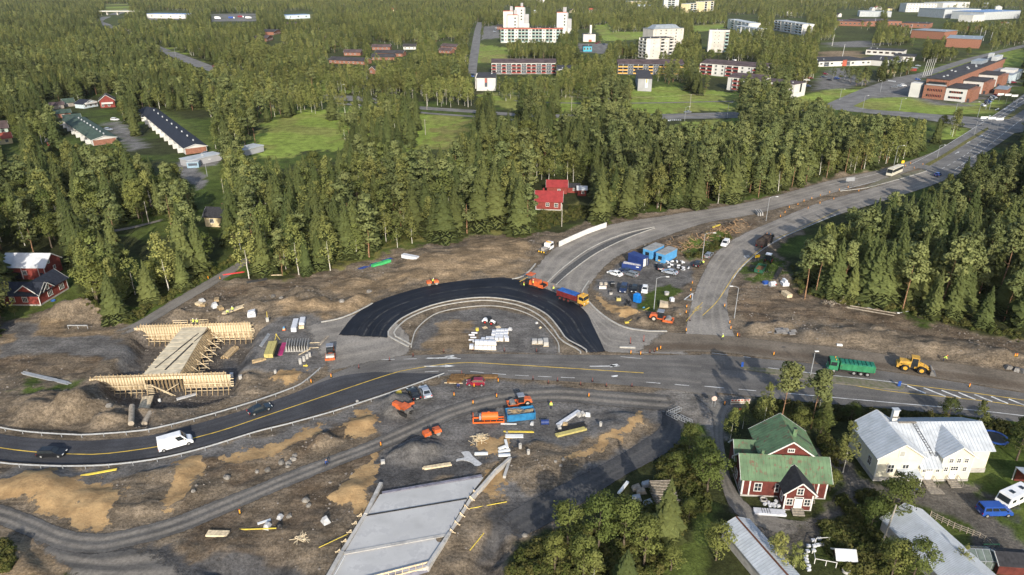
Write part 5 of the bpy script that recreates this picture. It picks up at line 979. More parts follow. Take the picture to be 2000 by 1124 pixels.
for a,b,d,h,zr,wm,rm,lb in[((197,212),(226,210),9,5,3.2,M_red,M_fr,'red chalet house with white balcony and black roof'),((165,213),(192,208),8,3,2,M_pale,M_navy,'pale blue annex with dark roof beside the chalet'),((128,243),(160,240),14,3,1.3,M_brick,MATS['dark_green_felt_roof'],'brick bungalow with green roof'),((106,233),(140,230),12,3,1.3,M_brick,MATS['dark_green_felt_roof'],'green-roofed bungalow behind the brick one'),((-14,265),(18,262),9,3.6,3,mat('pale_mint_boards',(.4,.48,.42),.8),M_brr,'mint house with brown roof at the left edge'),((-8,284),(26,280),9,3,2,M_yr,M_rtile,'yellow cottage with orange roof at the left edge'),((127,210),(147,208),7,3,2,mat('grey_boards',(.25,.22,.19),.9),MATS['dark_green_felt_roof'],'grey shed with pale green roof below the pines'),((100,214),(126,212),7,2.6,1.2,MATS['grey_boards'],M_brr,'long brown woodshed below the pines'),((93,285),(105,286),4,2.4,1.4,M_red,M_felt,'tiny red garden cabin on the left lawn'),((108,297),(120,297),4,2.2,1.2,M_fw,M_felt,'tiny white garden cabin on the left lawn')]:
 p,q=G(*a),G(*b);W_=(q-p).length;t=thing('house' if h>2.7 else 'cabin',lb,'house' if h>2.7 else 'cabin',(p.x,p.y,0),face(p,q));gable(t,0,W_,0,d,-.3,h,h+zr,'y' if 'chalet' in lb else 'x',.6,wm,rm);footprint(t,0,W_,0,d,1.5)
 for x in np.arange(1.5,W_-1,3.6):window(t,x,-.03,1.0,1.2,1.2)
 if 'chalet' in lb:part(t,'balcony',MB().box(1,W_-1,-1.2,-.02,2.6,3.6),M_fw)
block('garage_row','long low grey garage row with pale roof','garage',(370,327),(434,313),7,2.8,M_fg,M_lgw,1,'',over=.3,m=1);block('garage_row','short grey garage row behind the birches','garage',(478,306),(516,296),7,2.8,M_fg,M_lgw,1,'',over=.3,m=1)
t=thing('container_shed','pale blue metal shed at the garage row end','shed',(*G(366,329)[:2],0),.2);part(t,'wall',MB().box(0,5,0,4,0,2.6),mat('pale_blue_metal',(.25,.36,.45),.6));part(t,'roof',MB().box(-.2,5.2,-.2,4.2,2.6,2.8),M_lgw);part(t,'shutter',MB().box(.6,4.4,-.05,0,1.0,2.1),M_slate)
# road bridge at the far upper left
p=G(228,30);t=thing('road_bridge','low concrete road bridge in the far forest gap','bridge',(p.x,p.y,0),0);part(t,'deck',MB().box(-45,45,0,12,6.5,8),M_fb);part(t,'railing',MB().box(-45,45,-.2,0,8,9),M_lgw)
for x in(-22,0,22):part(t,'pier',MB().box(x-1,x+1,3,9,-.5,6.5),M_fb)
FOOT.append([(p.x-50,p.y-10),(p.x+50,p.y-10),(p.x+50,p.y+30),(p.x-50,p.y+30)])
# ================================================================ VEHICLES AND PEOPLE
M_tyre=mat('tyre_rubber',(.018,.018,.018),.85,.2,4);M_rim=mat('alloy_rim',(.45,.45,.45),.4,.1,4,metal=.6);M_orim=mat('orange_rim',(.55,.3,.04),.5);M_rrim=mat('red_rim',(.5,.03,.02),.5);M_crim=mat('cream_dirty_rim',(.45,.4,.33),.8)
M_hl=mat('headlamp_glass',(.75,.75,.72),.15);M_tl=mat('tail_lamp_red',(.4,.015,.01),.25);M_blk=mat('black_plastic',(.015,.015,.016),.5,.2);M_und=mat('dark_chassis',(.03,.028,.026),.85,.2);M_beac=mat('amber_beacon',(.8,.32,.02),.3);M_plate=mat('number_plate',(.7,.7,.68),.5)
def paint(name,c,rough=.28):return mat('paint_'+name,c,rough,.05,.8,spec=.5)
PW,PS,PB,PDB,PG,PR,PBL=paint('white',(.72,.72,.72)),paint('silver',(.30,.33,.38),.3),paint('black',(.012,.013,.016)),paint('dark_blue',(.018,.03,.075)),paint('grey',(.16,.175,.195)),paint('wine_red',(.20,.012,.03)),paint('strong_blue',(.02,.07,.30))
PO=mat('orange_machine_paint',(.52,.11,.032),.5,.14,1.2,wear=(.22,.12,.07),wscale=2.2,wthr=.58);PY=mat('yellow_machine_paint',(.50,.29,.05),.5,.14,1.2,wear=(.2,.14,.08),wscale=2,wthr=.58);PGn=mat('green_truck_paint',(.035,.20,.095),.45,.12,1,wear=(.10,.15,.09),wscale=1.6,wthr=.58);PDg=mat('dark_green_paint',(.02,.09,.05),.5,.15,1);M_steel=mat('worn_steel',(.22,.21,.2),.5,.2,2,metal=.5,wear=(.12,.07,.04),wscale=3,wthr=.6);M_drum=mat('roller_drum_steel',(.30,.28,.25),.5,.2,1.5,metal=.4)
def quad_in(a,b,c,d,u0,u1,v0,v1,off):
 a,b,c,d=map(Vector,(a,b,c,d));nrm=(b-a).cross(d-a).normalized()*off
 f=lambda u,v:(a*(1-u)+b*u)*(1-v)+(d*(1-u)+c*u)*v+nrm
 return[f(u0,v0),f(u1,v0),f(u1,v1),f(u0,v1)]
CARS={}
def car_meshes(kind):
 if kind in CARS:return CARS[kind]
 #        L    W    profile (x from front 0 to back L, z)                                                      cabin base x0,x1  roof x0,x1  zb   zr  wheels
 K=dict(sedan=(4.6,1.8,[(0,.3),(0,.6),(.12,.7),(1.35,.92),(3.75,.97),(4.5,.92),(4.6,.62),(4.56,.3)],1.25,4.0,2.0,3.3,.93,1.43),
wagon=(4.75,1.8,[(0,.3),(0,.6),(.12,.72),(1.35,.94),(3.9,1.0),(4.7,.98),(4.75,.6),(4.7,.3)],1.25,4.68,2.0,4.35,.95,1.48),
hatch=(3.9,1.7,[(0,.3),(0,.6),(.12,.75),(.95,.97),(3.3,1.02),(3.82,1.0),(3.9,.6),(3.85,.3)],.85,3.85,1.6,3.45,.98,1.52),
suv=(4.7,1.9,[(0,.36),(0,.75),(.15,.9),(1.25,1.08),(3.9,1.12),(4.6,1.1),(4.7,.7),(4.65,.36)],1.2,4.6,1.95,4.3,1.08,1.72),
minivan=(5.1,1.95,[(0,.32),(0,.75),(.15,.95),(.95,1.15),(3.5,1.2),(5.05,1.2),(5.1,.7),(5.05,.32)],.8,5.05,1.65,4.95,1.16,1.95),
van=(5.9,2.05,[(0,.35),(0,.8),(.2,1.05),(.95,1.3),(1.5,1.35),(5.85,1.35),(5.9,.8),(5.85,.35)],.85,5.88,1.75,5.8,1.33,2.55),
smallvan=(4.3,1.8,[(0,.33),(0,.7),(.15,.88),(.95,1.08),(2.0,1.12),(4.25,1.12),(4.3,.7),(4.25,.33)],.85,4.28,1.55,4.2,1.1,1.85))[kind]
 L_,W_,pr,cb0,cb1,cr0,cr1,zb,zr=K;f=lambda x:L_/2-x
 body=MB();n=len(pr)
 for(ya,yb,sh)in((-W_/2,W_/2,0),):
  vs=[]
  for yy,k in((-W_/2+.07,0.93),(-W_/2,1.0),(W_/2,1.0),(W_/2-.07,.93)):
   for x,z in pr:
    xx=f(x);zz_=z if k==1.0 else z+(.0 if z<.5 else.02);vs.append((xx*(1 if k==1.0 else.985),yy if z<zb-.1 or k<1 else yy*.985,zz_))
  fs=[]
  for s_ in(0,1,2):
   for i in range(n):j=(i+1)%n;fs.append((s_*n+i,s_*n+j,(s_+1)*n+j,(s_+1)*n+i))
  fs+=[tuple(range(n-1,-1,-1)),tuple(range(3*n,4*n))];body.add(vs,fs)
 wb,wt=W_/2-.04,W_/2-.2 if kind not in('van','minivan','smallvan')else W_/2-.12
 B=[(f(cb0),-wb,zb),(f(cb0),wb,zb),(f(cb1),wb,zb),(f(cb1),-wb,zb)];T=[(f(cr0),-wt,zr-.02),(f(cr0),wt,zr-.02),(f(cr1),wt,zr-.02),(f(cr1),-wt,zr-.02)]
 body.hexa([B[3],B[0],B[1],B[2],T[3],T[0],T[1],T[2]])
 body.hexa([*[(p[0]*.985,p[1]*.94,p[2])for p in(T[3],T[0],T[1],T[2])],*[(p[0]*.9,p[1]*.82,p[2]+.055)for p in(T[3],T[0],T[1],T[2])]])
 g={}
 g['windscreen']=MB().add(quad_in(B[0],B[1],T[1],T[0],.06,.94,.1,.95,.012),[(0,1,2,3)])
 if kind not in('van',):g['rear_window']=MB().add(quad_in(B[2],B[3],T[3],T[2],.1,.9,.3 if kind!='sedan' else.1,.93,.012),[(0,1,2,3)])
 u1=.94 if kind not in('van','smallvan')else(.3 if kind=='van' else.42)
 for nm,(a,b,c,d)in(('side_window_l',(B[1],B[2],T[2],T[1])),('side_window_r',(B[0],B[3],T[3],T[0]))):
  a_,b_,c_,d_=map(Vector,(a,b,c,d));sgn=1 if nm.endswith('l')else-1;ms=MB()
  cuts=[(.06,u1)]if kind in('van','smallvan')else[(.06,.46),(.49,u1)]if kind in('sedan','hatch')else[(.05,.34),(.37,.64),(.67,u1)]
  for(ua,ub)in cuts:q=quad_in(a,b,c,d,ua,ub,.14,.9,.012*1);ms.add([p+Vector((0,sgn*.0,0))for p in q],[(0,1,2,3)])
  cen=sum((Vector(v)for v in ms.v),Vector())/len(ms.v)
  ms.v=[(x,y+(.026*sgn if(Vector(b)-Vector(a)).cross(Vector(d)-Vector(a)).y*sgn<0 else 0),z)for x,y,z in ms.v];g[nm]=ms
 r=.33 if kind not in('van',)else.36;wx=(.82 if kind!='hatch' else.7,(L_-.85)if kind!='hatch' else L_-.6)
 wh=MB().cyl((0,-.11,0),(0,.11,0),r,14);rim=MB().cyl((0,-.118,0),(0,.118,0),r*.62,10);arch=None
 CARS[kind]=dict(body=body.mesh('body',[PW],False,.03),glass={k:v.mesh(k,[M_glass])for k,v in g.items()},wheel=wh.mesh('wheel',M_tyre,True),rim=rim.mesh('rim',M_rim),hl=MB().box(-.06,.05,-.2,.2,-.08,.07).mesh('headlight',M_hl),tl=MB().box(-.05,.06,-.1,.1,-.14,.1).mesh('tail_light',M_tl),pl=MB().box(-.02,.02,-.26,.26,-.06,.06).mesh('plate',M_plate),L=L_,W=W_,r=r,wx=wx,zb=zb,mir=MB().box(-.08,.08,-.1,.1,-.06,.08).mesh('mirror',M_blk),cb0=cb0)
 return CARS[kind]
def car(kind,pm,label,px,py,tx,ty,group=None,cat='car',z=0.06,ground=True,scl=None):
 c=car_meshes(kind);p=G(px,py);q=G(tx,ty);z=max(hz(p.x,p.y),-.05)+.03 if z is None else z
 t=thing('car' if cat=='car' else 'van',label,cat,(p.x,p.y,z),face(p,q),group,scl)
 b=link('body',c['body'],t);b.material_slots[0].link='OBJECT';b.material_slots[0].material=pm
 for k,g in c['glass'].items():link('side_window' if k.startswith('side')else k,g,t)
 for x in c['wx']:
  for s in(-1,1):w_=link('wheel',c['wheel'],t,(c['L']/2-x,s*(c['W']/2-.1),c['r']));link('rim',c['rim'],w_)
 for s in(-1,1):
  link('headlight',c['hl'],t,(c['L']/2-.03,s*(c['W']/2-.3),.64));link('tail_light',c['tl'],t,(-c['L']/2+.03,s*(c['W']/2-.16),.8));link('mirror',c['mir'],t,(c['L']/2-c['cb0']-.35,s*(c['W']/2+.06),c['zb']+.06))
 link('number_plate',c['pl'],t,(-c['L']/2-.005,0,.62));return t
# on the main road
car('wagon',PB,'black estate car driving at the left edge of the road',103,890,170,889);car('van',PW,'white panel van driving on the curved main road',344,872,400,856,cat='van');car('sedan',paint('blue_black',(.012,.02,.03)),'blue-black saloon driving on the main road',508,804,560,785)
car('sedan',PB,'black saloon parked beside the guardrail, nose to the road',808,774,795,755);car('sedan',PS,'silver saloon parked beside the black one',831,770,818,745);car('hatch',PR,'wine red hatchback parked by the brown timber stacks',929,752,880,751)
# site car park
car('sedan',PW,'white saloon in the site car park',1201,538,1170,528);car('sedan',PDB,'dark blue saloon in front of the open skip',1222,533,1195,526);car('wagon',PG,'grey estate car beside the white saloon',1231,539,1205,531);car('sedan',PB,'black car with red tail lights by the pale blue cabins',1288,525,1284,515);car('sedan',PS,'silver saloon before the pile of pipe pieces',1308,535,1280,529)
car('suv',PDB,'dark blue car parked nose-on, left of three',1218,568,1212,585);car('hatch',PB,'black car parked nose-on, middle of three',1239,569,1234,586);car('hatch',PW,'white car parked nose-on, right of three',1259,570,1256,588)
car('wagon',PG,'grey estate car parked on the east road verge',1384,502,1395,490);car('wagon',PB,'black estate car parked on the verge below the grey one',1363,519,1374,506);car('smallvan',PW,'small white van parked on the east road verge',1416,480,1405,492,cat='van')
car('minivan',PBL,'strong blue van parked beside the caravan',1940,1004,1990,1003,cat='van')
car('sedan',PG,'grey car driving on the valley road',1343,221,1330,221.5);car('hatch',PR,'red car on the woodland road',417,131,400,124);car('hatch',PBL,'blue car partly hidden behind the right wood',1831,344,1850,336)
FARC=[(1925,205,'row of cars beside the office'),(1930,200,0),(1935,196,0),(1940,192,0),(1920,208,0),(1945,188,0),(1928,203,0),(1937,194,0),(1792,157,'x'),(1746,172,'x'),(1758,170,'x'),(1764,169,'x'),(1612,146,'x'),(1608,152,'x'),(1620,158,'x'),(1635,155,'x'),(1718,149,'x'),(1793,130,'x'),(1766,121,'x'),(1978,163,'x'),(1975,148,'x'),(1345,112,'x'),(1350,116,'x'),(1455,128,'x'),(1487,131,'x'),(1576,158,'x'),(1582,154,'x'),(1578,170,'x'),(1200,142,'x'),(1197,139,'x'),(967,59,'x'),(966,63,'x'),(969,56,'x'),(1165,86,'x'),(1180,88,'x'),(924,148,'x'),(922,151,'x'),(403,302,'y'),(212,255,'y'),(225,236,'y'),(1170,84,'x'),(1820,20,'x')]
cols=[PW,PB,PS,PDB,PG,PR,PBL];cn=['white','black','silver','dark blue','grey','wine red','blue']
FL={k:v for k,v in zip(range(42),['beside the brick office, nearest the road','in the row beside the office','in the row beside the office','in the row beside the office','at the near end of the office row','at the far end of the office row','in the row beside the office','in the row beside the office','in front of the office flagpoles','on the street parking bay by the office','in the office bay next to a dark car','in the office bay beyond','in the nursery car park','in the nursery car park, second','in the nursery car park under trees','in the nursery car park, far side','by the nursery shed','in the school yard bay','by the school wing','beside the long blue hall','behind the office hall','between the beige towers','below the beige towers','above the red balcony block','above the red balcony block, right','by the white end-on block','by the white end-on block, second','below the white end-on block','by the amber balcony block','by the amber balcony block, second','in the tower car park','in the tower car park, lower','in the tower car park, upper','behind the turquoise kiosk','right of the turquoise kiosk','left of the white end-on block by the street','left of the end-on block, lower','before the brick gable end','on the hillside car park','on the hillside lane','near the white service building','before the far white block'])}
for i,(x,y,k)in enumerate(FARC):
 ci=(i*5+1)%7;car(['hatch','sedan','wagon','suv'][i%4],cols[ci],f'{cn[ci]} parked car {FL[i]}',x,y,x+(8 if i%2 else 5),y+(1.5 if i<8 else.4),'parked cars in the town',z=.05)
car('van',PW,'white van parked above the red balcony block',1433,122,1425,123,cat='van')
# ---- lorries
def wheel(t,x,y,r,w_=.3,rm=None,name='wheel'):
 o=part(t,name,MB().cyl((0,-w_/2,0),(0,w_/2,0),r,16),M_tyre,(x,y,r),smooth=False);part(o,'rim',MB().cyl((0,-w_/2-.012,0),(0,w_/2+.012,0),r*.55,10),rm or M_rim);return o
def cabbox(t,x0,x1,w_,z0,z1,m_,rake=.25,name='cab'):
 c=part(t,name,MB().hexa([(x0,-w_,z0),(x1,-w_,z0),(x1,w_,z0),(x0,w_,z0),(x0,-w_+.06,z1),(x1-rake,-w_+.06,z1),(x1-rake,w_-.06,z1),(x0,w_-.06,z1)]),m_,bevel=.06);h=z1-z0
 a,b,cc,d=(x1,-w_,z0),(x1,w_,z0),(x1-rake,w_-.06,z1),(x1-rake,-w_+.06,z1)
 part(c,'windscreen',MB().add(quad_in(a,b,cc,d,.06,.94,.46,.88,.02),[(0,1,2,3)]),M_glass)
 for s in(-1,1):
  y_=s*(w_+.012);part(c,'side_window',MB().add([(x0+.35,y_,z0+h*.48),(x1-.35,y_,z0+h*.48),(x1-.35-rake*.5,y_-s*.05,z0+h*.86),(x0+.35,y_-s*.05,z0+h*.86)],[(0,1,2,3)]),M_glass)
  part(c,'headlight',MB().box(x1-.02,x1+.04,s*(w_-.4)-.18,s*(w_-.4)+.18,z0+.12,z0+.34),M_hl);part(c,'mirror',MB().box(x1-.25,x1-.1,s*(w_+.1)-.1,s*(w_+.1)+.1,z0+h*.5,z0+h*.85),M_blk)
 return c
def tipper(label,cabm,boxm,px,py,tx,ty,L_=9.2,axles=(3.5,-.6,-2.0,-3.35),loadm=None,tarp=None,rm=None,front=None):
 p,q=G(px,py),G(tx,ty);t=thing('tipper_lorry',label,'lorry',(p.x,p.y,.06),face(p,q));h=L_/2
 part(t,'chassis',MB().box(-h+.2,h-.2,-.5,.5,.65,1.0).box(-1,h-2.2,-1.1,1.1,.55,.9),M_und)
 cabbox(t,h-2.0,h,1.22,.75,3.0,cabm);part(t,'beacon',MB().cyl((h-1.4,-.6,3.0),(h-1.4,-.6,3.2),.12,8).cyl((h-1.4,.6,3.0),(h-1.4,.6,3.2),.12,8),M_beac);part(t,'bumper',MB().box(h-.1,h+.1,-1.2,1.2,.45,.85),cabm)
 x0,x1=-h,h-2.3;b=MB();b.box(x0,x1,-1.25,-1.15,1.15,2.55).box(x0,x1,1.15,1.25,1.15,2.55).box(x1-.1,x1,-1.15,1.15,1.15,2.85).box(x0,x0+.1,-1.15,1.15,1.15,2.5).box(x0+.1,x1-.1,-1.15,1.15,1.05,1.25)
 for k in range(7):xx=x0+.3+k*(x1-x0-.6)/6;b.box(xx-.05,xx+.05,-1.31,-1.25,1.15,2.5).box(xx-.05,xx+.05,1.25,1.31,1.15,2.5)
 bd=part(t,'tipper_body',b,boxm)
 if loadm:part(bd,'load',MB().hexa([(x0+.12,-1.13,1.3),(x1-.12,-1.13,1.3),(x1-.12,1.13,1.3),(x0+.12,1.13,1.3),(x0+.5,-.7,2.5),(x1-.6,-.7,2.6),(x1-.6,.7,2.6),(x0+.5,.7,2.5)]),loadm)
 if tarp:
  for k in range(8):xa=x0+.15+k*(x1-x0-.3)/8;xb=xa+(x1-x0-.3)/8-.03;part(bd,'tarpaulin_fold',MB().hexa([(xa,-1.2,2.54),(xb,-1.2,2.54),(xb,1.2,2.54),(xa,1.2,2.54),(xa+.08,-.95,2.72),(xb-.08,-.95,2.72),(xb-.08,.95,2.72),(xa+.08,.95,2.72)]),tarp)
 for x in axles:
  for s in(-1,1):wheel(t,x,s*1.05,.52,.32,rm)
 for s in(-1,1):part(t,'tail_light',MB().box(-h-.03,-h+.02,s*.9-.2,s*.9+.2,.8,.98),M_tl)
 return t
M_tarpg=mat('dark_green_tarp',(.015,.14,.09),.6,.15,1);M_tarpb=mat('blue_tarp',(.02,.09,.30),.6,.15,1);M_mar=mat('maroon_steel',(.13,.02,.02),.5,.12,1);M_soil=mat('dark_soil_load',(.07,.05,.035),.95,.3,2,bump=.6)
tipper('green four-axle tipper lorry with dark green tarpaulin',PGn,PGn,1659,728,1600,721,9.4,tarp=M_tarpg)
tipper('yellow-cab tipper lorry with maroon body and blue tarpaulin',PY,M_mar,1118,590,1148,600,8.8,tarp=M_tarpb,rm=M_mar)
tipper('black tipper lorry loaded with soil on the east road',PB,mat('dirty_dark_steel',(.04,.03,.028),.7,.25,1),1492,479,1525,457,8.6,loadm=M_soil,rm=M_und)
# coach
p,q=G(1746,341),G(1728,349);t=thing('coach','cream white coach driving towards the site','bus',(p.x,p.y,.06),face(p,q));M_crm=paint('cream',(.66,.62,.50));b=part(t,'body',MB().hexa([(-6,-1.25,.4),(6,-1.25,.4),(6,1.25,.4),(-6,1.25,.4),(-6,-1.2,3.4),(5.6,-1.2,3.4),(5.6,1.2,3.4),(-6,1.2,3.4)]),M_crm,bevel=.12)
part(t,'windscreen',MB().add(quad_in((6,-1.25,.4),(6,1.25,.4),(5.6,1.2,3.4),(5.6,-1.2,3.4),.05,.95,.38,.92,.03),[(0,1,2,3)]),M_glass)
for s in(-1,1):
 for k in range(6):x=-5.6+k*1.85;part(t,'side_window',MB().box(x,x+1.75,s*1.235-.03,s*1.235+.03,1.75,3.0),M_glass)
 for x in(-3.4,-2.0,3.6):wheel(t,x,s*1.08,.5,.3)
 part(t,'mirror',MB().box(5.9,6.2,s*1.45-.1,s*1.45+.1,2.2,2.9),M_blk);part(t,'headlight',MB().box(5.98,6.05,s*.9-.2,s*.9+.2,.7,.95),M_hl)
for x in(-3,1):part(t,'roof_hatch',MB().box(x-.5,x+.5,-.5,.5,3.4,3.52),M_fw)
# works lorry with arrow board
p,q=G(1067,492),G(1088,478);t=thing('works_lorry','white crew-cab works lorry with yellow and black tail boards','lorry',(p.x,p.y,.06),face(p,q));part(t,'chassis',MB().box(-3.2,3,-.5,.5,.6,.9),M_und);cabbox(t,.4,3.2,1.05,.6,2.6,PW);part(t,'flatbed',MB().box(-3.3,.3,-1.1,1.1,.95,1.1).box(-3.3,.3,-1.12,-1.05,1.1,1.5).box(-3.3,.3,1.05,1.12,1.1,1.5),M_steel);part(t,'machinery',MB().box(-2.6,-1.6,-.6,.5,1.1,2.0).box(-1.2,-.2,-.8,.7,1.1,1.7),mat('grey_compressor',(.3,.28,.26),.7));part(t,'light_bar',MB().box(1.4,1.8,-.8,.8,2.62,2.85),M_beac)
M_ybk=mat('yellow_board',(.75,.45,.03),.5)
for k in range(5):part(t,'tail_board',MB().box(-3.42,-3.36,-1.1+k*.44,-1.1+k*.44+.4,.8,1.25),M_ybk if k%2==0 else M_blk)
for x in(-2.2,2.0):
 for s in(-1,1):wheel(t,x,s*.9,.42,.28)
# wheel loaders
def loader(name,label,px,py,tx,ty,sc_,bodym,rimm,cabm,forks=False):
 p,q=G(px,py),G(tx,ty);t=thing(name,label,'loader',(p.x,p.y,.06),face(p,q),None,sc_)
 part(t,'engine_cover',MB().hexa([(-3.3,-.95,1.0),(-.9,-.95,1.0),(-.9,.95,1.0),(-3.3,.95,1.0),(-3.1,-.8,2.2),(-.9,-.85,2.3),(-.9,.85,2.3),(-3.1,.8,2.2)]),bodym,bevel=.08);part(t,'rear_frame',MB().box(-3.2,-.2,-.6,.6,.7,1.2),M_und);part(t,'counterweight',MB().box(-3.6,-3.1,-1.1,1.1,.7,1.5),bodym)
 c=part(t,'cab',MB().hexa([(-.95,-.75,1.3),(.55,-.75,1.3),(.55,.75,1.3),(-.95,.75,1.3),(-.85,-.65,3.2),(.35,-.65,3.2),(.35,.65,3.2),(-.85,.65,3.2)]),M_glass);part(c,'cab_roof',MB().box(-1.0,.6,-.8,.8,3.2,3.38),cabm,bevel=.04)
 for x,y in((-.95,-.75),(.5,-.75),(.5,.7),(-.95,.7)):part(c,'pillar',MB().beam((x,y,1.3),(x*.9,y*.88,3.2),.1,.1),cabm)
 part(t,'front_frame',MB().box(-.1,1.9,-.5,.5,.7,1.6).box(.5,1.1,-.45,.45,1.5,2.1),bodym)
 for s in(-1,1):
  part(t,'lift_arm',MB().beam((.8,s*.45,1.9),(2.2,s*.45,1.45),.18,.35).beam((2.2,s*.45,1.45),(3.1,s*.45,.6),.18,.3),bodym)
  for x in(-1.9,1.3):wheel(t,x,s*1.05,.82,.6,rimm)
  part(t,'mudguard',MB().box(-2.7,-1.1,s*1.05-.35,s*1.05+.35,1.68,1.76),bodym)
 if forks:
  part(t,'fork_carriage',MB().box(3.0,3.2,-.8,.8,.3,1.4),M_und)
  for s in(-1,1):part(t,'fork',MB().box(3.2,4.5,s*.45-.08,s*.45+.08,.3,.42),M_und)
 else:part(t,'bucket',MB().extr([(3.0,.9),(2.95,.25),(3.3,.08),(4.3,.1),(3.5,.28),(3.3,.6),(3.35,1.25),(3.1,1.3)],-1.5,1.5).extr([(3.0,.9),(3.0,.1),(4.2,.1),(3.4,1.2)],-1.52,-1.44).extr([(3.0,.9),(3.0,.1),(4.2,.1),(3.4,1.2)],1.44,1.52),M_steel)
 part(t,'exhaust',MB().cyl((-1.6,.5,2.25),(-1.6,.5,2.9),.07,8),M_und);return t
loader('wheel_loader','yellow wheel loader with lowered bucket on the stripped lane',1784,724,1830,732,1.0,PY,M_orim,PY);loader('compact_loader','white compact loader with red rims beside the pallets',957,633,975,637,.55,PW,M_rrim,M_blk,True)
# rollers, paver
def roller(label,px,py,tx,ty,sc_=1.0,z=.06,cab=True):
 p,q=G(px,py),G(tx,ty);t=thing('road_roller',label,'roller',(p.x,p.y,z),face(p,q),None,sc_)
 part(t,'engine_cover',MB().hexa([(-3.0,-.85,.8),(-.9,-.9,.8),(-.9,.9,.8),(-3.0,.85,.8),(-2.7,-.7,1.75),(-.9,-.8,2.0),(-.9,.8,2.0),(-2.7,.7,1.75)]),PO,bevel=.1);part(t,'rear_frame',MB().box(-2.6,.5,-.5,.5,.6,1.1),PO)
 if cab:
  c=part(t,'cab',MB().hexa([(-.85,-.75,1.1),(.45,-.75,1.1),(.45,.75,1.1),(-.85,.75,1.1),(-.8,-.7,2.75),(.35,-.7,2.75),(.35,.7,2.75),(-.8,.7,2.75)]),M_glass);part(c,'cab_roof',MB().box(-1.05,.6,-.85,.85,2.75,2.95),mat('grey_cab_roof',(.2,.22,.26),.5),bevel=.05)
  for x,y in((-.85,-.75),(.42,-.75),(.42,.72),(-.85,.72)):part(c,'pillar',MB().beam((x,y,1.1),(x*.95,y*.95,2.75),.1,.1),M_blk)
 else:part(t,'seat',MB().box(-.5,0,-.3,.3,1.1,1.3).box(-.55,-.42,-.3,.3,1.3,1.8),M_blk);part(t,'roll_bar',MB().beam((-.7,-.6,1.1),(-.7,-.6,2.3),.07).beam((-.7,.6,1.1),(-.7,.6,2.3),.07).beam((-.7,-.6,2.3),(-.7,.6,2.3),.07),M_blk)
 part(t,'drum_frame',MB().box(.5,3.0,-1.15,-1.0,.45,1.0).box(.5,3.0,1.0,1.15,.45,1.0).box(2.85,3.05,-1.15,1.15,.45,.95).box(.45,.7,-1.15,1.15,.45,.95),PO);part(t,'drum',MB().cyl((1.75,-.98,.75),(1.75,.98,.75),.75,22),M_drum,smooth=False)
 for s in(-1,1):wheel(t,-1.7,s*.75,.75,.5,M_crim)
 return t
roller('orange single-drum roller with grey cab roof on the gravel apron',1291,628,1320,633);roller('orange roller seen drum-on beside the materials yard',646,696,645,712,.95);roller('orange roller standing behind the blue skip',1015,792,985,796,.85)
def tandem(label,px,py,tx,ty,z=.06,sc_=1.0):
 p,q=G(px,py),G(tx,ty);t=thing('tandem_roller',label,'roller',(p.x,p.y,z),face(p,q),None,sc_)
 for s,nm in((1,'front_frame'),(-1,'rear_frame')):part(t,nm,MB().hexa([(s*.25,-.6,.6),(s*1.55,-.65,.6),(s*1.55,.65,.6),(s*.25,.6,.6),(s*.3,-.5,1.25),(s*1.45,-.6,1.15),(s*1.45,.6,1.15),(s*.3,.5,1.25)]),PO,bevel=.05);part(t,'drum',MB().cyl((s*.95,-.55,.4),(s*.95,.55,.4),.4,18),M_drum)
 part(t,'platform',MB().box(-.4,.4,-.45,.45,.5,.8),M_und);part(t,'seat',MB().box(-.35,.05,-.25,.25,.8,1.1).box(-.42,-.32,-.25,.25,1.1,1.5),M_blk);part(t,'steering_wheel',MB().ring((.3,0,1.25),.12,.17,0,.04,12),M_blk);part(t,'roll_bar',MB().beam((-.55,-.5,1.1),(-.55,-.5,1.9),.05).beam((-.55,.5,1.1),(-.55,.5,1.9),.05).beam((-.55,-.5,1.9),(-.55,.5,1.9),.05),M_blk)
 return t
tandem('small orange tandem roller on the site track',844,852,862,846,sc_=1.15);tandem('small orange tandem roller driving on the fresh asphalt edge',845,557,858,555,.12,sc_=1.1)
p,q=G(1046,560),G(1068,566);t=thing('asphalt_paver','orange asphalt paver with canopy at the edge of fresh asphalt','paver',(p.x,p.y,.08),face(p,q));part(t,'hull',MB().hexa([(-1.6,-1.1,.5),(1.6,-1.1,.5),(1.6,1.1,.5),(-1.6,1.1,.5),(-1.4,-1,1.9),(1.4,-1,2.0),(1.4,1,2.0),(-1.4,1,1.9)]),PO,bevel=.06);part(t,'hopper',MB().box(1.6,3.2,-1.4,-1.25,.6,1.5).box(1.6,3.2,1.25,1.4,.6,1.5).box(1.6,3.2,-1.3,1.3,.5,.7),PO);part(t,'asphalt_load',MB().hexa([(1.65,-1.2,.7),(3.1,-1.2,.7),(3.1,1.2,.7),(1.65,1.2,.7),(1.8,-.9,1.3),(2.8,-.9,1.1),(2.8,.9,1.1),(1.8,.9,1.3)]),mat('hot_asphalt',(.012,.012,.013),.9));part(t,'canopy',MB().box(-2.6,-.6,-1.1,1.1,3.3,3.45),PO,bevel=.04)
for x in(-2.5,-.7):
 for s in(-1,1):part(t,'canopy_post',MB().beam((x,s,1.2),(x,s,3.3),.08),M_blk)
part(t,'operator_platform',MB().box(-2.7,-1.5,-1.1,1.1,1.0,1.2),M_und);part(t,'screed',MB().box(-4.0,-2.9,-2.0,2.0,.1,.8).box(-2.9,-1.6,-1.2,-1.05,.5,.7).box(-2.9,-1.6,1.05,1.2,.5,.7),M_und);part(t,'screed_rail',MB().box(-4.05,-3.95,-2.0,2.0,1.1,1.2),M_ybk)
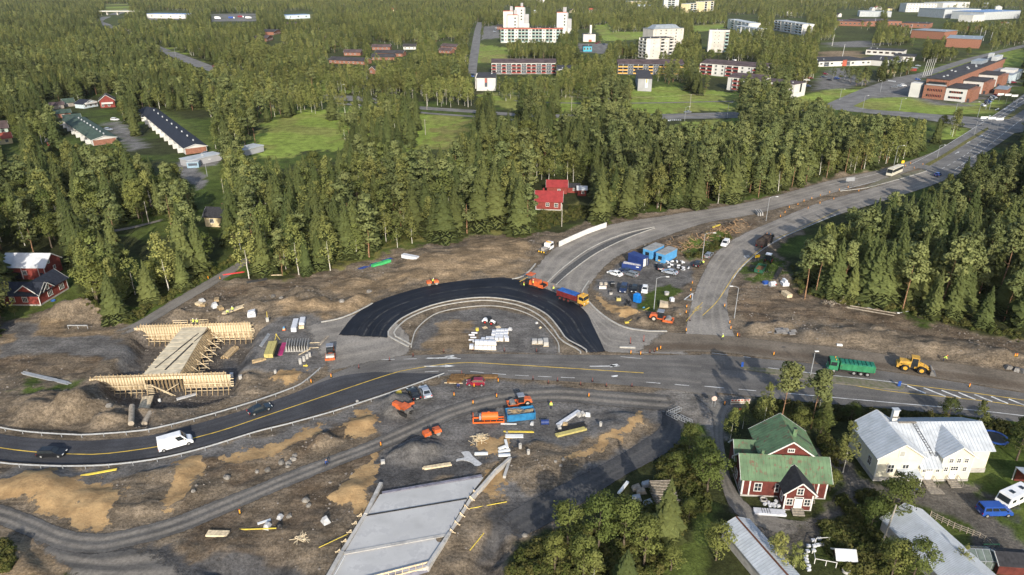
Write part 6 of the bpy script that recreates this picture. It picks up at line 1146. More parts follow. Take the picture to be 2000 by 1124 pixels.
for s in(-1,1):part(t,'crawler_track',MB().box(-1.7,1.7,s*.95-.2,s*.95+.2,.0,.6),M_tyre,bevel=.15)
# orange screening machine
p,q=GT(787,806),G(805,818);t=thing('crusher_machine','orange tracked crusher with grey conveyor beside the gravel heap','machine',(p.x,p.y,p.z-.1),face(p,q),None,.85);part(t,'engine_hood',MB().hexa([(-2.9,-.8,1.0),(-.2,-.8,1.0),(-.2,.8,1.0),(-2.9,.8,1.0),(-2.8,-.6,2.1),(-.2,-.65,2.2),(-.2,.65,2.2),(-2.8,.6,2.1)]),PO,bevel=.12);part(t,'hopper',MB().hexa([(-.1,-.5,1.2),(1.6,-.5,1.2),(1.6,.5,1.2),(-.1,.5,1.2),(-.4,-1.1,2.3),(1.9,-1.1,2.3),(1.9,1.1,2.3),(-.4,1.1,2.3)]),PO);part(t,'boom',MB().beam((.2,.9,1.6),(2.0,1.9,2.6),.4,.5),PO);part(t,'conveyor',MB().beam((1.2,0,1.0),(3.2,0,1.6),.9,.3),M_und);part(t,'feed_box',MB().box(1.7,2.6,-1,.9,1.2,2.0),M_steel)
for s in(-1,1):part(t,'crawler_track',MB().box(-2.2,2.0,s*.85-.25,s*.85+.25,-.1,.75),M_tyre,bevel=.2)
# tractor and trailer
p,q=G(1487,530),G(1502,508);t=thing('tractor','green tractor with white cab roof coupled to the trailer','tractor',(*G(1500,512)[:2],0),face(p,q));part(t,'bonnet',MB().box(.2,2.4,-.45,.45,.9,1.7),PDg,bevel=.08);c=part(t,'cab',MB().box(-1.3,.2,-.75,.75,1.1,2.7),M_glass);part(c,'cab_roof',MB().box(-1.45,.35,-.85,.85,2.7,2.9),PW,bevel=.05);part(c,'fender',MB().box(-1.5,-.1,-1.1,-.7,1.4,1.55).box(-1.5,-.1,.7,1.1,1.4,1.55),PDg)
for s in(-1,1):wheel(t,-.7,s*.95,.85,.5,M_rrim);wheel(t,1.7,s*.8,.55,.35,M_rrim)
t=thing('farm_trailer','green two-axle farm trailer with soil traces','trailer',(*G(1484,533)[:2],0),face(p,q));part(t,'tub',MB().box(-2.6,2.4,-1.2,-1.1,.9,2.0).box(-2.6,2.4,1.1,1.2,.9,2.0).box(2.3,2.4,-1.1,1.1,.9,2.0).box(-2.6,-2.5,-1.1,1.1,.9,1.9).box(-2.5,2.3,-1.1,1.1,.85,.98),PDg);part(t,'soil_load',MB().box(-2.45,2.25,-1.08,1.08,.98,1.3),mat('rusty_soil',(.2,.11,.05),.95,.3,1.5));part(t,'warning_triangle',MB().extrx([(-.2,1.3),(.2,1.3),(0,1.65)],-2.66,-2.61),M_tl);part(t,'drawbar',MB().beam((2.4,0,.8),(3.6,0,.7),.15),PDg)
for x in(-.9,.3):
 for s in(-1,1):wheel(t,x,s*1.0,.48,.35,M_rim)
# caravan
p,q=G(1975,982),G(1948,994);t=thing('caravan','white caravan parked under the carport edge','caravan',(p.x,p.y,0),face(p,q));part(t,'body',MB().extr([(-3.2,.5),(2.6,.5),(3.0,.9),(2.7,1.5),(2.3,2.5),(-3.1,2.55),(-3.3,1.4)],-1.12,1.12),PW,bevel=.08);part(t,'front_window',MB().add(quad_in((2.9,-1.12,1.05),(2.9,1.12,1.05),(2.3,1.12,2.5),(2.3,-1.12,2.5),.08,.92,.2,.8,.06),[(0,1,2,3)]),M_glass)
for s in(-1,1):
 for x in(-2.2,-.6,1.2):part(t,'side_window',MB().box(x,x+.9,s*1.125-.02,s*1.125+.02,1.4,1.95),M_glass)
 wheel(t,-.3,s*.95,.33,.22)
for x in(-1.6,.8):part(t,'roof_hatch',MB().box(x-.35,x+.35,-.35,.35,2.5,2.62),M_glass)
part(t,'drawbar',MB().beam((2.6,0,.5),(4.1,0,.45),.2,.12).beam((2.6,.5,.5),(4.0,0,.45),.1),M_steel);part(t,'gas_box',MB().box(2.8,3.5,-.7,.7,.5,1.0),PW)
# ---- people: one skinned body per pose
M_hiv=mat('fluorescent_yellow_jacket',(.62,.78,.10),.7,.08,4);M_nav=mat('navy_work_trousers',(.02,.025,.05),.9,.2,4);M_skin=mat('skin',(.45,.27,.2),.6,.05);M_hel=mat('safety_helmet_orange',(.7,.17,.03),.4);M_helw=mat('safety_helmet_white',(.7,.7,.68),.4);M_blueclothes=mat('dark_blue_jacket',(.03,.06,.2),.8)
POSES={}
def body_mesh(pose,top,legs):
 key=(pose,top.name)
 if key in POSES:return POSES[key]
 bend=dict(stand=0,bend=.55,walk=0,ride=.35)[pose];dx=lambda z:bend*max(0,z-.95);st=.22 if pose=='walk' else.04
 V=[(0,0,.95),(dx(1.2),0,1.18),(dx(1.4),0,1.4-bend*.1),(dx(1.5)+.02,0,1.52-bend*.13),(dx(1.62)+.04,0,1.63-bend*.17),(dx(1.75)+.05,0,1.75-bend*.2)];Rr=[.15,.145,.15,.058,.1,.08];E=[(0,1),(1,2),(2,3),(3,4),(4,5)]
 def add(p,r,par):V.append(p);Rr.append(r);E.append((par,len(V)-1));return len(V)-1
 sz=1.4-bend*.1
 for s in(-1,1):
  sh=add((dx(1.4),s*.19,sz),.075,2);el=add((dx(1.4)+(.05 if pose=='stand' else.16*s if pose=='walk' else.25),s*.27,sz-.27),.052,sh);wr=add((dx(1.4)+(.14 if pose=='stand' else.22*s if pose=='walk' else.42),s*.22,sz-.48),.036,el);ha=add((V[wr][0]+.03,s*.22,V[wr][2]-.08),.032,wr)
  for k in range(4):add((V[ha][0]+.02+.012*k,s*(.2+.018*(k-1)),V[ha][2]-.09+.008*abs(k-1.5)),.009,ha)
  add((V[ha][0]+.05,s*.17,V[ha][2]-.02),.01,ha)
  hp=add((0,s*.1,.88),.095,0);f_=st*s;kz=(.72 if pose=='ride' else.5);kn=add((f_*.6+(.35 if pose=='ride' else.03),s*.11,kz),.07,hp);an=add((f_+(.2 if pose=='ride' else 0),s*.11,.1+(.28 if pose=='ride' else 0)),.05,kn);add((f_+.16+(.2 if pose=='ride' else 0),s*.12,.05+(.28 if pose=='ride' else 0)),.045,an)
 me=bpy.data.meshes.new('person_body');me.from_pydata(V,E,[]);o=bpy.data.objects.new('tmp_body',me);col.objects.link(o);md=o.modifiers.new('s','SKIN');sv=me.skin_vertices[0].data
 for i,r in enumerate(Rr):sv[i].radius=(r,r)
 sv[0].use_root=True;o.modifiers.new('d','SUBSURF').levels=1
 dg=bpy.context.evaluated_depsgraph_get();nm=bpy.data.meshes.new_from_object(o.evaluated_get(dg));nm.name='person_body';bpy.data.objects.remove(o);nm.materials.clear()
 for x in(top,legs,M_skin,M_blk):nm.materials.append(x)
 hz_=1.5-bend*.13
 for pl in nm.polygons:c=pl.center;pl.material_index=2 if c.z>hz_ or(abs(c.y)>.15 and c.z<sz-.47 and c.z>.75 and pose!='ride' and abs(c.y)>.17)else 0 if c.z>.93 else 3 if c.z<.12 else 1;pl.use_smooth=True
 POSES[key]=(nm,V[5]);return POSES[key]
def person(label,px,py,tx,ty,pose='stand',top=None,hel=None,z=None,world=None,sc_=1.0):
 p=Vector(world)if world else GT(px,py);q=G(tx,ty);me_,head=body_mesh(pose,top or M_hiv,M_nav);zz_=p.z if z is None else z
 t=tag(link('person',me_,None,(p.x,p.y,zz_+(0 if pose!='ride' else.0)),face(p,q),sc_),label,'person')
 if hel:part(t,'helmet',MB().cyl((head[0],0,head[2]-.06),(head[0],0,head[2]+.06),.115,10,0,.085).cyl((head[0],0,head[2]+.06),(head[0],0,head[2]+.11),.085,10,0,.03).box(head[0]+.08,head[0]+.19,-.08,.08,head[2]-.06,head[2]-.04),hel)
 if(top or M_hiv)is M_hiv:part(t,'reflective_band',MB().ring((head[0]*.35,0,1.12),.155,.165,0,.05,10),mat('reflective_tape',(.6,.62,.62),.4))
 return t
person('worker in yellow jacket walking on the site track by the blue skip',1076,799,1060,900,'stand',hel=M_hel);person('worker in yellow walking across the junction mouth',1411,665,1395,662,'walk',hel=M_helw);person('worker in yellow jacket bending on the roadside bank',1842,706,1860,710,'bend',hel=M_hel);person('worker standing left of the paver on black asphalt',1023,564,1040,562,'stand',hel=M_hel,z=.08);person('worker walking between the paver and yellow-cab lorry',1081,570,1060,566,'walk',hel=M_hel);person('worker riding on the paver platform',0,0,1070,566,'stand',hel=M_helw,world=(*G(1041,566)[:2],1.2))
person('worker in yellow beside the cable drums, left one',445,616,455,640,'bend',hel=M_helw);person('worker in yellow beside the cable drums, right one',455,611,460,640,'stand',hel=M_helw);person('driver sitting on the small roller at the asphalt edge',0,0,870,553,'ride',hel=M_helw,world=(*G(845,558)[:2],.45));person('worker in yellow beside the parked black estate',1373,519,1380,500,'stand',hel=M_hel)
person('person in dark clothes crouching near the wine red car',895,760,900,800,'bend',top=M_blueclothes)
# cyclist
p,q=G(638,914),G(665,900);t=thing('bicycle','bicycle ridden along the site track','bicycle',(p.x,p.y,.02),face(p,q));M_bk=mat('bicycle_frame',(.05,.05,.06),.4)
for x in(-.52,.52):w_=part(t,'wheel',MB(),M_tyre)if False else part(t,'wheel',MB().cyl((x,-.02,.34),(x,.02,.34),.34,16,cap=False),M_tyre);part(w_,'spokes',MB().beam((x,0,.02),(x,0,.66),.01).beam((x-.32,0,.34),(x+.32,0,.34),.01),M_rim)
part(t,'frame',MB().beam((-.52,0,.34),(-.2,0,.85),.04).beam((-.15,0,.3),(-.2,0,.9),.04).beam((-.15,0,.3),(.35,0,.85),.04).beam((-.2,0,.8),(.35,0,.88),.04).beam((.52,0,.34),(.38,0,1.0),.04),M_bk);part(t,'saddle',MB().box(-.32,-.08,-.08,.08,.9,.97),M_blk);part(t,'handlebar',MB().beam((.36,-.28,1.02),(.36,.28,1.02),.035),M_bk)
person('cyclist in dark blue riding on the site track',0,0,665,900,'ride',top=M_blueclothes,world=(p.x-.15,p.y-.02,.05))
# ================================================================ THE BUILDING SITE
M_tim=mat('fresh_sawn_timber',(.58,.47,.31),.8,.16,2.5,rnd=.16);M_timd=mat('used_shuttering_timber',(.40,.29,.16),.85,.2,2,rnd=.2);M_ply=mat('pale_plywood_deck',(.56,.48,.34),.8,.12,.7);M_oldw=mat('grey_old_timber',(.27,.23,.18),.9,.2,2,rnd=.25);M_tie=mat('brown_impregnated_timber',(.16,.09,.035),.85,.2,2,rnd=.2)
M_conc=mat('pale_concrete',(.40,.385,.36),.85,.10,.8,wear=(.30,.29,.275),wscale=.7,wthr=.55);M_cslab=mat('smooth_concrete_deck',(.43,.425,.415),.7,.08,.25,wear=(.39,.385,.38),wscale=.5,wthr=.5);M_kerb=mat('kerb_stone',(.38,.365,.33),.85,.12,1.2);M_galv=mat('galvanised_steel',(.30,.31,.32),.6,.1,2,metal=.1)
M_wrap=mat('white_plastic_wrap',(.55,.56,.59),.35,.08,2,rnd=.06);M_foam=mat('white_foam_board',(.66,.66,.64),.7,.04,2);M_yp=mat('yellow_plastic_pipe',(.60,.46,.07),.5,.08,3);M_ysheet=mat('dull_yellow_boards',(.42,.36,.13),.7,.1,2);M_mag=mat('magenta_plastic',(.42,.04,.16),.5,.1,2);M_lbl=mat('light_blue_cabin',(.09,.30,.55),.5,.1,.8);M_dbl=mat('dark_blue_container',(.022,.045,.17),.5,.12,.8);M_skb=mat('steel_blue_skip',(.025,.16,.33),.5,.15,1,wear=(.12,.06,.03),wscale=2,wthr=.66);M_groof=mat('grey_cabin_roof',(.26,.26,.25),.8,.12,.8);M_ppl=mat('black_plastic_pipe',(.015,.015,.016),.45,.1,3);M_or=mat('orange_plastic',(.7,.13,.02),.5,.06,3);M_rw=mat('red_plastic',(.5,.03,.03),.5);M_geo=mat('white_geotextile',(.42,.42,.42),.9,.12,2)
def gl(px,py,dz=0.0):p=GT(px,py);return(p.x,p.y,p.z+dz)
# ---- kerbs: rows of kerb stones in runs
def kerb(name,pts,w_=.32,h=.16,z=0.0,label=None,joint=2.0):
 P=spline(GA(pts),max(12,len(pts)*8));ln=np.concatenate([[0],np.cumsum(np.linalg.norm(np.diff(P,axis=0),axis=1))]);o=link(name,None);o['kind']='structure';k=0;s=0.0
 while s<ln[-1]-.2:
  e=min(s+joint,ln[-1]);a=np.array([np.interp(s+.015,ln,P[:,0]),np.interp(s+.015,ln,P[:,1])]);b=np.array([np.interp(e-.015,ln,P[:,0]),np.interp(e-.015,ln,P[:,1])])
  part(o,'kerb_stone',MB().beam((*a,z+h/2),(*b,z+h/2),w_,h),M_kerb);s=e
 return o
kerb('kerb',[(798,678),(775,666),(758,655),(764,641),(789,620),(840,598),(900,585),(960,582),(1020,592),(1065,613),(1090,640),(1106,662),(1130,675),(1144,683),(1146,689)],.34,.18)
kerb('kerb',[(803,674),(782,662),(770,655),(774,643),(800,621),(850,601),(910,590),(960,588),(1015,598),(1055,618),(1080,643),(1095,664),(1118,678),(1132,684),(1134,691)],.34,.18)
kerb('kerb',[(803,679),(805,668),(815,642),(850,614),(900,602),(960,598),(1010,606),(1050,624),(1075,650),(1090,670),(1092,689)],.24,.14)
kerb('kerb',[(1068,553),(1100,523),(1150,487),(1200,464),(1240,452),(1278,444)],.26,.16);kerb('kerb',[(1086,557),(1120,527),(1165,495),(1215,470),(1250,456),(1279,446)],.26,.16);kerb('kerb',[(1146,586),(1165,606),(1190,625),(1220,640),(1260,647),(1303,648)],.45,.2);kerb('kerb',[(627,630),(655,625),(680,617),(712,602),(728,593)],.4,.2);kerb('kerb',[(1000,546),(1020,541),(1036,528),(1046,516)],.4,.2);kerb('kerb',[(1134,588),(1137,570),(1150,549)],.3,.16)
kerb('kerb',[(1640,374),(1690,368),(1730,358),(1800,338),(1812,333)],.4,.2)
# white concrete barrier wall along the north road
P=spline(GA([(1092,482),(1120,469),(1150,456),(1184,444)]),15);t=thing('barrier_wall','white concrete barrier wall along the north road','barrier')
for i in range(14):a,b=P[i],P[i+1];part(t,'wall_panel',MB().beam((*a,.85),(*(a+(b-a)*.985),.85),.3,1.7),mat('pale_wall_concrete',(.62,.6,.56),.8,.06,1))
# ---- guardrails
def guardrail(label,pts,step=4.0,z=0.0,end=False):
 P=spline(GA(pts),len(pts)*8);ln=np.concatenate([[0],np.cumsum(np.linalg.norm(np.diff(P,axis=0),axis=1))]);t=thing('guardrail',label,'guardrail');mb=MB();prof=[(-.03,.48),(.05,.55),(-.02,.62),(.05,.70),(-.03,.78)];vs=[]
 for i in range(len(P)):
  d=P[min(i+1,len(P)-1)]-P[max(i-1,0)];d/=np.linalg.norm(d);nn=np.array([-d[1],d[0]])
  for o_,zz_ in prof:vs.append((*(P[i]+nn*o_),zz_+z))
  for o_,zz_ in reversed(prof):vs.append((*(P[i]+nn*(o_+.05)),zz_+z))
 fs=[(i*10+k,(i+1)*10+k,(i+1)*10+(k+1)%10,i*10+(k+1)%10)for i in range(len(P)-1)for k in range(10)];part(t,'rail',mb.add(vs,fs),M_galv)
 pm_=MB().box(-.05,.05,-.05,.05,-.4,.74).mesh('post',M_galv)
 for s in np.arange(.5,ln[-1],step):link('post',pm_,t,(np.interp(s,ln,P[:,0]),np.interp(s,ln,P[:,1])+.0,z))
 return t
guardrail('guardrail on the inner side of the main road curve',[(-140,806),(-60,826),(0,840),(60,849),(140,854),(180,854),(260,848),(307,841),(400,818),(500,788),(575,761),(600,746),(627,723)]);guardrail('guardrail on the outer side of the main road curve',[(-140,880),(-60,898),(0,909),(60,914),(140,916),(220,913),(312,901),(400,880),(500,849),(560,834),(640,812),(700,793),(780,766),(830,748),(868,734)])
# ---- timber formwork of the western underpass
o=G(184,739,.6);q=G(443,731,.6);t=thing('bridge_formwork','timber formwork of an underpass with pale deck and props','formwork',(o.x,o.y,-3.5),face(o,q));FW=(q-o).length;inv=t.matrix_basis.inverted()
def loc(px,py,z):return inv@G(px,py,z)
plank=MB().box(0,1,-.02,.02,0,.2).mesh('plank',M_tim);stud=MB().box(-.05,.05,-.06,.06,0,1).mesh('stud',M_timd);prop=MB().box(-.05,.05,-.05,.05,0,1).mesh('prop',M_timd);ledger=MB().box(0,1,-.05,.05,-.06,.06).mesh('ledger',M_tim)
def beamobj(me_,par,a,b,name):
 a,b=Vector(a),Vector(b);d=b-a;L_=d.length;o_=link(name,me_,par,a);ax=Vector((0,0,1))if me_ in(stud,prop)else Vector((1,0,0));o_.rotation_mode='QUATERNION';o_.rotation_quaternion=ax.rotation_difference(d.normalized());o_.scale=(1,1,L_)if me_ in(stud,prop)else(L_,1,1);return o_
def shutter(y,x0,x1,z0,z1,gap=None,jag=.6,nst=None):
 n_=int((z1-z0)/.24)
 for k in range(n_):
  z=z0+k*.24;xa,xb=x0-random.uniform(0,jag),x1+random.uniform(0,jag*1.4)
  segs=[(xa,xb)]if not gap or z>gap[2]else[(xa,gap[0]),(gap[1],xb)]
  for(a,b)in segs:o_=link('plank',plank,t,(a,y+random.uniform(-.02,.02),z));o_.scale=(b-a,1,1)
 for x in np.arange(x0+.3,x1,.62 if nst is None else nst):
  zb=gap[2]if gap and gap[0]<x<gap[1]else z0;o_=link('stud',stud,t,(x,y-.1,zb));o_.scale=(1,1,z1-zb+random.uniform(.12,.38))
H1=4.2
shutter(0,-1.0,FW+.4,.9,H1,(FW*.37,FW*.66,3.1));shutter(.9,-.2,FW-.6,1.2,H1-.1,(FW*.37,FW*.66,3.0),.3,.9)
a=loc(262,639,.9);b=loc(490,633,.9);yb=(a.y+b.y)/2;xb0,xb1=a.x+.5,b.x-.3
shutter(yb,xb0,xb1,.6,H1+.2,None,.7,.62);shutter(yb+.9,xb0+.5,xb1-.3,1.5,H1+.3,None,.3,.7)
# deck on top of the tunnel, sloped sides
dl0,dl1,dr1,dr0=loc(283,727,.5),loc(352,645,.5),loc(402,643,.5),loc(355,724,.5)
zt=dl0.z;dk=part(t,'deck',MB().hexa([(dl0.x,.9,zt-.3),(dr0.x,.9,zt-.3),(dr1.x,yb-.2,zt-.3),(dl1.x,yb-.2,zt-.3),(dl0.x,.9,zt),(dr0.x,.9,zt),(dr1.x,yb-.2,zt),(dl1.x,yb-.2,zt)]),M_ply)
for k in range(11):f=(k+.5)/11;xa=dl0.x+(dl1.x-dl0.x)*f;xb=dr0.x+(dr1.x-dr0.x)*f;y=.9+(yb-1.1)*f;part(dk,'deck_board',MB().hexa([(xa,y-.64,zt+.003),(xb,y-.64,zt+.003),(xb,y+.64,zt+.003),(xa,y+.64,zt+.003),(xa+.02,y-.64,zt+.03),(xb-.02,y-.64,zt+.03),(xb-.02,y+.64,zt+.03),(xa+.02,y+.64,zt+.03)]),M_ply)
for(x0,y0,x1,y1,w_)in((.2,.12,.58,.72,.28),(.52,.08,.72,.62,.42),(.42,.5,.66,.85,.22),(.72,.66,.88,.93,.25)):
 def dp(u,v):return Vector((dl0.x+(dl1.x-dl0.x)*v+u*(dr0.x-dl0.x),.9+(yb-1.1)*v,zt+.05))
 part(t,'deck_slot',MB().beam(dp(x0,y0),dp(x1,y1),w_,.04),M_und)
for k in range(26):
 f=k/26;y=.9+(yb-1.1)*f;x=dr0.x+(dr1.x-dr0.x)*f;part(t,'side_panel',MB().hexa([(x,y,zt-.1),(x+.03,y,zt-.1),(x+.03,y+.6,zt-.1),(x,y+.6,zt-.1),(x+1.3,y,1.6),(x+1.36,y,1.6),(x+1.36,y+.6,1.6),(x+1.3,y+.6,1.6)]),M_timd)
for k in range(7):
 f=(k+.4)/7;y=.9+(yb-1.1)*f;x=dr0.x+(dr1.x-dr0.x)*f+1.4;xl=dl0.x+(dl1.x-dl0.x)*f-.3
 for dx in(0,1.3):beamobj(prop,t,(x+dx,y,-.2),(x+dx+.1,y,3.0),'prop');beamobj(prop,t,(xl-dx,y,-.2),(xl-dx,y,2.6),'prop')
 beamobj(ledger,t,(x-.6,y,1.9),(x+2.4,y+.1,1.9),'ledger');beamobj(ledger,t,(x-.6,y,.8),(x+2.2,y+.1,.9),'ledger');beamobj(ledger,t,(x-.2,y,3.2),(x+2.4,y+.2,.4),'brace');beamobj(ledger,t,(xl-2.2,y,1.7),(xl+.4,y,1.7),'ledger')
for k in range(9):y=.9+(yb-1.1)*k/9;xl=dl0.x+(dl1.x-dl0.x)*k/9;beamobj(ledger,t,(xl-.3-.09*k,1.0,1.5+.12*k),(xl-.4-.1*k,min(y+4,yb-.4),1.5+.12*k),'ledger')
for x in np.arange(-.8,FW,1.15):
 if FW*.4<x<FW*.63:continue
 beamobj(prop,t,(x,-.6,-.4),(x,-.5,2.6),'prop');beamobj(prop,t,(x+.3,-1.9,-.4),(x+.3,-.4,2.4),'brace')
for z in(.5,1.3,2.2):beamobj(ledger,t,(-1.2,-.62,z),(FW*.36,-.62,z),'ledger');beamobj(ledger,t,(FW*.67,-.62,z),(FW+.5,-.62,z),'ledger')
for x in np.arange(FW*.38,FW*.66,.8):beamobj(prop,t,(x,.4,-.3),(x,.4,3.0),'prop');beamobj(prop,t,(x,1.6,-.3),(x,1.6,3.0),'prop')
for(a,b)in(((FW*.42,-.9,2.6),(FW*.6,-1.3,-.2)),((FW*.44,-1.1,2.3),(FW*.58,-1.5,0)),((FW*.5,-.5,.2),(FW*.63,-.5,2.4))):beamobj(ledger,t,a,b,'brace')
for k in range(6):beamobj(ledger,t,(FW*.38,-.8,.3+k*.42),(FW*.44,-.8,.3+k*.42),'ladder_rung')
for x in np.arange(xb0,xb1,1.3):
 if dl1.x-1<x<dr1.x+1:continue
 beamobj(prop,t,(x,yb-.7,-.2),(x,yb-.6,2.6),'prop');beamobj(prop,t,(x+.3,yb-2.0,-.2),(x+.3,yb-.4,2.4),'brace')
for z in(.6,1.5,2.4):beamobj(ledger,t,(xb0-.5,yb-.72,z),(dl1.x-.6,yb-.72,z),'ledger');beamobj(ledger,t,(dr1.x+2,yb-.72,z),(xb1+.6,yb-.72,z),'ledger')
for(xa,xb)in((xb0+8.5,xb0+12),(xb0+12.8,xb0+17)):
 for z in(H1+.5,H1+1.1):beamobj(ledger,t,(xa,yb+1.2,z),(xb,yb+1.2,z),'guard_rail')
 for x in(xa,(xa+xb)/2,xb):beamobj(prop,t,(x,yb+1.2,H1-.4),(x,yb+1.2,H1+1.2),'guard_post')
FOOT.append(GA([(180,760),(450,760),(500,640),(260,640)]).tolist())
def wld(v):return t.matrix_basis@Vector(v)
w1=wld((xb0+13.6,yb+.6,H1-.1));person('worker in yellow leaning on the rear formwork rail, left one',0,0,380,600,'bend',hel=M_helw,world=w1);w1=wld((xb0+14.5,yb+.6,H1-.1));person('worker in yellow standing on the rear formwork rail, right one',0,0,380,600,'stand',hel=M_helw,world=w1)
# ---- concrete deck of the eastern underpass
t=thing('concrete_bridge_deck','pale concrete underpass deck with parapets and timber brackets','bridge');zc=.35
A,B,Cc,D,E,F_,H_,I_=[Vector((*G(x,y,zc)[:2],zc))for x,y in((742,966),(944,932),(716,1008),(912,975),(672,1082),(872,1046),(640,1140),(832,1110))]
for(a,b,c,d),dz in(((Cc,D,B,A),.0),((E,F_,D,Cc),.06),((H_,I_,F_,E),.0)):
 part(t,'deck_slab',MB().hexa([Vector((v.x,v.y,-4))for v in(a,b,c,d)]+[v+Vector((0,0,dz))for v in(a,b,c,d)]),M_cslab)
for a,b,m_ in((Cc,D,M_und),(E,F_,M_conc)):part(t,'joint_strip',MB().beam(a+Vector((0,0,.1)),b+Vector((0,0,.1)),.55 if m_ is M_conc else.22,.12),m_)
def wallbar(a,b,w_,z0,z1,name='parapet',m_=None):a,b=Vector((*G(*a,z1)[:2],0)),Vector((*G(*b,z1)[:2],0));d=(b-a).normalized();n_=Vector((-d.y,d.x,0))*w_/2;return part(t,name,MB().hexa([Vector((v.x,v.y,z0))for v in(a-n_,a+n_,b+n_,b-n_)]+[Vector((v.x,v.y,z1))for v in(a-n_,a+n_,b+n_,b-n_)]),m_ or M_conc)
wallbar((744,942),(714,1003),.55,-4,.75);wallbar((714,1003),(668,1076),.5,-4,.62);wallbar((668,1076),(632,1140),.6,-4,.75)
wallbar((997,893),(968,918),.5,-4,.9);wallbar((968,918),(920,972),.5,-4,.8);wallbar((920,972),(878,1040),.42,-4,.62);wallbar((878,1040),(834,1106),.5,-4,.75);wallbar((997,893),(985,930),.5,-4,.6,'wing_wall')
brk=MB().beam((0,0,.5),(0,0,1.15),.1,.1).beam((0,0,1.1),(.75,0,.25),.08,.1).beam((-.1,0,.55),(.85,0,.4),.07,.09).mesh('timber_bracket',M_tim)
for px,py,rz in[(925,962,0),(918,974,0),(908,991,0),(899,1006,0),(889,1022,0),(880,1038,0),(706,1008,3.1),(696,1023,3.1),(686,1040,3.1),(676,1058,3.1),(664,1078,3.1)]:p=G(px,py,.6);link('timber_bracket',brk,t,(p.x,p.y,0),rz-.2)
a,b=Vector((*G(705,1132,.6)[:2],.6)),Vector((*G(838,1098,.6)[:2],.6))
part(t,'edge_board',MB().beam(a,b,.12,.25),M_tim);part(t,'edge_board',MB().beam(a-Vector((.1,.7,.3)),b-Vector((.1,.7,.3)),.12,.2),M_tim)
for k in range(11):c=a.lerp(b,k/10);part(t,'edge_prop',MB().beam(c+Vector((0,.1,.1)),c+Vector((.1,-.8,-.4)),.09,.12),M_tim)
part(t,'membrane',MB().slab([a+Vector((0,-.15,-.1)),b+Vector((0,-.15,-.1)),b+Vector((.1,-1.3,-1.2)),a+Vector((.1,-1.3,-1.2))],.03),mat('grey_violet_membrane',(.16,.155,.19),.6,.2,1))
part(t,'membrane',MB().beam(A+Vector((.3,.35,.0)),B+Vector((-.3,.35,.0)),.5,.25),MATS['grey_violet_membrane']);part(t,'edge_rail',MB().beam(Vector((*G(674,1086,.5)[:2],.55)),Vector((*G(645,1140,.5)[:2],.55)),.08,.12),M_foam)
# ---- pallets of paving blocks on the roundabout island
plt=MB().box(-.5,.5,-.5,.5,0,.12,1).box(-.48,.48,-.48,.48,.12,1.0,0).mesh('block',[M_wrap,M_timd]);pal_base=MB();[pal_base.box(-.55,.55,y-.07,y+.07,.08,.12)for y in(-.48,-.24,0,.24,.48)];[pal_base.box(x-.06,x+.06,-.5,.5,0,.08)for x in(-.45,0,.45)];pal_base=pal_base.mesh('pallet_base',M_tim);wrapm=MB().box(-.47,.47,-.47,.47,.12,1.02).mesh('wrapped_blocks',M_wrap,bevel=.04)if False else MB().box(-.47,.47,-.47,.47,.12,1.02).mesh('wrapped_blocks',M_wrap,False,.05)
def pallet(label,px,py,lvl=0,grp='white wrapped pallets on the roundabout island',sc_=(1,1,1),bm_=None):
 p=GT(px,py);o_=thing('block_pallet',label,'pallet',(p.x,p.y,p.z+lvl*1.03),random.uniform(-.06,.06),grp,sc_);link('pallet_base',pal_base,o_);link('wrapped_blocks',bm_ or wrapm,o_)
rows=[(0,[(965,653),(973,651),(981,651),(989,651)]),(1,[(964,658),(972,657),(980,657),(988,656)]),(2,[(971,662),(979,662),(988,662)]),(3,[(970,666),(979,666),(990,666)])]
for r_,ps in rows:
 for i,(x,y)in enumerate(ps):pallet(f"white wrapped block pallet, {['back', 'second', 'third', 'front'][r_]} row of the right-hand stack, {['first', 'second', 'third', 'fourth'][i]} from left",x,y)
for i,(x,y)in enumerate([(944,668),(953,666),(961,666)]):pallet(f"white wrapped block pallet behind the double-height row, {['left', 'middle', 'right'][i]}",x,y)
for i,(x,y)in enumerate([(941,672),(960,671)]):pallet(f"white wrapped block pallet touching the double-height row, {['left', 'right'][i]}",x,y)
for i in range(5):pallet(f"white wrapped pallet in the lower tier of the front row, {['first', 'second', 'third', 'fourth', 'fifth'][i]} from left",931+i*8.4,682+i*.3);pallet(f"white wrapped pallet in the upper tier of the front row, {['first', 'second', 'third', 'fourth', 'fifth'][i]} from left",932+i*8.4,680+i*.3,1)
pallet('single white wrapped pallet left of the front row',921,681)
gp=MB().box(-.47,.47,-.47,.47,.12,1.0).mesh('paving_blocks',M_conc)
pallet('grey block pallet, left of three by the kerb',1044,671,0,'grey block pallets',(1.25,1.2,1),gp);pallet('grey block pallet, middle of three by the kerb',1055,671,0,'grey block pallets',(1.2,1.2,1),gp);pallet('long grey block pallet, right of three by the kerb',1066,673,0,'grey block pallets',(1.2,2.4,1.15),gp)
for i,(x,y,bl)in enumerate([(926,652,1),(922,656,0),(924,661,1),(922,666,0),(925,669,2)]):
 p=GT(x,y);t=thing('pipe_section',f"white pipe lying beside the pallets, {['first', 'second', 'third', 'fourth', 'shortest'][i]} from the back",'pipe',p,random.uniform(-.06,.06),'white pipes with black collars');L_=1.6 if bl<2 else.7;part(t,'pipe',MB().cyl((-L_/2,0,.2),(L_/2,0,.2),.2,12),M_wrap);part(t,'collar',MB().cyl(((-1 if bl else 1)*L_/2-.12,0,.2),((-1 if bl else 1)*L_/2+.12,0,.2),.29,12),M_ppl)
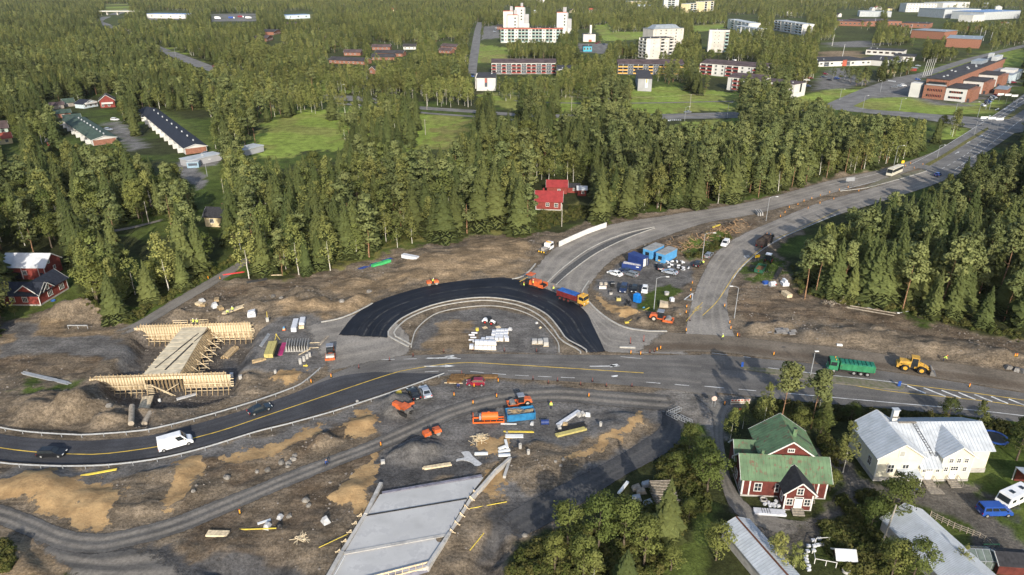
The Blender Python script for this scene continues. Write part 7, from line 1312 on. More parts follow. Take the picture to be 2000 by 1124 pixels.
p=gl(932,646);t=thing('pipe_drum','yellow upright pipe drum by the white pipes','drum',p);part(t,'drum',MB().cyl((0,0,0),(0,0,.7),.42,16),M_yp);part(t,'lid',MB().cyl((0,0,.7),(0,0,.78),.36,16),M_ysheet)
for x,y,lb in((947,641,'empty brown pallet beside the compact loader'),(973,640,'empty brown pallet in front of the compact loader')):
 p=gl(x,y);single('pallet',pal_base,[],lb,'pallet',p,.5,'empty pallets')
def heap_bag(label,x,y,m_,s_=.6):p=gl(x,y);mb=MB().hexa([(-s_,-s_*.8,0),(s_,-s_*.7,0),(s_*.9,s_*.8,0),(-s_*.9,s_*.7,0),(-s_*.5,-s_*.4,s_*1.1),(s_*.45,-s_*.5,s_*1.2),(s_*.5,s_*.4,s_),(-s_*.4,s_*.5,s_*.95)]);return single('sack',mb,m_,label,'sack',p,random.uniform(0,3),None,False,.08)
heap_bag('white torn plastic sack right of the pallet stack',996,645,M_geo);heap_bag('small white sack on the island',1048,632,M_geo,.4);heap_bag('brown cardboard bundle on the island',1055,641,M_tim,.35)
# ---- materials yard west of the ring
def bundle(name,label,cat,a,b,w_,h,m_,n_=4,z=None,part_name='bar',round_=False,lay=1,jag=0.0):
 """bars, boards or pipes lying side by side from a to b (photo points)"""
 A,B=GT(*a),GT(*b);t=thing(name,label,cat,(A.x,A.y,(A.z+B.z)/2 if z is None else z),face(A,B));L_=math.hypot(B.x-A.x,B.y-A.y);dw=w_/n_
 for l_ in range(lay):
  for i in range(n_):
   y=-w_/2+dw*(i+.5);j0=random.uniform(-jag,jag);z0=l_*h/lay;hh=h/lay*.97
   mb=MB().cyl((j0,y,z0+dw/2),(L_+j0,y,z0+dw/2),dw*.48,8)if round_ else MB().box(j0,L_+j0,y-dw*.48,y+dw*.48,z0,z0+hh)
   part(t,part_name,mb,m_)
 return t
for i,(x,y,L_,mm)in enumerate([(575,647,5.4,M_wrap),(589,640,4.4,M_wrap)]):
 p,q=G(x-1+i,y+3),G(x+6,y-22);t=thing('wrapped_bundle',('long white wrapped bundle, left of two by the apron','torn white wrapped bundle with cardboard end, right of two')[i],'bundle',(p.x,p.y,0),face(p,q));part(t,'wrap',MB().box(0 if not i else.8,L_,-.65,.65,.1,1.25),mm,bevel=.15)
 if i:part(t,'cardboard',MB().box(0,.8,-.6,.6,.05,.8),M_tim)
for i in range(9):
 x=560+i*5.1;p,q=G(x,688),G(x+4.5,664);a=face(p,q);t=thing('retaining_wall_element',f"grey concrete L-wall element, {['first', 'second', 'third', 'fourth', 'fifth', 'sixth', 'seventh', 'eighth', 'last'][i]} from left in the row",'concrete element',(p.x,p.y,0),a,'concrete wall elements in a row');part(t,'stem',MB().hexa([(0,-.12,0),(4.0,-.12,0),(4.0,.12,0),(0,.12,0),(.1,-.05,1.5),(4.0,-.05,1.5),(4.0,.05,1.5),(.1,.05,1.5)]),M_conc);part(t,'foot',MB().box(0,4.0,.12,.42,0,.14),M_conc)
part(thing('timber_bearer','timber bearers under the concrete wall elements','timber',(*G(558,682)[:2],0),.08),'bearer',MB().box(0,7.6,-.1,.1,.0,.1).box(-.4,7.4,2.4,2.6,0,.1),M_tim)
bundle('board_stack','stack of dull yellow insulation boards in the materials yard','boards',(525,700),(534,673),2.0,1.0,M_ysheet,2,0,'board',lay=5);bundle('pipe_bundle','black plastic pipe bundle between yellow boards and magenta ones','pipes',(538,698),(546,672),1.3,.5,M_ppl,6,0,'pipe',True);bundle('pipe_bundle','magenta plastic pipe bundle beside the wall elements','pipes',(547,695),(555,670),1.1,.5,M_mag,5,0,'pipe',True);bundle('pipe_bundle','pale grey pipes lying at the left of the yard','pipes',(509,677),(526,652),.9,.3,M_galv,5,0,'pipe',True,jag=.4)
p=gl(541,664);t=thing('survey_tripod','yellow survey tripod in the materials yard','tripod',p)
for k in range(3):part(t,'leg',MB().beam((math.cos(k*2.1)*.75,math.sin(k*2.1)*.75,0),(0,0,1.4),.07),M_yp)
part(t,'head',MB().cyl((0,0,1.38),(0,0,1.6),.14,10),M_yp)
p=gl(555,645);t=thing('plate_compactor','small compactor with blue tank near the white bundles','compactor',p);part(t,'plate',MB().box(-.4,.4,-.3,.3,0,.15),M_or);part(t,'engine',MB().box(-.25,.25,-.25,.25,.15,.55),M_tim);part(t,'tank',MB().cyl((0,0,.55),(0,0,.85),.22,12),M_lbl)
for i,(x,y)in enumerate([(587,711),(594,706),(600,701),(605,697)]):p=gl(x,y);t=thing('concrete_pipe',f"upright concrete pipe under a leaning beam, {['first', 'second', 'third', 'fourth'][i]} from left",'pipe',p,0,'upright concrete pipes');part(t,'shaft',MB().ring((0,0,0),.27,.36,0,1.3-.12*i,14),M_conc)
A,B=GT(585,704),GT(607,690);single('timber_beam',MB().beam(A+Vector((0,0,1.4)),B+Vector((0,0,1.1)),.15,.2),M_tim,'timber beam leaning across the concrete pipes','beam')
p=gl(597,716);single('pipe_fitting',MB().cyl((-.5,0,.15),(.5,0,.15),.15,10).cyl((0,-.1,.15),(0,.6,.15),.15,10),M_yp,'yellow branched pipe fitting by the concrete pipes','fitting',p)
bundle('timber_stack','short timber bars lying on the apron','timber',(624,675),(640,658),.6,.2,M_oldw,3,.02,'bar',jag=.3);bundle('timber_stack','small timber offcuts left of the yard','timber',(495,708),(516,703),1.2,.35,M_timd,5,None,'bar',jag=.4)
for i,(x,y,h)in enumerate([(538,729,.7),(523,628,1.0),(453,736,.9),(698,787,.5),(748,905,.6),(1016,876,1.0),(1173,832,.8),(470,738,.8),(312,785,.6),(1032,887,.9)]):
 p=gl(x,y);t=thing('manhole_shaft',['grey manhole shaft at the yard edge','concrete block with yellow pole on the bank','white cabinet beside the formwork','pale well ring beside the outer guardrail','pale well box on the sand slope','grey shaft pipe in the stony field','grey shaft stub at the gravel edge','white box near the formwork corner','white bucket below the formwork','dark topped shaft in the stony field'][i],'shaft',p,.2);part(t,'shaft',MB().box(-.35,.35,-.35,.35,-.1,h)if i in(1,2,4,7)else MB().ring((0,0,0),.2,.3,-.1,h,12),M_conc if i not in(2,8)else M_foam)
 if i==1:part(t,'pole',MB().beam((0,0,h),(.1,0,h+1.7),.1),M_yp)
# ---- around the lower works area
bundle('board_stack','bundle of yellow pipes leaning over beside the black saloon','pipes',(787,790),(778,766),1.2,.3,M_yp,6,.2,'pipe',True,jag=.25)
for i,(a,b)in enumerate([((879,742),(905,742)),((881,737),(907,737)),((909,739),(936,738)),((938,738),(972,738)),((874,747),(902,748))]):bundle('timber_pack',f"pack of brown impregnated beams by the road, {['second', 'back', 'middle', 'right', 'front left'][i]}",'timber',a,b,1.1,.45,M_tie,4,0,'beam',lay=2,jag=.1)
bundle('timber_beam','pale plank in front of the brown beam packs','plank',(868,749),(904,751),.25,.15,M_tim,1,0,'plank')
p,q=G(991,826),G(1046,820);t=thing('waste_skip','blue open skip filled with scrap timber','skip',(p.x,p.y,0),face(p,q));L_=(q-p).length;part(t,'tub',MB().hexa([(.3,0,.1),(L_-.3,0,.1),(L_-.3,.1,.1),(.3,.1,.1),(0,-.1,1.7),(L_,-.1,1.7),(L_,0,1.7),(0,0,1.7)]).hexa([(.3,2.3,.1),(L_-.3,2.3,.1),(L_-.3,2.4,.1),(.3,2.4,.1),(0,2.4,1.7),(L_,2.4,1.7),(L_,2.5,1.7),(0,2.5,1.7)]).box(0,.12,0,2.4,.1,1.7).box(L_-.12,L_,0,2.4,.1,1.7).box(.2,L_-.2,.05,2.35,.05,.2),M_skb)
sk=t;t=thing('scrap_timber','loose scrap boards filling the blue skip','scrap wood',sk.location,sk.rotation_euler.z);part(t,'packed_scrap',MB().box(.2,L_-.2,.15,2.25,.2,1.0),M_oldw)
for k in range(34):x,y,z=random.uniform(.6,L_-.9),random.uniform(.3,2.1),random.uniform(1.0,1.75);a=random.uniform(-.35,.35);l_=random.uniform(1.0,2.2);x0=max(.2,x-l_/2);part(t,'board',MB().beam((x0,y-math.sin(a)*.4,z),(min(L_-.2,x0+l_),y+math.sin(a)*.4,z+.1),.14,.04),M_oldw if k%2 else M_timd)
p,q=G(924,829),G(985,827);t=thing('bitumen_tank','orange cylindrical tank on an orange skid frame','tank',(p.x,p.y,0),face(p,q));L_=(q-p).length;part(t,'vessel',MB().cyl((1.7,.95,1.15),(4.9,.95,1.15),.8,20).cyl((3.1,.95,1.95),(3.1,.95,2.1),.25,10),M_or,bevel=.0);part(t,'burner',MB().box(1.2,1.6,.5,1.4,.6,1.5),M_galv)
for y in(.1,1.8):part(t,'skid_beam',MB().box(0,L_,y-.08,y+.08,.1,.35),M_or)
for x in(.05,2.2,3.4,4.6,L_-.1):part(t,'cross_member',MB().box(x-.07,x+.07,.1,1.8,.12,.3),M_or)
part(t,'end_frame',MB().box(-.05,.1,.0,.15,.1,1.5).box(-.05,.1,1.75,1.9,.1,1.5).box(-.05,.1,0,1.9,1.4,1.5),M_or);part(t,'side_rail',MB().box(5.0,L_,.02,.12,.8,.9).box(L_-.1,L_,.02,.12,.3,.9),M_or)
t=thing('scrap_pile','heap of pale scrap battens in front of the orange tank','wood pile',gl(938,858))
for k in range(60):a=random.gauss(1.4,.9);l_=random.uniform(.8,2.0);x,y=random.gauss(0,.75),random.gauss(0,.6);z=max(.05,.75-.45*math.hypot(x,y))+random.uniform(-.1,.1);d=Vector((math.cos(a),math.sin(a),random.uniform(-.25,.25)))*l_/2;part(t,'batten',MB().beam(Vector((x,y,z))-d,Vector((x,y,z))+d,.11,.05),M_tim)
bundle('plank_pair','yellow timber beams lying in front of the blue skip','timber',(986,844),(1043,845),.35,.2,M_yp,2,0,'beam',jag=.3);bundle('board_stack','white boards lying on timber by the sand patch','boards',(987,853),(1022,853),.9,.3,M_foam,2,0,'board',lay=2);bundle('plank_pair','thin white rails beside the blue skip','rails',(978,829),(1009,829),.3,.12,M_foam,2,0,'rail');single('cable_drum',MB().cyl((-.7,0,.5),(.7,0,.5),.5,16).cyl((-.75,0,.5),(-.68,0,.5),.62,16).cyl((.68,0,.5),(.75,0,.5),.62,16),M_dbl,'blue steel drum frame with pale bars','drum',gl(1064,829),.05);heap_bag('white crumpled sack beside the blue skip',1039,829,M_geo,.5)
bundle('wrapped_bundle','long white wrapped bundle lying slantwise','bundle',(1089,833),(1131,806),.8,.45,M_wrap,1,0,'wrap');bundle('pipe_bundle','thick black pipe bundle beside yellow planks','pipes',(1088,843),(1144,831),1.7,.6,M_ppl,7,0,'pipe',True,jag=.2);bundle('plank_stack','dull yellow planks in front of the black pipes','timber',(1086,853),(1143,840),.9,.4,M_ysheet,4,0,'plank',lay=2,jag=.15)
for i,(x,y,m_)in enumerate([(1130,813,M_conc),(1138,811,M_conc),(1148,813,M_foam),(1104,832,M_timd),(1092,838,M_conc)]):single('rubble_block',MB().hexa([(-.5,-.35,0),(.5,-.35,0),(.5,.35,0),(-.5,.35,0),(-.42,-.3,.6),(.45,-.3,.7),(.42,.32,.6),(-.45,.3,.55)]),m_,['broken concrete block right of the white bundle','upright concrete lump right of the white bundle','pale foundation block right of the white bundle','brown crate by the black pipes','concrete scrap at the black pipe ends'][i],'block',gl(x,y),random.uniform(0,3))
for i,(a,b,w_)in enumerate([((927,889),(953,888),.55),((973,892),(996,888),.5),((973,886),(996,881),.5),((974,880),(990,874),.5),((991,878),(987,864),.5),((974,896),(997,894),.45)]):bundle('foam_board',['single white insulation board on the gravel','white insulation board on the bridge corner, third','white insulation board on the bridge corner, second','white insulation board on the bridge corner, topmost of the fan','white insulation board standing askew on the bridge corner','white insulation board on the bridge corner, lowest'][i],'board',a,b,w_,.35,M_foam,1,.0 if i==0 else.1*i,'board')
bundle('plank_stack','pale planks stacked at the foot of the gravel heap','timber',(827,916),(880,908),.8,.3,M_tim,3,None,'plank',jag=.25)
part(single('cement_spill',MB().prism([tuple(p)for p in spline(np.array([[-2.6,2.4],[-1.2,2.6],[-.4,1.2],[.9,-.4],[2.4,-2.0],[1.9,-2.9],[.7,-2.4],[-.6,-.6],[-2.4,.1],[-3.3,-.3],[-3.2,.4],[-1.9,.9],[-2.6,2.4]]),40)[:-1]],0,.07),M_geo,'dried grey cement spill beside the foam boards','spill',gl(927,900)),'ridge',MB().box(-.2,.2,-.2,.2,.0,.02),M_geo)
# bundles on the left field
bundle('plank_stack','yellow timber lying along the outer guardrail','timber',(156,929),(228,920),.35,.25,M_yp,2,None,'plank',jag=.2);bundle('pallet_stack','small slatted pallet lying by the site track','pallet',(405,1044),(446,1044),1.2,.3,M_tim,8,None,'slat');bundle('plank_pair','yellow plank lying in the stony field','plank',(467,1034),(540,1034),.18,.14,M_yp,1,None,'plank');bundle('steel_bars','long pale steel bars lying on the left bank','bars',(48,730),(136,750),1.0,.2,M_galv,4,None,'bar',jag=.8);bundle('foam_board','white board lying in the stony field','board',(503,1024),(529,1016),.5,.12,M_foam,1,None,'board');bundle('pipe_bundle','yellow drain pipe running from the bridge to the left','pipe',(623,1072),(680,1048),.12,.12,M_yp,1,.1,'pipe',True);bundle('pipe_bundle','yellow drain pipe running from the bridge to the right','pipe',(916,994),(990,982),.14,.14,M_yp,1,.1,'pipe',True);bundle('pipe_bundle','yellow pipe lying in the lower right trench','pipe',(918,1076),(945,1042),.16,.16,M_yp,1,None,'pipe',True)
heap_bag('white torn sack on the stony field',636,1020,M_geo,.8);heap_bag('small white sack near the pale board',547,1012,M_geo,.6);heap_bag('white plastic heap near the yellow plank',522,1030,M_geo,.7);heap_bag('crumpled dark sheet near the yellow plank',545,1028,M_ppl,.5)
t=thing('scrap_pile','small heap of battens in the stony field','wood pile',gl(590,1054))
for k in range(16):a=random.uniform(0,6.28);d=Vector((math.cos(a),math.sin(a),.1))*.9;c=Vector((random.gauss(0,.5),random.gauss(0,.4),.2));part(t,'batten',MB().beam(c-d,c+d,.1,.05),M_tim)
# boulders
rk=[]
for k in range(4):
 vs=[];
 for i in range(5):
  for j in range(8):th=math.pi*i/4;ph=2*math.pi*j/8;r=random.uniform(.75,1.1);vs.append((r*math.sin(th)*math.cos(ph),.8*r*math.sin(th)*math.sin(ph),.65*r*math.cos(th)+.3))
 rk.append(MB().add(vs,[(i*8+j,i*8+(j+1)%8,(i+1)*8+(j+1)%8,(i+1)*8+j)for i in range(4)for j in range(8)]).mesh('boulder',mat('grey_boulder',(.20,.185,.165),.95,.2,1.5,bump=.5,rnd=.25),False))
for i,(x,y,s_)in enumerate([(443,934,.8),(550,905,.85),(564,906,.7),(573,899,.75),(576,891,.6),(562,912,.55),(523,919,.7),(502,922,.5),(378,960,.5),(597,979,.8),(603,988,.6),(565,1009,.6),(668,590,.9),(721,571,1.0),(666,589,.5),(534,580,.9),(549,584,.7),(215,800,.8),(128,766,.7),(1100,898,.5),(1085,902,.4),(1025,1047,.6),(1095,910,.45),(990,845,.4),(1328,615,.5),(1260,480,.6)]):
 single('boulder',rk[i%4],[],f"grey boulder {['on the sand edge', 'in the cluster by the track', 'in the cluster by the track, second', 'in the cluster by the track, third', 'in the cluster by the track, highest', 'in the cluster by the track, lowest', 'lying alone by the track', 'at the track edge', 'small one on the brown slope', 'in the stony field', 'in the stony field, smaller', 'below the bridge approach', 'pale one on the soil bank', 'largest pale one on the soil bank', 'beside the pale one on the bank', 'angular one above the yard', 'angular one above the yard, right', 'dark one left of the culvert', 'dark one on the left grass', 'on the right stony field', 'small one on the right stony field', 'at the trench corner', 'pinkish one in the right field', 'by the white boards', 'at the lamp post foot', 'by the root heap'][i]}",'boulder',gl(x,y,-.1),random.uniform(0,6),None,False,0,s_)
# rubble scattered over the dirt
NR=3000;ii=rng.integers(0,nx*ny,NR*60);ok=(LOOSE.ravel()[ii]>.8)&(FLAT.ravel()[ii]<.3)&(Y.ravel()[ii]<300)&(np.abs(X.ravel()[ii])<180)&(rng.random(len(ii))<smooth(.42,.6,fbm(X.ravel()[ii],Y.ravel()[ii],14,3,91))+.12);ii=ii[ok][:NR]
RB=MB();rs=rng.uniform(.07,.2,len(ii))*rng.choice([1,1,1,1.8],len(ii))
for k,i in enumerate(ii):
 x,y,z,s_=X.ravel()[i]+random.uniform(-.3,.3),Y.ravel()[i]+random.uniform(-.3,.3),Z.ravel()[i],rs[k];q=[(random.uniform(.7,1.2)*s_,random.uniform(0,6.28))for _ in range(4)]
 RB.add([(x+math.cos(a)*r,y+math.sin(a)*r,z-.02)for r,a in zip([c[0]for c in q],(.2,1.7,3.3,4.9))]+[(x+random.uniform(-.3,.3)*s_,y+random.uniform(-.3,.3)*s_,z+s_*random.uniform(.5,1.0))],[(0,1,4),(1,2,4),(2,3,4),(3,0,4)])
o=part(None,'rubble',RB,mat('loose_stones',(.18,.16,.14),.95,.25,.8));tag(o,'small stones strewn over the bare soil','rubble',None,'stuff')
# ---- site cabins and car park clutter
def container(name,label,a,b,depth,h,wm,rm,win=False,doors=False,ribs=True):
 p,q=G(*a),G(*b);L_=(q-p).length;t=thing(name,label,'container',(p.x,p.y,.02),face(p,q));part(t,'wall',MB().box(0,L_,0,depth,.1,h),wm);part(t,'roof',MB().box(-.08,L_+.08,-.08,depth+.08,h+.002,h+.14),rm)
 if ribs:
  rm_=MB().box(-.05,.05,-.035,.0,.15,h-.1).mesh('wall_rib',wm);rs_=MB().box(.0,.035,-.05,.05,.15,h-.1).mesh('wall_rib',wm)
  for x in np.arange(.3,L_,.45):link('wall_rib',rm_,t,(x,-.002,0))
  for y in np.arange(.3,depth,.45):link('wall_rib',rs_,t,(L_+.002,y,0));link('wall_rib',rs_,t,(-.037,y,0))
 if win:
  w_=part(t,'window',MB().box(L_*.28,L_*.7,-.06,-.03,1.0,2.1),M_glass);part(t,'notice',MB().box(L_*.3,L_*.55,-.06,-.04,.45,.85),M_ybk)
 if doors:part(t,'door',MB().box(L_+.03,L_+.09,.15,depth/2-.05,.2,h-.15),M_foam);part(t,'door',MB().box(L_+.03,L_+.09,depth/2+.55,depth/2+.62,.2,h-.15),M_foam);part(t,'opening',MB().box(L_+.005,L_+.02,depth/2,depth-.15,.2,h-.15),M_und)
 return t
container('site_cabin','light blue site cabin with grey roof, rear one',(1255,503),(1272,508),7.0,2.9,M_lbl,M_groof,True);container('site_cabin','light blue site cabin with grey roof, front one',(1280,511),(1297,516),7.2,2.9,M_lbl,M_groof,True);container('storage_container','dark blue shipping container with white doors',(1226,512),(1255,523),2.6,2.7,M_dbl,M_dbl,doors=True)
p,q=G(1214,524),G(1251,530);t=thing('waste_skip','dark blue open skip full of pale rubble','skip',(p.x,p.y,.02),face(p,q));L_=(q-p).length;part(t,'tub',MB().box(0,L_,0,.1,.1,1.5).box(0,L_,2.1,2.2,.1,1.5).box(0,.1,.1,2.1,.1,1.5).box(L_-.1,L_,.1,2.1,.1,1.5).box(.1,L_-.1,.1,2.1,.1,.2),M_dbl);part(t,'label_plate',MB().box(L_*.75,L_*.9,-.02,0,.9,1.2),M_foam)
single('plaster_rubble',MB().hexa([(.12,.12,.2),(L_-.12,.12,.2),(L_-.12,2.08,.2),(.12,2.08,.2),(.12,.12,1.25),(L_-.12,.12,1.05),(L_-.12,2.08,1.15),(.12,2.08,1.4)]),mat('pale_rubble',(.5,.47,.45),.95,.3,3),'pale plaster rubble inside the dark blue skip','rubble',t.location,t.rotation_euler)
for i in range(20):x,y=random.choice([(1305,514),(1312,512),(1322,513),(1330,516),(1338,522),(1326,524),(1315,523),(1333,528),(1342,524),(1309,521)]);p=GT(x+random.uniform(-3,3),y+random.uniform(-2,2));a=random.uniform(0,3);lie=random.random()<.8;t=thing('pipe_piece','white pipe piece with black collar in the loose heap by the cabins','pipe',p,a,'heap of pipe pieces by the cabins');dz=.0 if i<12 else.45;part(t,'pipe',MB().cyl((-.6,0,.25+dz),(.6,0,.25+dz),.25,10),M_wrap);part(t,'collar',MB().cyl((.35,0,.25+dz),(.7,0,.25+dz),.33,10),M_ppl)
p,q=G(1236,590),G(1247,594);t=thing('portable_toilet','bright blue portable toilet in the site car park','toilet',(p.x,p.y,0),face(p,q));part(t,'cabin',MB().box(0,1.4,0,1.4,.1,2.2),mat('bright_blue_plastic',(.01,.16,.5),.5,.08,1.5),bevel=.04);part(t,'roof',MB().hexa([(-.05,-.05,2.2),(1.45,-.05,2.2),(1.45,1.45,2.2),(-.05,1.45,2.2),(.25,.25,2.5),(1.15,.25,2.5),(1.15,1.15,2.5),(.25,1.15,2.5)]),MATS['bright_blue_plastic']);part(t,'door',MB().box(.3,1.1,-.04,0,.2,2.0),MATS['bright_blue_plastic']);part(t,'side_panel',MB().box(1.4,1.9,.3,1.2,.1,1.9),MATS['bright_blue_plastic'])
p=gl(1312,589);t=thing('water_tank','white caged liquid tank beside the concrete box','tank',p,.3);part(t,'tank',MB().box(-.5,.5,-.5,.5,.1,1.1).cyl((0,0,1.1),(0,0,1.25),.15,10),M_wrap,bevel=.05);part(t,'cage',MB().box(-.54,.54,-.54,.54,.35,.38).box(-.54,.54,-.54,.54,.75,.78),M_galv);part(t,'pallet_foot',MB().box(-.55,.55,-.55,.55,0,.1),M_galv)
t=thing('well_ring','grey concrete well ring with lid on the grass','well ring',gl(1302,576));part(t,'ring',MB().ring((0,0,0),.5,.62,0,.7,18),M_conc);part(t,'lid',MB().cyl((0,0,.7),(0,0,.82),.68,18),M_conc)
p=gl(1296,599);t=thing('precast_box','tilted precast concrete box by the lamp post','concrete element',p,-.15);part(t,'box',MB().hexa([(-1.2,-.8,0),(1.2,-.8,0),(1.2,.8,0),(-1.2,.8,0),(-1.0,-.5,1.3),(1.1,-.6,1.0),(1.1,.7,1.2),(-1.0,.8,1.5)]),mat('tan_precast',(.36,.3,.22),.9,.15,1))
for i,(x,y)in enumerate([(1193,575),(1208,587)]):t=thing('valve_chamber',['black and grey valve chamber on the sandy edge','black valve assembly on boards at the sandy edge'][i],'chamber',gl(x,y));part(t,'base',MB().ring((0,0,0),.35,.5,0,.6,14)if not i else MB().box(-.6,.6,-.5,.5,0,.8),M_conc if not i else M_ysheet);part(t,'fitting',MB().cyl((-.4,0,.85),(.4,0,.85),.22,10).cyl((0,0,.6),(0,0,1.2),.2,10),M_ppl)
for i,(x,y)in enumerate([(1222,597),(1229,594),(1225,591),(1231,598)]):single('pipe_bend',MB().cyl((0,0,0),(0,0,.55),.24,10).cyl((0,0,.45),(.4,0,.75),.24,10),M_ppl,f"black pipe bend near the blue toilet, {['left', 'back', 'middle', 'right'][i]}",'pipe',gl(x,y),i)
t=thing('striped_barrier','orange and white barrier board in the site car park','barrier',gl(1177,566),.02);part(t,'board',MB().box(-1.0,1.0,-.05,.05,.2,1.1),M_foam)
for k in range(5):part(t,'stripe',MB().box(-.9+k*.4,-.65+k*.4,-.07,-.05,.8,.98),M_or)
for i,x in enumerate((1174,1183)):single('reel',MB().ring((0,0,0),.25,.5,0,.5,12),M_crim,['pale reel behind the orange barrier, left','pale reel behind the orange barrier, right'][i],'reel',gl(x,556))
t=thing('generator','dark generator box beside the barrier board','generator',gl(1196,560));part(t,'housing',MB().box(-.5,.5,-.6,.6,0,1.4),M_ppl);part(t,'handle',MB().box(-.55,.55,-.65,-.6,1.2,1.35),M_galv)
single('compactor',MB().box(-.5,.5,-.3,.3,0,.25).beam((.3,0,.3),(1.2,0,.8),.08),M_yp,'yellow plate compactor on the gravel apron','compactor',gl(1224,631),.2)
bundle('plank_pair','yellow level staff lying in the grass by the lamp post','plank',(1257,607),(1268,602),.2,.1,M_yp,1,None,'plank');single('jug',MB().cyl((-.25,0,.16),(.25,0,.16),.16,10),M_lbl,'blue canister lying in the grass by the lamp post','canister',gl(1257,602),.4)
# ---- things on the far soil bank
bundle('pipe_bundle','long dark blue pipe bundle on the soil bank','pipes',(700,526),(765,506),1.3,.6,M_dbl,6,None,'pipe',True);bundle('wrapped_bundle','green and white wrapped bundle on the soil bank','bundle',(727,522),(762,512),1.2,.8,mat('green_wrap',(.06,.4,.13),.5),2,None,'wrap');bundle('board_stack','white and tan insulation stack on the soil bank','boards',(787,506),(816,505),1.6,1.1,M_wrap,1,None,'board',lay=3);t=bundle('flat_trailer','flat trailer with black pipes on the soil bank','trailer',(909,499),(942,493),1.6,.5,M_ppl,5,1.0,'pipe',True);part(t,'bed',MB().box(0,5.8,-.9,.9,-.25,-.1),M_galv);[part(t,'wheel',MB().cyl((2.6,s*.8,-.45),(2.6,s*.95,-.45),.35,12),M_tyre)for s in(-1,1)]
bundle('pipe_bundle','red plastic ducts on the bank above the lane','pipes',(437,538),(476,532),.8,.3,M_rw,4,None,'pipe',True,jag=.6);bundle('pipe_bundle','black ducts behind the soil heap','pipes',(482,552),(520,547),1.6,.7,M_ppl,6,None,'pipe',True,jag=.5);bundle('plank_pair','long pale plank at the field edge','plank',(494,539),(552,538),.25,.2,M_tim,1,None,'plank')
t=thing('steel_cage','grey tilted transformer box wrapped in plastic','box',gl(492,618),.2);part(t,'box',MB().hexa([(-1,-.9,0),(1.1,-.8,0),(1.0,.9,0),(-1.0,.8,0),(-.8,-.8,1.5),(1.0,-.7,1.7),(.9,.8,1.7),(-.8,.7,1.4)]),M_wrap);part(t,'frame',MB().beam((-1,-.95,.1),(1.0,-.85,1.7),.1).beam((1.1,-.85,.1),(-.8,-.85,1.5),.1),M_galv)
for i,(x,y,m_)in enumerate([(424,588,M_timd),(431,604,M_timd),(389,596,M_tim),(396,598,M_timd)]):single('crate',MB().box(-.6,.6,-.9,.9,0,.7),m_,['tall timber crate near the lane','timber crate half covered in white sheet','small pale crate beside the lane, left','small crate beside the lane, right'][i],'crate',gl(x,y),.3+i*.4,None,False,.03)
heap_bag('white sheet draped over the lane-side crates',394,590,M_geo,.9);heap_bag('white sheet draped over the timber crate',420,600,M_geo,1.1);bundle('plank_stack','loose pale planks behind the formwork','timber',(440,612),(478,598),1.6,.3,M_tim,6,None,'plank',jag=1.0);bundle('plank_stack','plank stack beside the formwork pit','timber',(440,700),(462,680),1.8,.5,M_timd,6,None,'plank',jag=.5)
t=thing('bench_frame','grey steel mesh frame left of the formwork','frame',gl(153,643));part(t,'mesh_top',MB().box(-2.5,2.5,-.1,.1,.9,1.1),M_galv);[part(t,'leg',MB().box(x-.05,x+.05,-.05,.05,0,.9),M_galv)for x in(-2.4,0,2.4)]
for i,(x,y)in enumerate([(257,832),(283,832)]):A,B=GT(x,y),GT(x+(12 if i else 2),y-34);single('culvert_pipe',MB().cyl((A.x,A.y,A.z+.5),(B.x,B.y,A.z+.4),.55,14),M_oldw,['dark culvert pipe below the formwork, left','dark culvert pipe below the formwork, right'][i],'pipe')
bundle('wrapped_bundle','white sheet roll with black bags below the formwork','bundle',(345,782),(385,770),.7,.3,M_geo,1,None,'sheet');bundle('plank_stack','tan timber pallet in the culvert trench','timber',(270,812),(292,786),2.2,.3,M_tim,8,None,'plank')
# right yard by the wood
t=thing('fuel_tank','white round fuel tank near the east road wood','tank',gl(1508,559),.3);part(t,'vessel',MB().cyl((-.8,0,.7),(.8,0,.7),.7,16),M_wrap);part(t,'skid',MB().box(-.9,.9,-.5,.5,0,.15),M_galv);part(t,'sign_plate',MB().cyl((.6,-.72,.7),(.6,-.74,.7),.2,10),M_rw)
t=thing('fuel_tank','blue tank trolley near the east road wood','tank',gl(1495,556),.3);part(t,'vessel',MB().box(-.8,.8,-.6,.6,.2,1.0),PBL,bevel=.15);part(t,'skid',MB().box(-.9,.9,-.5,.5,0,.2),M_galv)
t=thing('storage_cabinet','white stepped cabinet near the east road wood','cabinet',gl(1532,557),.1);part(t,'base',MB().box(-.9,.9,-1.0,1.0,0,.9),PW);part(t,'top',MB().box(-.35,.35,-.9,1.1,.9,1.7),PW)
bundle('timber_pack','orange-ended timber pack near the east road wood','timber',(1542,583),(1530,573),1.6,1.0,M_tim,4,None,'beam',lay=3);bundle('rail_pair','two long dark rails by the east road wood','rails',(1512,547),(1526,523),1.2,.15,M_und,2,None,'rail')
for i,(a,b)in enumerate([((1643,597),(1746,620)),((1650,600),(1740,619)),((1660,598),(1750,614))]):bundle('log',f"long bare log at the wood edge, {['front', 'middle', 'rear'][i]}",'log',a,b,.3,.3,M_oldw,1,None,'log',True)
for i,(a,b)in enumerate([((1678,596),(1704,605)),((1684,594),(1706,597)),((1754,613),(1774,609))]):
 A,B=GT(*a),GT(*b);t=thing('dismantled_lamp',f"dismantled lamp post lying at the wood edge, {['left', 'rear', 'right'][i]}",'lamp post');part(t,'pole',MB().cyl(A+Vector((0,0,.15)),B+Vector((0,0,.15)),.09,8),M_galv);part(t,'lamp_head',MB().box(A.x-.3,A.x+.3,A.y-.15,A.y+.15,A.z+.1,A.z+.3),M_foam)
t=thing('root_heap','heap of pale torn roots at the wood edge','roots',gl(1622,596))
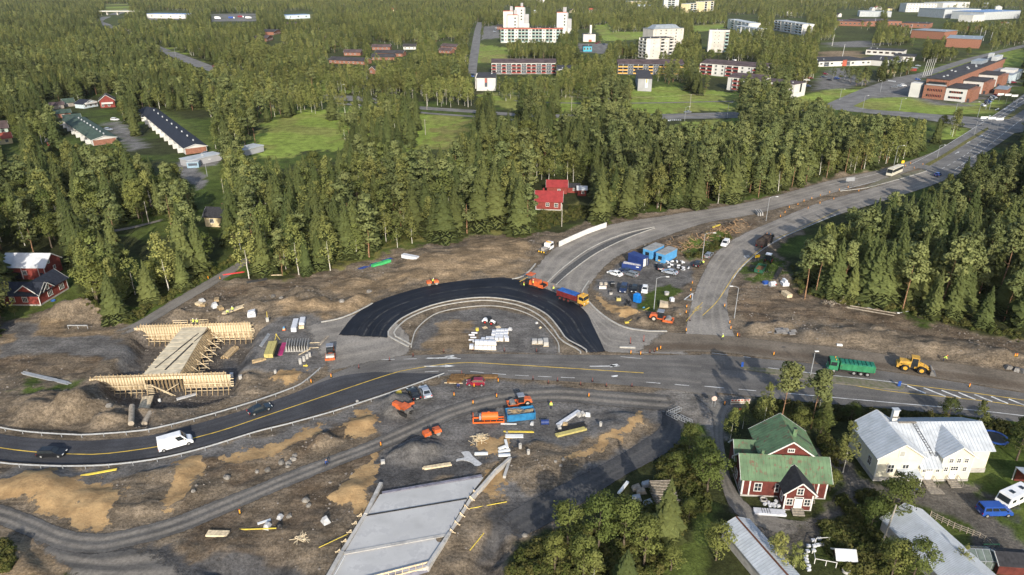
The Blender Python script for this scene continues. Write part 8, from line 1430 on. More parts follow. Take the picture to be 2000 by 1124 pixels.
for k in range(40):a=random.uniform(0,6.28);c=Vector((random.gauss(0,1.3),random.gauss(0,.7),random.uniform(.1,.9)));d=Vector((math.cos(a),math.sin(a),random.uniform(-.5,.9)))*random.uniform(.5,1.2);part(t,'root',MB().beam(c,c+d,.1,.1),M_oldw)
t=thing('stump_heap','long heap of torn stumps and roots beside the cabins','roots',gl(1380,470));M_root=mat('torn_root_wood',(.30,.19,.10),.95,.25,2,rnd=.3)
for k in range(230):u=random.random();P_=GT(1300+u*150+random.gauss(0,8),496-u*52+random.gauss(0,6));c=P_-Vector(t.location)+Vector((0,0,random.uniform(0,1.0)));a=random.uniform(0,6.28);d=Vector((math.cos(a),math.sin(a),random.uniform(-.4,.8)))*random.uniform(.5,1.5);part(t,'root',MB().beam(c-d*.3,c+d,random.uniform(.08,.22),.1),M_root)
t=thing('beam_frame','grey concrete ramp pieces beside the north road','concrete element',gl(1484,419));[part(t,'piece',MB().hexa([(x,-2,0),(x+.5,-2,0),(x+.5,2,0),(x,2,0),(x,-1.6,1.2),(x+.3,-1.6,1.2),(x+.3,2,1.4),(x,2,1.4)]),M_conc)for x in(-1.4,-.6,.2)]
bundle('plank_stack','yellow planks on the root heap side','timber',(1392,446),(1407,439),.6,.3,M_yp,3,None,'plank')
t=thing('asphalt_slabs','heap of broken asphalt slabs by the stripped lane','rubble',gl(1524,654));
for k in range(16):a=random.uniform(0,3);c=Vector((random.gauss(0,1.6),random.gauss(0,.7),random.uniform(.2,.9)));part(t,'slab',MB().hexa([c+Vector(v)for v in((-.7,-.5,0),(.7,-.4,.1),(.6,.5,.3),(-.6,.5,.2),(-.7,-.5,.12),(.7,-.4,.22),(.6,.5,.42),(-.6,.5,.32))]),mat('old_asphalt_slab',(.2,.19,.18),.95,.2,1))
for i,(x,y)in enumerate([(1970,720),(1985,724),(1994,727)]):single('machine_part',MB().hexa([(-.9,-.5,0),(.9,-.5,0),(.8,.5,0),(-.9,.5,0),(-.6,-.4,.9),(.5,-.4,.7),(.5,.4,.7),(-.6,.4,.8)]),M_steel,['grey excavator bucket by the right verge','dark broken casting by the right verge','rusty scrap piece by the right verge'][i],'scrap',gl(x,y),i)
bundle('barrier_block','white plastic barrier lying by the stripped lane','barrier',(1634,675),(1645,676),.5,.4,M_foam,1,None,'block')
# galvanised step frames at the driveway
for i,(a,b)in enumerate([((1301,812),(1323,823)),((1313,812),(1330,805)),((1325,821),(1348,832))]):
 A,B=GT(*a),GT(*b);L_=(B-A).length;t=thing('railing_frame',f"galvanised railing frame lying by the gravel road, {['left', 'rear', 'right'][i]}",'frame',(A.x,A.y,.05),face(A,B));[part(t,'rail',MB().beam((0,y,z),(L_,y,z),.08),M_galv)for y,z in((0,.1),(0,.9),(.6,.1),(.6,.9))];[part(t,'upright',MB().beam((x,y,.1),(x,y,.9),.07),M_galv)for x in np.linspace(0,L_,5)for y in(0,.6)]
# ================================================================ CONES, SIGNS, LAMPS, POLES
M_conebase=mat('black_cone_foot',(.03,.02,.02),.8);M_cy=mat('delineator_yellow',(.8,.5,.03),.5);M_cr=mat('delineator_red',(.62,.06,.02),.5)
cfoot=MB().prism([(.35*math.cos(a),.35*math.sin(a))for a in np.linspace(0,6.28,9)[:-1]],0,.09).mesh('foot',M_conebase);cb=MB();[cb.box(-.12,.12,-.03,.03,.12+k*.16,.12+(k+1)*.16-.004,k%2)for k in range(6)];cpanel=cb.mesh('panel',[M_cy,M_cr]);cst=MB().cyl((0,0,.05),(0,0,1.05),.045,8).mesh('stick',mat('orange_stick',(.38,.07,.04),.5))
DEL=[(926,757,'in front of the wine red car'),(973,747,'right of the wine red car'),(887,775,'on the track below the dark figure'),(924,790,'on the track behind the orange tank'),(970,777,'on the track left of the roller'),(647,738,'at the left rail end'),(608,749,'behind the inner guardrail'),(744,872,'by the track curve'),(469,1005,'on the track edge at the brown slope'),(1349,570,'on the white triangle'),(1348,583,'inside the white triangle'),(1341,602,'upper of the pair by the roller'),(1340,613,'lower of the pair by the roller'),(1340,648,'at the apron corner'),(1415,600,'on the right side of the east road'),(1425,633,'beside the lamp post, upper'),(1427,644,'beside the lamp post, lower'),(1440,658,'by the walking worker'),(1352,555,'below the car park exit'),(1415,792,'beside the round sign'),(1290,683,'on the kerb stones end'),(1283,686,'on the kerb stones'),(1251,694,'on the main road edge, second'),(1232,692,'on the main road edge, first'),(407,546,'left of the lane mouth'),(430,547,'right of the lane mouth'),
(1524,425,0),(1533,417,0),(1541,409,0),(1558,402,0),(1570,395,0),(1585,390,0),(1602,384,0),(1620,378,0),(1639,373,0),(1656,368,0),(1578,409,1),(1601,399,1),(1628,391,1),(1677,375,1),(1785,330,2),(1802,323,2),(1768,326,2),(1778,321,2),(1511,695,'at the stripped lane start'),(1893,757,'by the loader bucket'),(1982,697,'first of a pair on the right'),(1986,697,'second of a pair on the right'),(1150,776,'lying strip on the track')]
ordn=['nearest','second','third','fourth','fifth','sixth','seventh','eighth','ninth','farthest'];cnt={}
for x,y,lb in DEL:
 if isinstance(lb,int):cnt[lb]=cnt.get(lb,0)+1;lb=['in the left row of the north road, ','in the right row of the north road, ','at the arterial merge, '][lb]+ordn[cnt[lb]-1]
 p=GT(x,y);p.z=max(p.z,.02);t=thing('delineator',f'yellow and red delineator {lb}','delineator',p,random.uniform(-.3,.3),'site delineators',.8);link('foot',cfoot,t);link('panel',cpanel,t)
for i,(x,y)in enumerate([(807,697),(761,705),(701,720),(1041,742),(1071,750),(1089,745),(1134,753),(1157,746),(1184,756),(1234,756),(867,689),(924,686),(985,687),(1048,688),(1231,672),(1257,668),(1269,690),(1278,688),(902,732),(1347,627),(1444,659)]):
 p=GT(x,y);p.z=max(p.z,.02);t=thing('marker_post',f"slim red marker post {['on the apron corner', 'left of the lane arrows', 'by the apron edge', 'along the lower road edge, first', 'along the lower road edge, second', 'along the lower road edge, third', 'along the lower road edge, fourth', 'along the lower road edge, fifth', 'along the lower road edge, sixth', 'along the lower road edge, last', 'behind the pallets, left', 'behind the pallets, middle', 'behind the pallets, right', 'below the grey pallets', 'on the loose kerb stones, left', 'on the loose kerb stones, right', 'by the kerb end, left', 'by the kerb end, right', 'behind the brown beams', 'at the junction mouth', 'by the right delineators'][i]}",'marker post',p,0,'red marker posts');link('foot',cfoot,t);link('stick',cst,t,None,None,.85 if i not in(14,15)else 1.6);t.scale=(.8,.8,1)
bundle('kerb_pile','loose kerb stones laid out by the junction','kerb stones',(1212,680),(1243,681),.5,.3,M_kerb,2,.03,'kerb_stone',jag=.4)
def lamp(label,bx_,by_,h=9.0,arm=2.2,yaw=0.0,m_=None,grp='street lamps'):
 p=G(bx_,by_);z=max(hz(p.x,p.y),0);t=thing('street_lamp',label,'street lamp',(p.x,p.y,z),yaw,grp);part(t,'pole',MB().cyl((0,0,0),(0,0,h*.5),.12,8,0,.10).cyl((0,0,h*.5),(0,0,h),.10,8,0,.07),M_galv)
 if arm:part(t,'arm',MB().cyl((0,0,h-.05),(arm*.35,0,h+.35),.055,6).cyl((arm*.35,0,h+.35),(arm,0,h+.45),.05,6),M_galv)
 hd=part(t,'lamp_head',MB().box(arm-.1,arm+.75,-.16,.16,h+.38,h+.52),M_foam);part(hd,'lens',MB().box(arm,arm+.65,-.12,.12,h+.35,h+.385),M_glass);return t
lamp('street lamp beside the gravel yard at the junction',1277,606,9,2.4,0);lamp('street lamp on the verge by the parked estate cars',1371,510,8.5,2.4,-.1);lamp('street lamp at the inside of the east road mouth',1434,622,8.5,-2.2,0);lamp('street lamp beside the concrete ramp pieces',1496,432,8.5,2.2,0);lamp('street lamp on the median by the green lorry',1583,733,5.5,0,0);lamp('street lamp behind the coach',1746,323,8.5,2.6,.2)
for i,(x,y,h)in enumerate([(302,586,6.5),(471,494,6.5),(1863,232,9),(1856,264,9),(1902,266,8),(1925,214,7),(1909,230,9),(1981,219,8),(1685,213,8),(1719,181,8),(1420,231,9),(1337,237,8),(1188,222,9),(1830,310,6),(1640,196,7),(567,160,8),(668,186,7),(343,110,8),(394,112,8),(405,345,7),(1790,163,6),(1932,215,8),(1757,216,7)]):
 lamp(f"street lamp {['by the lane above the formwork', 'by the lane at the forest edge', 'with curved arm at the arterial corner', 'on the arterial median, lower', 'beside the traffic signals', 'on the office verge, right', 'on the office verge, left', 'on the arterial median, upper', 'at the town street corner', 'on the town street', 'by the zebra crossing road', 'over the zebra crossing', 'on the valley road between birches', 'by the arterial verge sign', 'on the path by the car park', 'on the valley road bend', 'at the side road mouth', 'by the woodland road', 'by the woodland road, right', 'by the garages', 'by the office bay', 'on the office lawn edge', 'on the side street lawn'][i]}",x,y,h,1.8 if i%3 else-1.6,random.uniform(-.2,.2))
def pole(label,x,y,h=9.0,cross=True,lean=0.0):
 p=G(x,y);t=thing('utility_pole',label,'pole',(p.x,p.y,max(hz(p.x,p.y),0)),0,'timber utility poles');part(t,'mast',MB().cyl((0,0,0),(lean,0,h),.16,8,0,.11),mat('weathered_pole_wood',(.34,.31,.26),.9,.15,2))
 if cross:part(t,'cross_arm',MB().box(-.9+lean,.9+lean,-.06,.06,h-.5,h-.38),M_oldw)
 return Vector((p.x+lean,p.y,h-.4))
W1=[pole('timber pole on the park lawn, '+s,x,y,10)for s,x,y in(('left',1116,220),('middle',1347,215),('far left by the meadow road',872,205),('on the meadow road',834,215))]
pole('timber pole on the right meadow',831,264,8.5);pole('grey pole before the forest cottage',1097,443,8,False);pole('grey pole by the grassy lane, left wood',291,437,8,False);pole('timber pole at the long outbuilding',1723,1062,7.5,False,.5);pole('timber pole by the meadow trees',614,200,7);pole('pair of poles by the garage path',437,378,6,False)
def wire(a,b,label):
 n_=10;pts=[a.lerp(b,i/n_)-Vector((0,0,1.2*4*(i/n_)*(1-i/n_)))for i in range(n_+1)];mb=MB();[mb.cyl(pts[i],pts[i+1],.035,4,cap=False)for i in range(n_)];single('power_line',mb,M_oldw,label,'cable')
wire(W1[0],W1[1],'power cable between the left and middle lawn poles');wire(W1[2],W1[0],'power cable from the meadow road to the lawn pole');wire(W1[1],Vector((*G(1640,205)[:2],10)),'power cable from the middle lawn pole to the right')
def sign(name,label,x,y,w_,h,z,m_,legs=2,stripe=None,cat='sign',yaw=0.0):
 p=GT(x,y);t=thing(name,label,cat,(p.x,p.y,max(p.z,0)),yaw);b=part(t,'board',MB().box(-w_/2,w_/2,-.04,.04,z,z+h),m_);[part(t,'leg',MB().cyl((xx,.06,0),(xx,.06,z+h*.9),.04,6),M_galv)for xx in((0,)if legs==1 else(-w_*.35,w_*.35))]
 if stripe:
  for k in range(6):xx=-w_/2+w_*(k+.15)/6;part(b,'stripe',MB().box(xx,xx+w_/9,-.055,-.04,z+h*.68,z+h*.92),stripe)
  for k in range(18):xx=-w_/2+w_*(k+.3)/18;part(b,'lettering',MB().box(xx,xx+w_/30,-.055,-.04,z+h*.2,z+h*.5),M_tie)
 return t
sign('notice_board','white notice board with orange stripes and lettering at the driveway',1445,791,4.0,1.1,.15,mat('cream_board',(.68,.62,.52),.6),2,M_cr,yaw=.06)
p=GT(1393,796);t=thing('road_sign','round sign seen from behind at the driveway mouth','sign',(p.x,p.y,0));part(t,'disc',MB().cyl((0,-.03,2.0),(0,.03,2.0),.55,18),mat('pinkish_sign_back',(.6,.45,.38),.6));[part(t,'leg',MB().cyl((x,.05,0),(x,.05,2.0),.04,6),M_galv)for x in(-.3,.3)]
sign('warning_sign','yellow warning board at the tractor trailer',1478,511,1.5,.9,1.2,M_cy,yaw=.1);sign('direction_sign','grey direction sign seen from behind by the root bank',1659,362,4,1.6,1.6,M_galv,yaw=.2);sign('keep_right_post','blue and white keep-right post on the median tip',1449,719,.5,1.2,.2,PBL,1,cat='marker post');sign('keep_right_post','blue and white keep-right post at the hatched end',1755,757,.6,1.2,.2,PBL,1,cat='marker post');sign('warning_sign','yellow warning sign at the arterial merge',1762,324,1.3,1.3,1.0,M_cy,1);sign('road_sign','small orange sign in the bush by the driveway',1444,812,.5,.5,1.2,M_or,1)
for i,(x,y)in enumerate([(1917,252),(1932,253),(1947,255),(1950,203),(1964,204),(1977,206)]):sign('gantry_sign',f"white overhead lane sign at the arterial {['junction, left', 'junction, middle', 'junction, right', 'top, left', 'top, middle', 'top, right'][i]}",x,y,4.2,1.3,5.5,M_foam,1)
for i,x in enumerate((1802,1806,1810,1814,1818)):p=G(x,150-i*.6);t=thing('flagpole',f"white flagpole before the office, {['first', 'second', 'third', 'fourth', 'fifth'][i]} from left",'flagpole',(p.x,p.y,0),0,'office flagpoles');part(t,'mast',MB().cyl((0,0,0),(1.2,0,14),.22,8,0,.14),M_fw);part(t,'base',MB().box(-.4,.4,-.4,.4,0,.3),M_conc)
for i,(x,y)in enumerate([(1757,68),(1767,70),(1778,66),(1913,74),(1920,80),(1933,84),(1645,112),(1625,90)]):p=G(x,y);t=thing('floodlight_mast',f"tall pale mast {['left of the brick hall, first', 'left of the brick hall, second', 'left of the brick hall, third', 'right of the sports hall, rear', 'right of the sports hall, middle', 'right of the sports hall, front', 'on the nursery yard', 'behind the nursery yard'][i]}",'mast',(p.x,p.y,0),0,'tall pale masts');part(t,'mast',MB().cyl((0,0,0),(.5,0,13),.28,8,0,.18),M_fw);part(t,'base',MB().box(-.5,.5,-.5,.5,0,.5),M_conc)
# ---- garden things around the houses
p,q=G(1473,1006),G(1531,1010);t=thing('board_stack','white wrapped board stack in front of the green-roofed house','boards',(p.x,p.y,0),face(p,q));[part(t,'board',MB().box(random.uniform(0,.1),4.9+random.uniform(0,.2),y*.45,y*.45+.42,k*.14,k*.14+.13),M_wrap)for k in range(3)for y in range(3)];[part(t,'lath',MB().box(x,x+.06,.1,1.3,.43,.47),M_und)for x in(1.3,1.7,2.1,2.5)]
for i,(x,y)in enumerate([(1494,986),(1501,984),(1508,987),(1513,986),(1516,981),(1511,990),(1520,990),(1503,990)]):single('garden_block',MB().box(-.3,.3,-.2,.2,0,.35).box(-.24,.24,-.14,.14,.35,.38),M_wrap,f"white block in the small pile by the porch, {ordn[i]} to the board stack",'block',gl(x,y),random.uniform(0,3),'white blocks by the porch')
for i,(x,y)in enumerate([(1588,1057),(1600,1054),(1579,1068),(1590,1068),(1597,1066),(1605,1065),(1577,1078),(1589,1077),(1574,1086),(1574,1093),(1575,1099),(1579,1107),(1579,1114)]):single('garden_block',MB().box(-.28,.28,-.22,.22,0,.32).box(-.22,.22,-.16,.16,.32,.35),M_wrap,f"white block in the curved row left of the hutch, number {['one', 'two', 'three', 'four', 'five', 'six', 'seven', 'eight', 'nine', 'ten', 'eleven', 'twelve', 'thirteen'][i]} from the top",'block',gl(x,y),random.uniform(-.2,.2),'white blocks by the hutch')
for i,(x,y)in enumerate([(1491,978),(1653,1039),(1652,1117)]):t=thing('well_ring',['concrete ring lying by the red house wall','concrete ring on the lawn between the sheds','small white ring right of the hutch'][i],'well ring',gl(x,y));part(t,'ring',MB().ring((0,0,0),.46,.58,0,.4,20),M_conc);part(t,'soil',MB().cyl((0,0,0),(0,0,.1),.46,14),M_soil)
p=G(1941,862);t=thing('trampoline','round trampoline with blue rim beside the cream house','trampoline',(p.x,p.y,0));part(t,'mat',MB().cyl((0,0,.85),(0,0,.88),1.9,24),M_blk);part(t,'rim',MB().ring((0,0,0),1.9,2.3,.82,.94,28),PBL);[part(t,'leg',MB().cyl((1.9*math.cos(a),1.9*math.sin(a),0),(2.1*math.cos(a),2.1*math.sin(a),.85),.04,6),M_galv)for a in np.linspace(0,6.28,7)[:-1]]
PF=spline(GA([(1816,1010),(1860,1032),(1900,1048),(1920,1058),(1938,1075)]),12);t=thing('rail_fence','pale three-rail wooden fence along the driveway','fence')
for i in range(12):part(t,'post',MB().box(PF[i][0]-.06,PF[i][0]+.06,PF[i][1]-.06,PF[i][1]+.06,0,1.25),M_oldw)
for i in range(11):
 for z in(.4,.75,1.1):part(t,'rail',MB().beam((*PF[i],z),(*PF[i+1],z),.05,.13),M_step)
t=thing('firewood_stack','long stack of firewood under the trees','wood pile',(*G(1300,985)[:2],0),.06)
for r_ in range(9):
 for k in range(14):part(t,'log',MB().cyl((-1.9+random.uniform(-.1,.1),-.9+k*.38,.15+r_*.17),(1.9+random.uniform(-.25,.25),-.9+k*.38,.15+r_*.17),.085,5),M_oldw)if r_ in(0,4,8)or k in(0,13)else None
for i,(x,y,m_)in enumerate([(1243,955,M_oldw),(1252,962,M_oldw),(1262,948,M_galv),(1340,978,M_galv),(1266,985,M_galv),(1286,968,M_galv),(1318,972,M_tim),(1305,1049,M_geo),(1292,1084,M_geo),(1243,975,M_galv)]):single('scrap_sheet',MB().hexa([(-.9,-1.4 if i==3 else-.6,0),(.9,-1.4 if i==3 else-.6,0),(.7,1.4 if i==3 else.6,.0),(-.7,1.4 if i==3 else.6,0),(-.8,-1.3 if i==3 else-.5,.5),(.6,-1.3 if i==3 else-.5,.6),(.6,1.3 if i==3 else.5,.7),(-.6,1.3 if i==3 else.5,.45)]),m_,['weathered crate left of the firewood','stack of old boards left of the firewood','bent tin sheet left of the firewood','long grey tin sheet right of the firewood','tin sheet in front of the bushes','small tin sheet at the firewood foot','pale board at the firewood foot','white tarp bundle in the grass','white scrap heap at the lower edge','grey scrap bundle under the bushes'][i],'scrap',gl(x,y),random.uniform(-.5,.5))
A,B=GT(1208,967),GT(1226,944);single('foam_board',MB().beam(A+Vector((0,0,.3)),B+Vector((0,0,.3)),.5,.25),M_foam,'white plank leaning in the bushes by the gravel road','plank')
t=thing('children_swing','thin swing frame on the lawn by the greenhouse','swing',gl(1930,1082));part(t,'top_bar',MB().beam((-1.2,0,1.9),(1.2,0,1.9),.07),PDg);[part(t,'leg',MB().beam((x,y,0),(x*.95,0,1.9),.06),PDg)for x in(-1.2,1.2)for y in(-.8,.8)]
t=thing('paddling_pool','small blue tub on the farmhouse lawn','tub',gl(104,588));part(t,'tub',MB().ring((0,0,0),.5,.6,0,.25,16),PBL);part(t,'water',MB().cyl((0,0,.05),(0,0,.12),.5,16),M_lbl)
for i,(x,y)in enumerate([(1786,961),(1972,1117)]):t=thing('child_bicycle',['blue bicycle lying before the cream house steps','bicycle by the lower right edge'][i],'bicycle',gl(x,y));[part(t,'wheel',MB().cyl((xx,-.03,.3),(xx,.03,.3),.3,14,cap=False),M_tyre)for xx in(-.5,.5)];part(t,'frame',MB().beam((-.5,0,.3),(0,0,.7),.05).beam((0,0,.3),(.4,0,.8),.05).beam((.5,0,.3),(.4,0,.95),.05).beam((-.05,0,.7),(.4,0,.8),.05),PBL)
for k,(x0,y0)in enumerate([(1420,36),(1440,36),(452,37),(470,35),(485,37),(425,38)]):
 if k>1:p=G(x0,y0);t=thing('parked_lorry',f"parked lorry at the far depot clearing, {['', '', 'blue', 'red', 'white', 'largest white'][k]} one",'lorry',(p.x,p.y,0),.1,'lorries at the far depot');part(t,'box',MB().box(-5,4,-1.5,1.5,1,5 if k==5 else 4),[PW,PW,PBL,PR,PW,PW][k]);part(t,'cab',MB().box(4.2,6.2,-1.3,1.3,.6,3.2),PW);[wheel(t,x,s*1.2,.5)for x in(-3.5,4.8)for s in(-1,1)]
# ---- single trees and bushes near the houses (base pixel, height m)
ONE=[('spruce',1298,1062,12.5,'young spruce in front of the firewood stack'),('broad',1160,1030,9.5,'yellowing leafy tree beside the lower gravel road, tallest'),('broad',1100,1030,8,'leafy tree at the gravel road bend, left'),('broad',1210,1030,9,'yellowing leafy tree right of the tallest one'),('broad',1130,1095,8,'leafy tree at the lower edge, left'),('spruce',1212,1122,8,'small spruce at the lower edge under the leafy trees'),('broad',1075,1075,6.5,'low leafy tree by the trench'),('broad',1250,1060,8,'leafy tree left of the young spruce'),('birch',1150,1110,7,'small pale tree at the lower edge'),
('broad',1380,968,9,'tall green bush tree along the driveway, lower'),('broad',1370,935,8,'tall green bush tree along the driveway, middle'),('broad',1345,890,6.5,'round bush at the driveway top'),('broad',1398,1095,7,'bright green round tree beside the narrow shed'),('birch',1510,1118,7.5,'yellowish birch below the narrow shed yard'),('birch',1548,1120,6,'small birch beside the narrow shed'),
('pine',1522,842,15,'tall pine behind the green-roofed house, left'),('pine',1583,838,13.5,'tall pine behind the green-roofed house, right'),('birch',1488,848,11,'thin birch beside the tall pine'),('birch',1425,865,8,'small birch at the driveway by the house'),('birch',1646,924,10.5,'birch between the two houses'),('broad',1600,860,6.5,'dark bush behind the green-roofed house'),('broad',1560,850,6,'dark bush behind the house ridge'),('broad',1760,990,6.5,'leafy bush tree before the cream house porch'),('broad',1735,1020,8,'olive leafy tree beside the long outbuilding'),('broad',1700,1035,6,'dark bush at the timber pole'),('broad',1780,1140,8,'dark leafy tree at the lower edge by the outbuilding'),('broad',1740,1128,7,'dark leafy tree at the lower edge, left'),('birch',1868,1126,6,'thin bush in front of the long outbuilding'),
('birch',1905,850,7.5,'reddish thin tree behind the cream house'),('broad',1985,900,7,'leafy bush at the right edge'),('broad',1620,960,4.5,'bush at the red house corner'),('spruce',1608,830,7,'small spruce behind the houses'),('birch',1450,838,6,'low birch by the notice board'),('broad',1995,870,6,'bush at the right edge by the road'),
('birch',1600,800,6,'rust-tinted thin tree at the roadside'),('broad',1320,930,5,'bush above the firewood stack'),('broad',1345,1015,4,'low bush beside the grey tin sheet'),('broad',1310,1115,4.5,'low bush at the lower edge'),('broad',1430,930,3.5,'bush at the left wall of the red house'),('broad',1850,820,5,'hedge bush behind the cream house, right'),('broad',1660,830,5,'hedge bush behind the cream house, left'),
('spruce',225,618,13,'broad spruce beside the farmhouse lawn'),('broad',190,600,5.5,'yellow-green bush on the farmhouse lawn'),('broad',205,560,9,'round green tree behind the farmhouse lawn'),('broad',30,618,3,'low bush before the farmhouse wall'),('broad',925,418,8.5,'bright green round tree at the forest front'),('broad',590,520,7,'yellow-green aspen at the forest front'),('birch',950,420,12,'tall thin birch right of the round tree'),('pine',1572,582,17,'tall bare-stemmed pine at the east wood corner'),('birch',1210,415,17,'pair-stemmed birch by the red cottage'),('birch',1285,405,17,'white-stemmed birch at the pine wood edge'),('pine',1160,402,13,'short pine right of the red cottage'),
('spruce',640,508,15,'slim spruce at the forest front, left'),('spruce',680,505,20,'broad tall spruce at the forest front'),('spruce',625,523,12,'young spruce at the forest front by the lane'),('birch',840,462,14,'light birch pair at the forest front'),('birch',805,476,11,'thin birch at the forest front'),('broad',105,465,9,'bright broad tree in the left wood clearing')]
for i,x in enumerate((1460,1492,1522,1480)):ONE.append(('broad',x+10,197,5.5 if i!=3 else 4,f"round clipped willow in front of the red balcony block, {['left', 'second', 'right', 'smallest'][i]}"))
for sp,x,y,h,lb in ONE:low=y>985 and x<1270;p=G(x+(8 if low else 0),y+(42 if low else 0));plant(sp,p.x,p.y,h*(1.08 if low else 1),lb,wide=(1.0 if low else 1.2)if sp=='broad' else 1.45 if sp=='spruce' and y>800 else 1.15)
# hedge, weeds and rough grass (uncountable)
def weeds(name,label,polys,n_,hmin,hmax,sp='shrub',zone=None):
 pts=[]
 for pg,k in polys:
  P=GA(pg);x0,y0=P.min(0);x1,y1=P.max(0);q=np.column_stack([rng.uniform(x0,x1,k*4),rng.uniform(y0,y1,k*4)]);q=q[inside(q[:,0],q[:,1],P)][:k];pts.append(q)
 q=np.vstack(pts);okm=np.ones(len(q),bool)
 for P in ROADPOLY+[np.array(f)for f in FOOT]:
  s_=(q[:,0]>P[:,0].min()-1)&(q[:,0]<P[:,0].max()+1)&(q[:,1]>P[:,1].min()-1)&(q[:,1]<P[:,1].max()+1);idx_=np.where(s_)[0]
  if len(idx_):okm[idx_[sdist(q[idx_,0],q[idx_,1],P)<.6]]=False
 q=q[okm];nP=len(q);zz_=np.array([hz(x,y)for x,y in q])-.1;s=rng.uniform(hmin,hmax,nP)/2.2;pk=rng.integers(0,2,nP)
 return scatter(name,[p_[2]for p_ in PROTO[sp]],np.column_stack([q,zz_]),np.column_stack([np.zeros((nP,2)),rng.uniform(0,6.28,nP)]),np.column_stack([s*1.3,s*1.3,s]),pk,label,'weeds')

weeds('undergrowth','rough weeds and saplings along the wood edges and verges',[([(540,545),(700,500),(860,455),(1000,430),(1180,415),(1180,400),(1000,415),(860,440),(700,485),(560,530)],900),([(1180,412),(1300,405),(1480,380),(1640,342),(1820,292),(1820,285),(1640,330),(1480,368),(1300,392),(1190,400)],380),([(1545,520),(1560,570),(1640,595),(1780,612),(1880,642),(2000,668),(2000,655),(1880,625),(1780,598),(1640,582),(1570,560)],520),([(150,605),(255,640),(390,555),(520,476),(500,475),(390,540),(250,615),(160,590)],500),
([(1480,784),(1600,796),(1740,808),(1900,822),(2000,835),(2000,850),(1900,842),(1740,828),(1600,820),(1470,815)],500),([(990,1120),(1000,1080),(1080,1050),(1250,1000),(1280,960),(1330,900),(1350,1000),(1300,1124)],700),([(1280,900),(1330,870),(1370,920),(1390,1000),(1330,1010),(1290,980)],260),([(1600,1030),(1680,1010),(1720,1060),(1780,1124),(1660,1124),(1620,1080)],300),([(1420,890),(1445,960),(1540,1010),(1520,1020),(1440,990),(1415,930)],140),([(1180,905),(1290,850),(1300,870),(1200,925)],60),([(1000,440),(1060,420),(1170,405),(1160,420),(1060,450)],200),([(0,1060),(30,1075),(30,1124),(0,1124)],60),([(1340,505),(1420,462),(1440,468),(1370,510)],110),([(1600,860),(1640,860),(1650,920),(1610,900)],60),([(1620,980),(1700,960),(1730,990),(1660,1010)],90)],0,.5,1.7)
# ================================================================ WOODS: candidates on a jittered grid, kept clear of everything the photo shows between them
vis(*[p for p in SITE if p[0]>-100 and p[1]<1100],(980,1124),(0,1124))
vis((1820,300),(1890,255),(1990,180),(2000,180),(2000,268),(1880,310),(1860,340));vis((505,300),(500,272),(520,240),(575,226),(640,222),(655,240),(668,262),(660,290),(600,292),(550,308))
vis((803,283),(822,240),(830,228),(915,225),(918,240),(890,265),(850,285));vis((640,186),(715,190),(712,200),(640,196));vis((822,206),(925,213),(920,228),(822,220));vis((1015,220),(1088,225),(1090,236),(1020,233))
vis((1295,222),(1450,216),(1440,234),(1340,240),(1305,246));vis((305,88),(345,98),(420,126),(415,136),(330,108));vis((196,44),(210,32),(240,20),(252,20),(235,35),(222,50),(208,50));visr(205,8,252,24);vis((918,60),(930,45),(941,45),(938,80),(933,138),(913,138))
vis((965,198),(1020,198),(1020,216),(965,212));vis((1090,195),(1130,195),(1130,212),(1090,210));vis((1230,185),(1330,160),(1345,185),(1440,192),(1440,214),(1240,212));vis((1390,160),(1420,155),(1420,190),(1395,192))
vis((1160,52),(1185,48),(1195,64),(1272,64),(1265,74),(1180,80));vis((1355,50),(1415,47),(1415,58),(1355,60));vis((925,88),(990,92),(995,118),(928,122));vis((230,452),(325,428),(335,445),(250,478))
vis((1612,200),(1690,172),(1800,140),(1880,112),(1960,95),(2000,92),(2000,180),(1960,190),(1870,212),(1830,232),(1700,222),(1640,214));vis((1600,150),(1690,172),(1640,190),(1560,192),(1570,170));visr(1600,80,1700,92)
vis((705,500),(860,455),(1000,432),(1000,415),(900,430),(740,480));vis((60,560),(130,545),(165,560),(170,600),(100,612));vis((205,240),(240,238),(285,285),(255,292));vis((340,325),(372,305),(440,300),(420,335),(392,368),(365,350));vis((1060,415),(1150,405),(1170,425),(1060,440));vis((1110,385),(1150,380),(1150,405),(1110,410))
vis((1130,84),(1190,84),(1180,104),(1130,104));vis((945,52),(975,50),(975,75),(942,78));visr(1400,120,1470,132);visr(1630,60,1710,68)
for r_ in[(985,16,1036,60),(975,56,1090,76),(1087,22,1116,60),(1130,58,1164,82),(1134,85,1157,102),(925,130,971,176),(960,117,1086,146),(1270,54,1332,80),(1256,74,1318,100),(1370,60,1420,96),(1205,116,1260,146),(1236,134,1275,178),(1262,116,1285,140),(1365,120,1480,140),(1420,150,1440,176),(1545,166,1572,190),(1598,92,1720,130),(1690,90,1800,110),(1785,122,2000,212),(1635,20,1720,40),(1640,32,1680,50),(1735,22,1830,48),(1766,8,1828,22),(1820,18,1990,40),(1778,56,1842,72),(1846,68,1932,92),(1512,36,1575,66),(1420,30,1480,55),(1296,0,1325,10),(1340,5,1392,17),
(138,215,222,280),(266,216,408,304),(163,187,232,213),(108,212,160,236),(0,232,20,268),(365,300,440,328),(478,290,518,306),(400,408,430,446),(0,498,135,600),(1043,357,1104,412),(1104,358,1146,384),(640,104,712,122),(725,85,762,98),(740,96,790,112),(788,84,814,98),(855,82,890,104),(520,60,550,84),(556,22,610,36),(286,22,364,36),(411,27,500,42),(720,128,735,145),(85,278,125,298),(0,268,30,300),(95,200,135,215)]:visr(*r_)
FOOTW=[np.array(p)for p in FOOT]
cand=[]
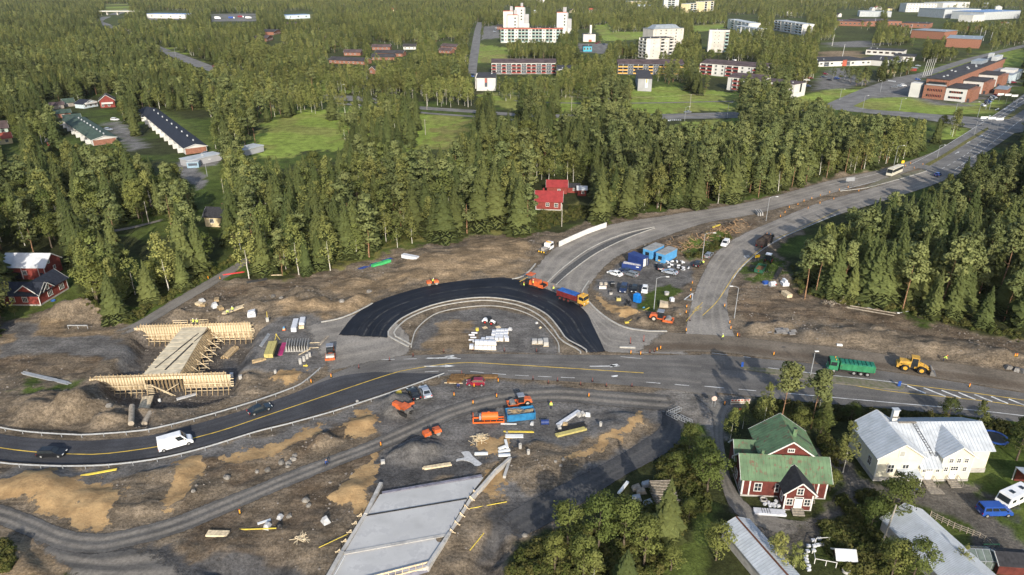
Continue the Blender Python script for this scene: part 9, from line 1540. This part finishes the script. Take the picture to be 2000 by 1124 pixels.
for(y0,y1,sp_)in[(150,480,4.3),(480,800,6.3),(800,1500,9),(1500,3600,15)]:
 yy=y0
 while yy<y1:
  hw=yy*0.80+40;row=np.arange(-hw,hw,sp_);n_=len(row)
  cand.append(np.stack([row+rng.uniform(-.48,.48,n_)*sp_,yy+rng.uniform(-.48,.48,n_)*sp_],1));yy+=sp_
cand=np.vstack(cand)
def pxv(x,y,z):
 dz=z-CAMH;f=y*CT-dz*ST;u=y*ST+dz*CT;return 1000+FOC*x/f,562-FOC*u/f
bx,by=pxv(cand[:,0],cand[:,1],np.zeros(len(cand)))
bad=by>700
for P in ROADPOLY+FOOTW:
 x0,y0=P.min(0)-4;x1,y1=P.max(0)+4
 s_=np.where((cand[:,0]>x0)&(cand[:,0]<x1)&(cand[:,1]>y0)&(cand[:,1]<y1)&~bad)[0]
 if len(s_):bad[s_]|=sdist(cand[s_,0],cand[s_,1],P)<2.0
cand=cand[~bad];bx=bx[~bad];by=by[~bad];N=len(cand)
# species mix by neighbourhood: spruce, pine, birch, broad
MIX=[((0,0,2000,1124),(.30,.22,.40,.08)),((0,0,950,75),(.30,.25,.42,.03)),((0,60,520,270),(.38,.22,.32,.08)),((330,55,930,185),(.16,.12,.58,.14)),((480,190,950,300),(.05,.05,.82,.08)),
((930,180,1320,300),(.10,.18,.64,.08)),((940,0,1600,200),(.06,.06,.74,.14)),((1580,0,2000,130),(.06,.08,.70,.16)),((1180,240,1850,400),(.16,.66,.16,.02)),((420,300,1180,560),(.50,.24,.20,.06)),((0,280,420,620),(.34,.14,.32,.20)),((1500,255,2600,720),(.38,.46,.14,.02))]
W=np.zeros((N,4))
for(x0,y0,x1,y1),wv in MIX:W[(bx>=x0-(900 if x0==0 else 0))&(bx<=x1+(900 if x1>=2000 else 0))&(by>=y0-80)&(by<=y1)]=wv
W[W.sum(1)==0]=MIX[0][1]
stand=fbm(cand[:,0],cand[:,1],45,3,71)[:,None] # stands of one kind
W=W*np.concatenate([np.exp(5*(stand-.5)),np.exp(3*(.5-fbm(cand[:,0],cand[:,1],33,3,73)[:,None])),np.exp(-5*(stand-.5)),np.ones((N,1))],1)
W/=W.sum(1)[:,None];u_=rng.random(N)[:,None];kind=np.minimum((u_>np.cumsum(W,1)).sum(1),3);KN=['spruce','pine','birch','broad']
hgt=np.array([17.5,17.5,15.5,11.5])[kind]*rng.uniform(.62,1.14,N)*(.86+.28*fbm(cand[:,0],cand[:,1],60,2,77))
hgt*=np.where(by<200,.92,np.where(by>290,1.09,1.03))
halfw=np.array([.14,.13,.15,.3])[kind]*hgt
keep=np.ones(N,bool)
thin=[((940,60,1600,205),.92),((1600,0,2300,130),.85),((480,190,940,300),.34),((480,300,900,350),.14),((900,296,1240,322),.45),((-500,290,1180,650),.72),((1500,400,2600,720),.68),((1860,255,2600,400),.7),((-300,195,440,330),.5),((600,60,930,180),.7),((0,400,440,620),.75),((930,200,1320,260),.6)]
for(x0,y0,x1,y1),p in thin:q=(bx>x0)&(bx<x1)&(by>y0)&(by<y1);keep&=~(q&(rng.random(N)>p))
sc_px=(FOC*ST+(by-562)*CT)/CAMH
for fz,fw in((.97,0),(.8,.35),(.8,-.35),(.55,.7),(.55,-.7),(.3,.5),(.3,-.5),(.02,0)):
 tx,ty=pxv(cand[:,0]+fw*halfw,cand[:,1],hgt*fz)
 for P in VIS:
  s_=np.where(keep&(tx>P[:,0].min())&(tx<P[:,0].max())&(ty>P[:,1].min())&(ty<P[:,1].max()))[0]
  if len(s_):keep[s_[inside(tx[s_],ty[s_],P)]]=False
onscr=(bx>-500)&(bx<2500)
cand,kind,hgt,bx,by=[a[keep&onscr]for a in(cand,kind,hgt,bx,by)];N=len(cand)
zz=np.array([hz(x,y)for x,y in cand])
def nth(k):return f"{k}{'th' if 10 <= k % 100 <= 20 else {1: 'st', 2: 'nd', 3: 'rd'}.get(k % 10, 'th')}"
def where_label(sp,x,y,h,hpx):
 # the photo shows these only as members of a stand: the stand is what singles them out
 nm=dict(spruce='dark spruce',pine='tall pine',birch='pale birch',broad='round leafy tree')[sp]
 st=('in the wood beyond the east road' if x>1500 and y>270+(x-1500)*.02 and not(x<1860 and y<330 and x<1500+(400-y)*3)else
'in the pine wood above the north road' if x>1180 and y>235 else 'in the wood behind the red cottage' if x>430 and y>300 else
'in the wood above the red farmhouse' if y>330 else 'on the valley meadow beside the road' if y>185 and 440<x<1320 else
'around the row houses on the left hillside' if y>190 and x<=440 else 'among the apartment blocks' if 930<x<1600 and y>50 else 'between the town buildings' if x>=1600 else
'in the wooded slope above the valley road' if y>60 else 'in the far forest along the upper edge')
 size='small' if h<HBASE[sp]*.78 else 'medium' if h<HBASE[sp]*.98 else 'large'
 return f'{size} {nm} {st}',f"{nm}{'es' if nm.endswith('h') else 's'} {st}"
vislist=(bx>-40)&(bx<2040)
gn_points={k:[]for k in KN};LB=[]
for k,sp in enumerate(KN):
 ids=np.where(kind==k)[0];score=hgt[ids]*(FOC*ST+(by[ids]-562)*CT)/CAMH*np.where(vislist[ids],1,.01)
 order=ids[np.argsort(-score)];near=order[:290];rest=order[290:]
 for i in near:
  lb,gr=where_label(sp,bx[i],by[i],hgt[i],0)
  LB.append((sp,i,lb,gr))
 gn_points[sp]=rest
byl={}
for sp,i,lb,gr in LB:byl.setdefault(lb,[]).append((bx[i],sp,i,gr))
for lb,mem in byl.items(): # members of a stand are told apart by their order from the left
 mem.sort(key=lambda q:q[0]);adj,rest_=lb.split(' ',1);cut_=[w_ for w_ in(' in the ',' on the ',' around the ',' among the ',' between the ')if w_ in rest_][0];nm_,st_=rest_.split(cut_,1)
 for k,(x_,sp,i,gr)in enumerate(mem):
  l2=lb if len(mem)==1 else f'{adj} {nm_}{cut_}{st_}, {nth(k + 1)} from left'
  seed=None
  if sp=='pine':seed=random.choice((0,2))if x_>1230 and random.random()<.88 else random.choice((1,3,1,0))
  plant(sp,cand[i,0],cand[i,1],hgt[i],l2,gr,z=zz[i]-.1,seed=seed,wide=.9 if sp=='pine' and x_>1180 and by[i]<400 else 1.13)
for sp in KN:
 ids=gn_points[sp];nP=len(ids);pk=rng.integers(0,len(PROTO[sp]),nP);h0=np.array([p[3]for p in PROTO[sp]])[pk];s=hgt[ids]/h0;wd=rng.uniform(.95,1.35,nP)
 scatter(dict(spruce='distant_spruce_forest',pine='distant_pine_forest',birch='distant_birch_forest',broad='distant_broadleaf_trees')[sp],[p[2]for p in PROTO[sp]],np.column_stack([cand[ids],zz[ids]-.1]),
np.column_stack([np.zeros(nP),np.zeros(nP),rng.uniform(0,6.28,nP)]),np.column_stack([s*wd,s*wd,s]),pk,dict(spruce='mass of dark spruces receding to the upper edge',pine='mass of pines receding to the upper edge',birch='mass of pale birches receding to the upper edge',broad='scattered round leafy trees receding towards the town')[sp],'forest')
print('TREES',N,{sp:int((kind==k).sum())for k,sp in enumerate(KN)})

# ================================================================ AIR
hb=MB().box(-7000,7000,-1500,9000,-7,96);hm=bpy.data.materials.new('pale_air');hm.use_nodes=True;n,l=nodes(hm);n.remove(n['Principled BSDF'])
pv=n.new('ShaderNodeVolumePrincipled');pv.inputs['Color'].default_value=(.86,.9,.95,1);pv.inputs['Density'].default_value=0.000022;pv.inputs['Anisotropy'].default_value=0.0;l.new(pv.outputs[0],n['Material Output'].inputs['Volume'])
tag(part(None,'haze',hb,hm),'thin pale air over the whole landscape','haze',None,'stuff')
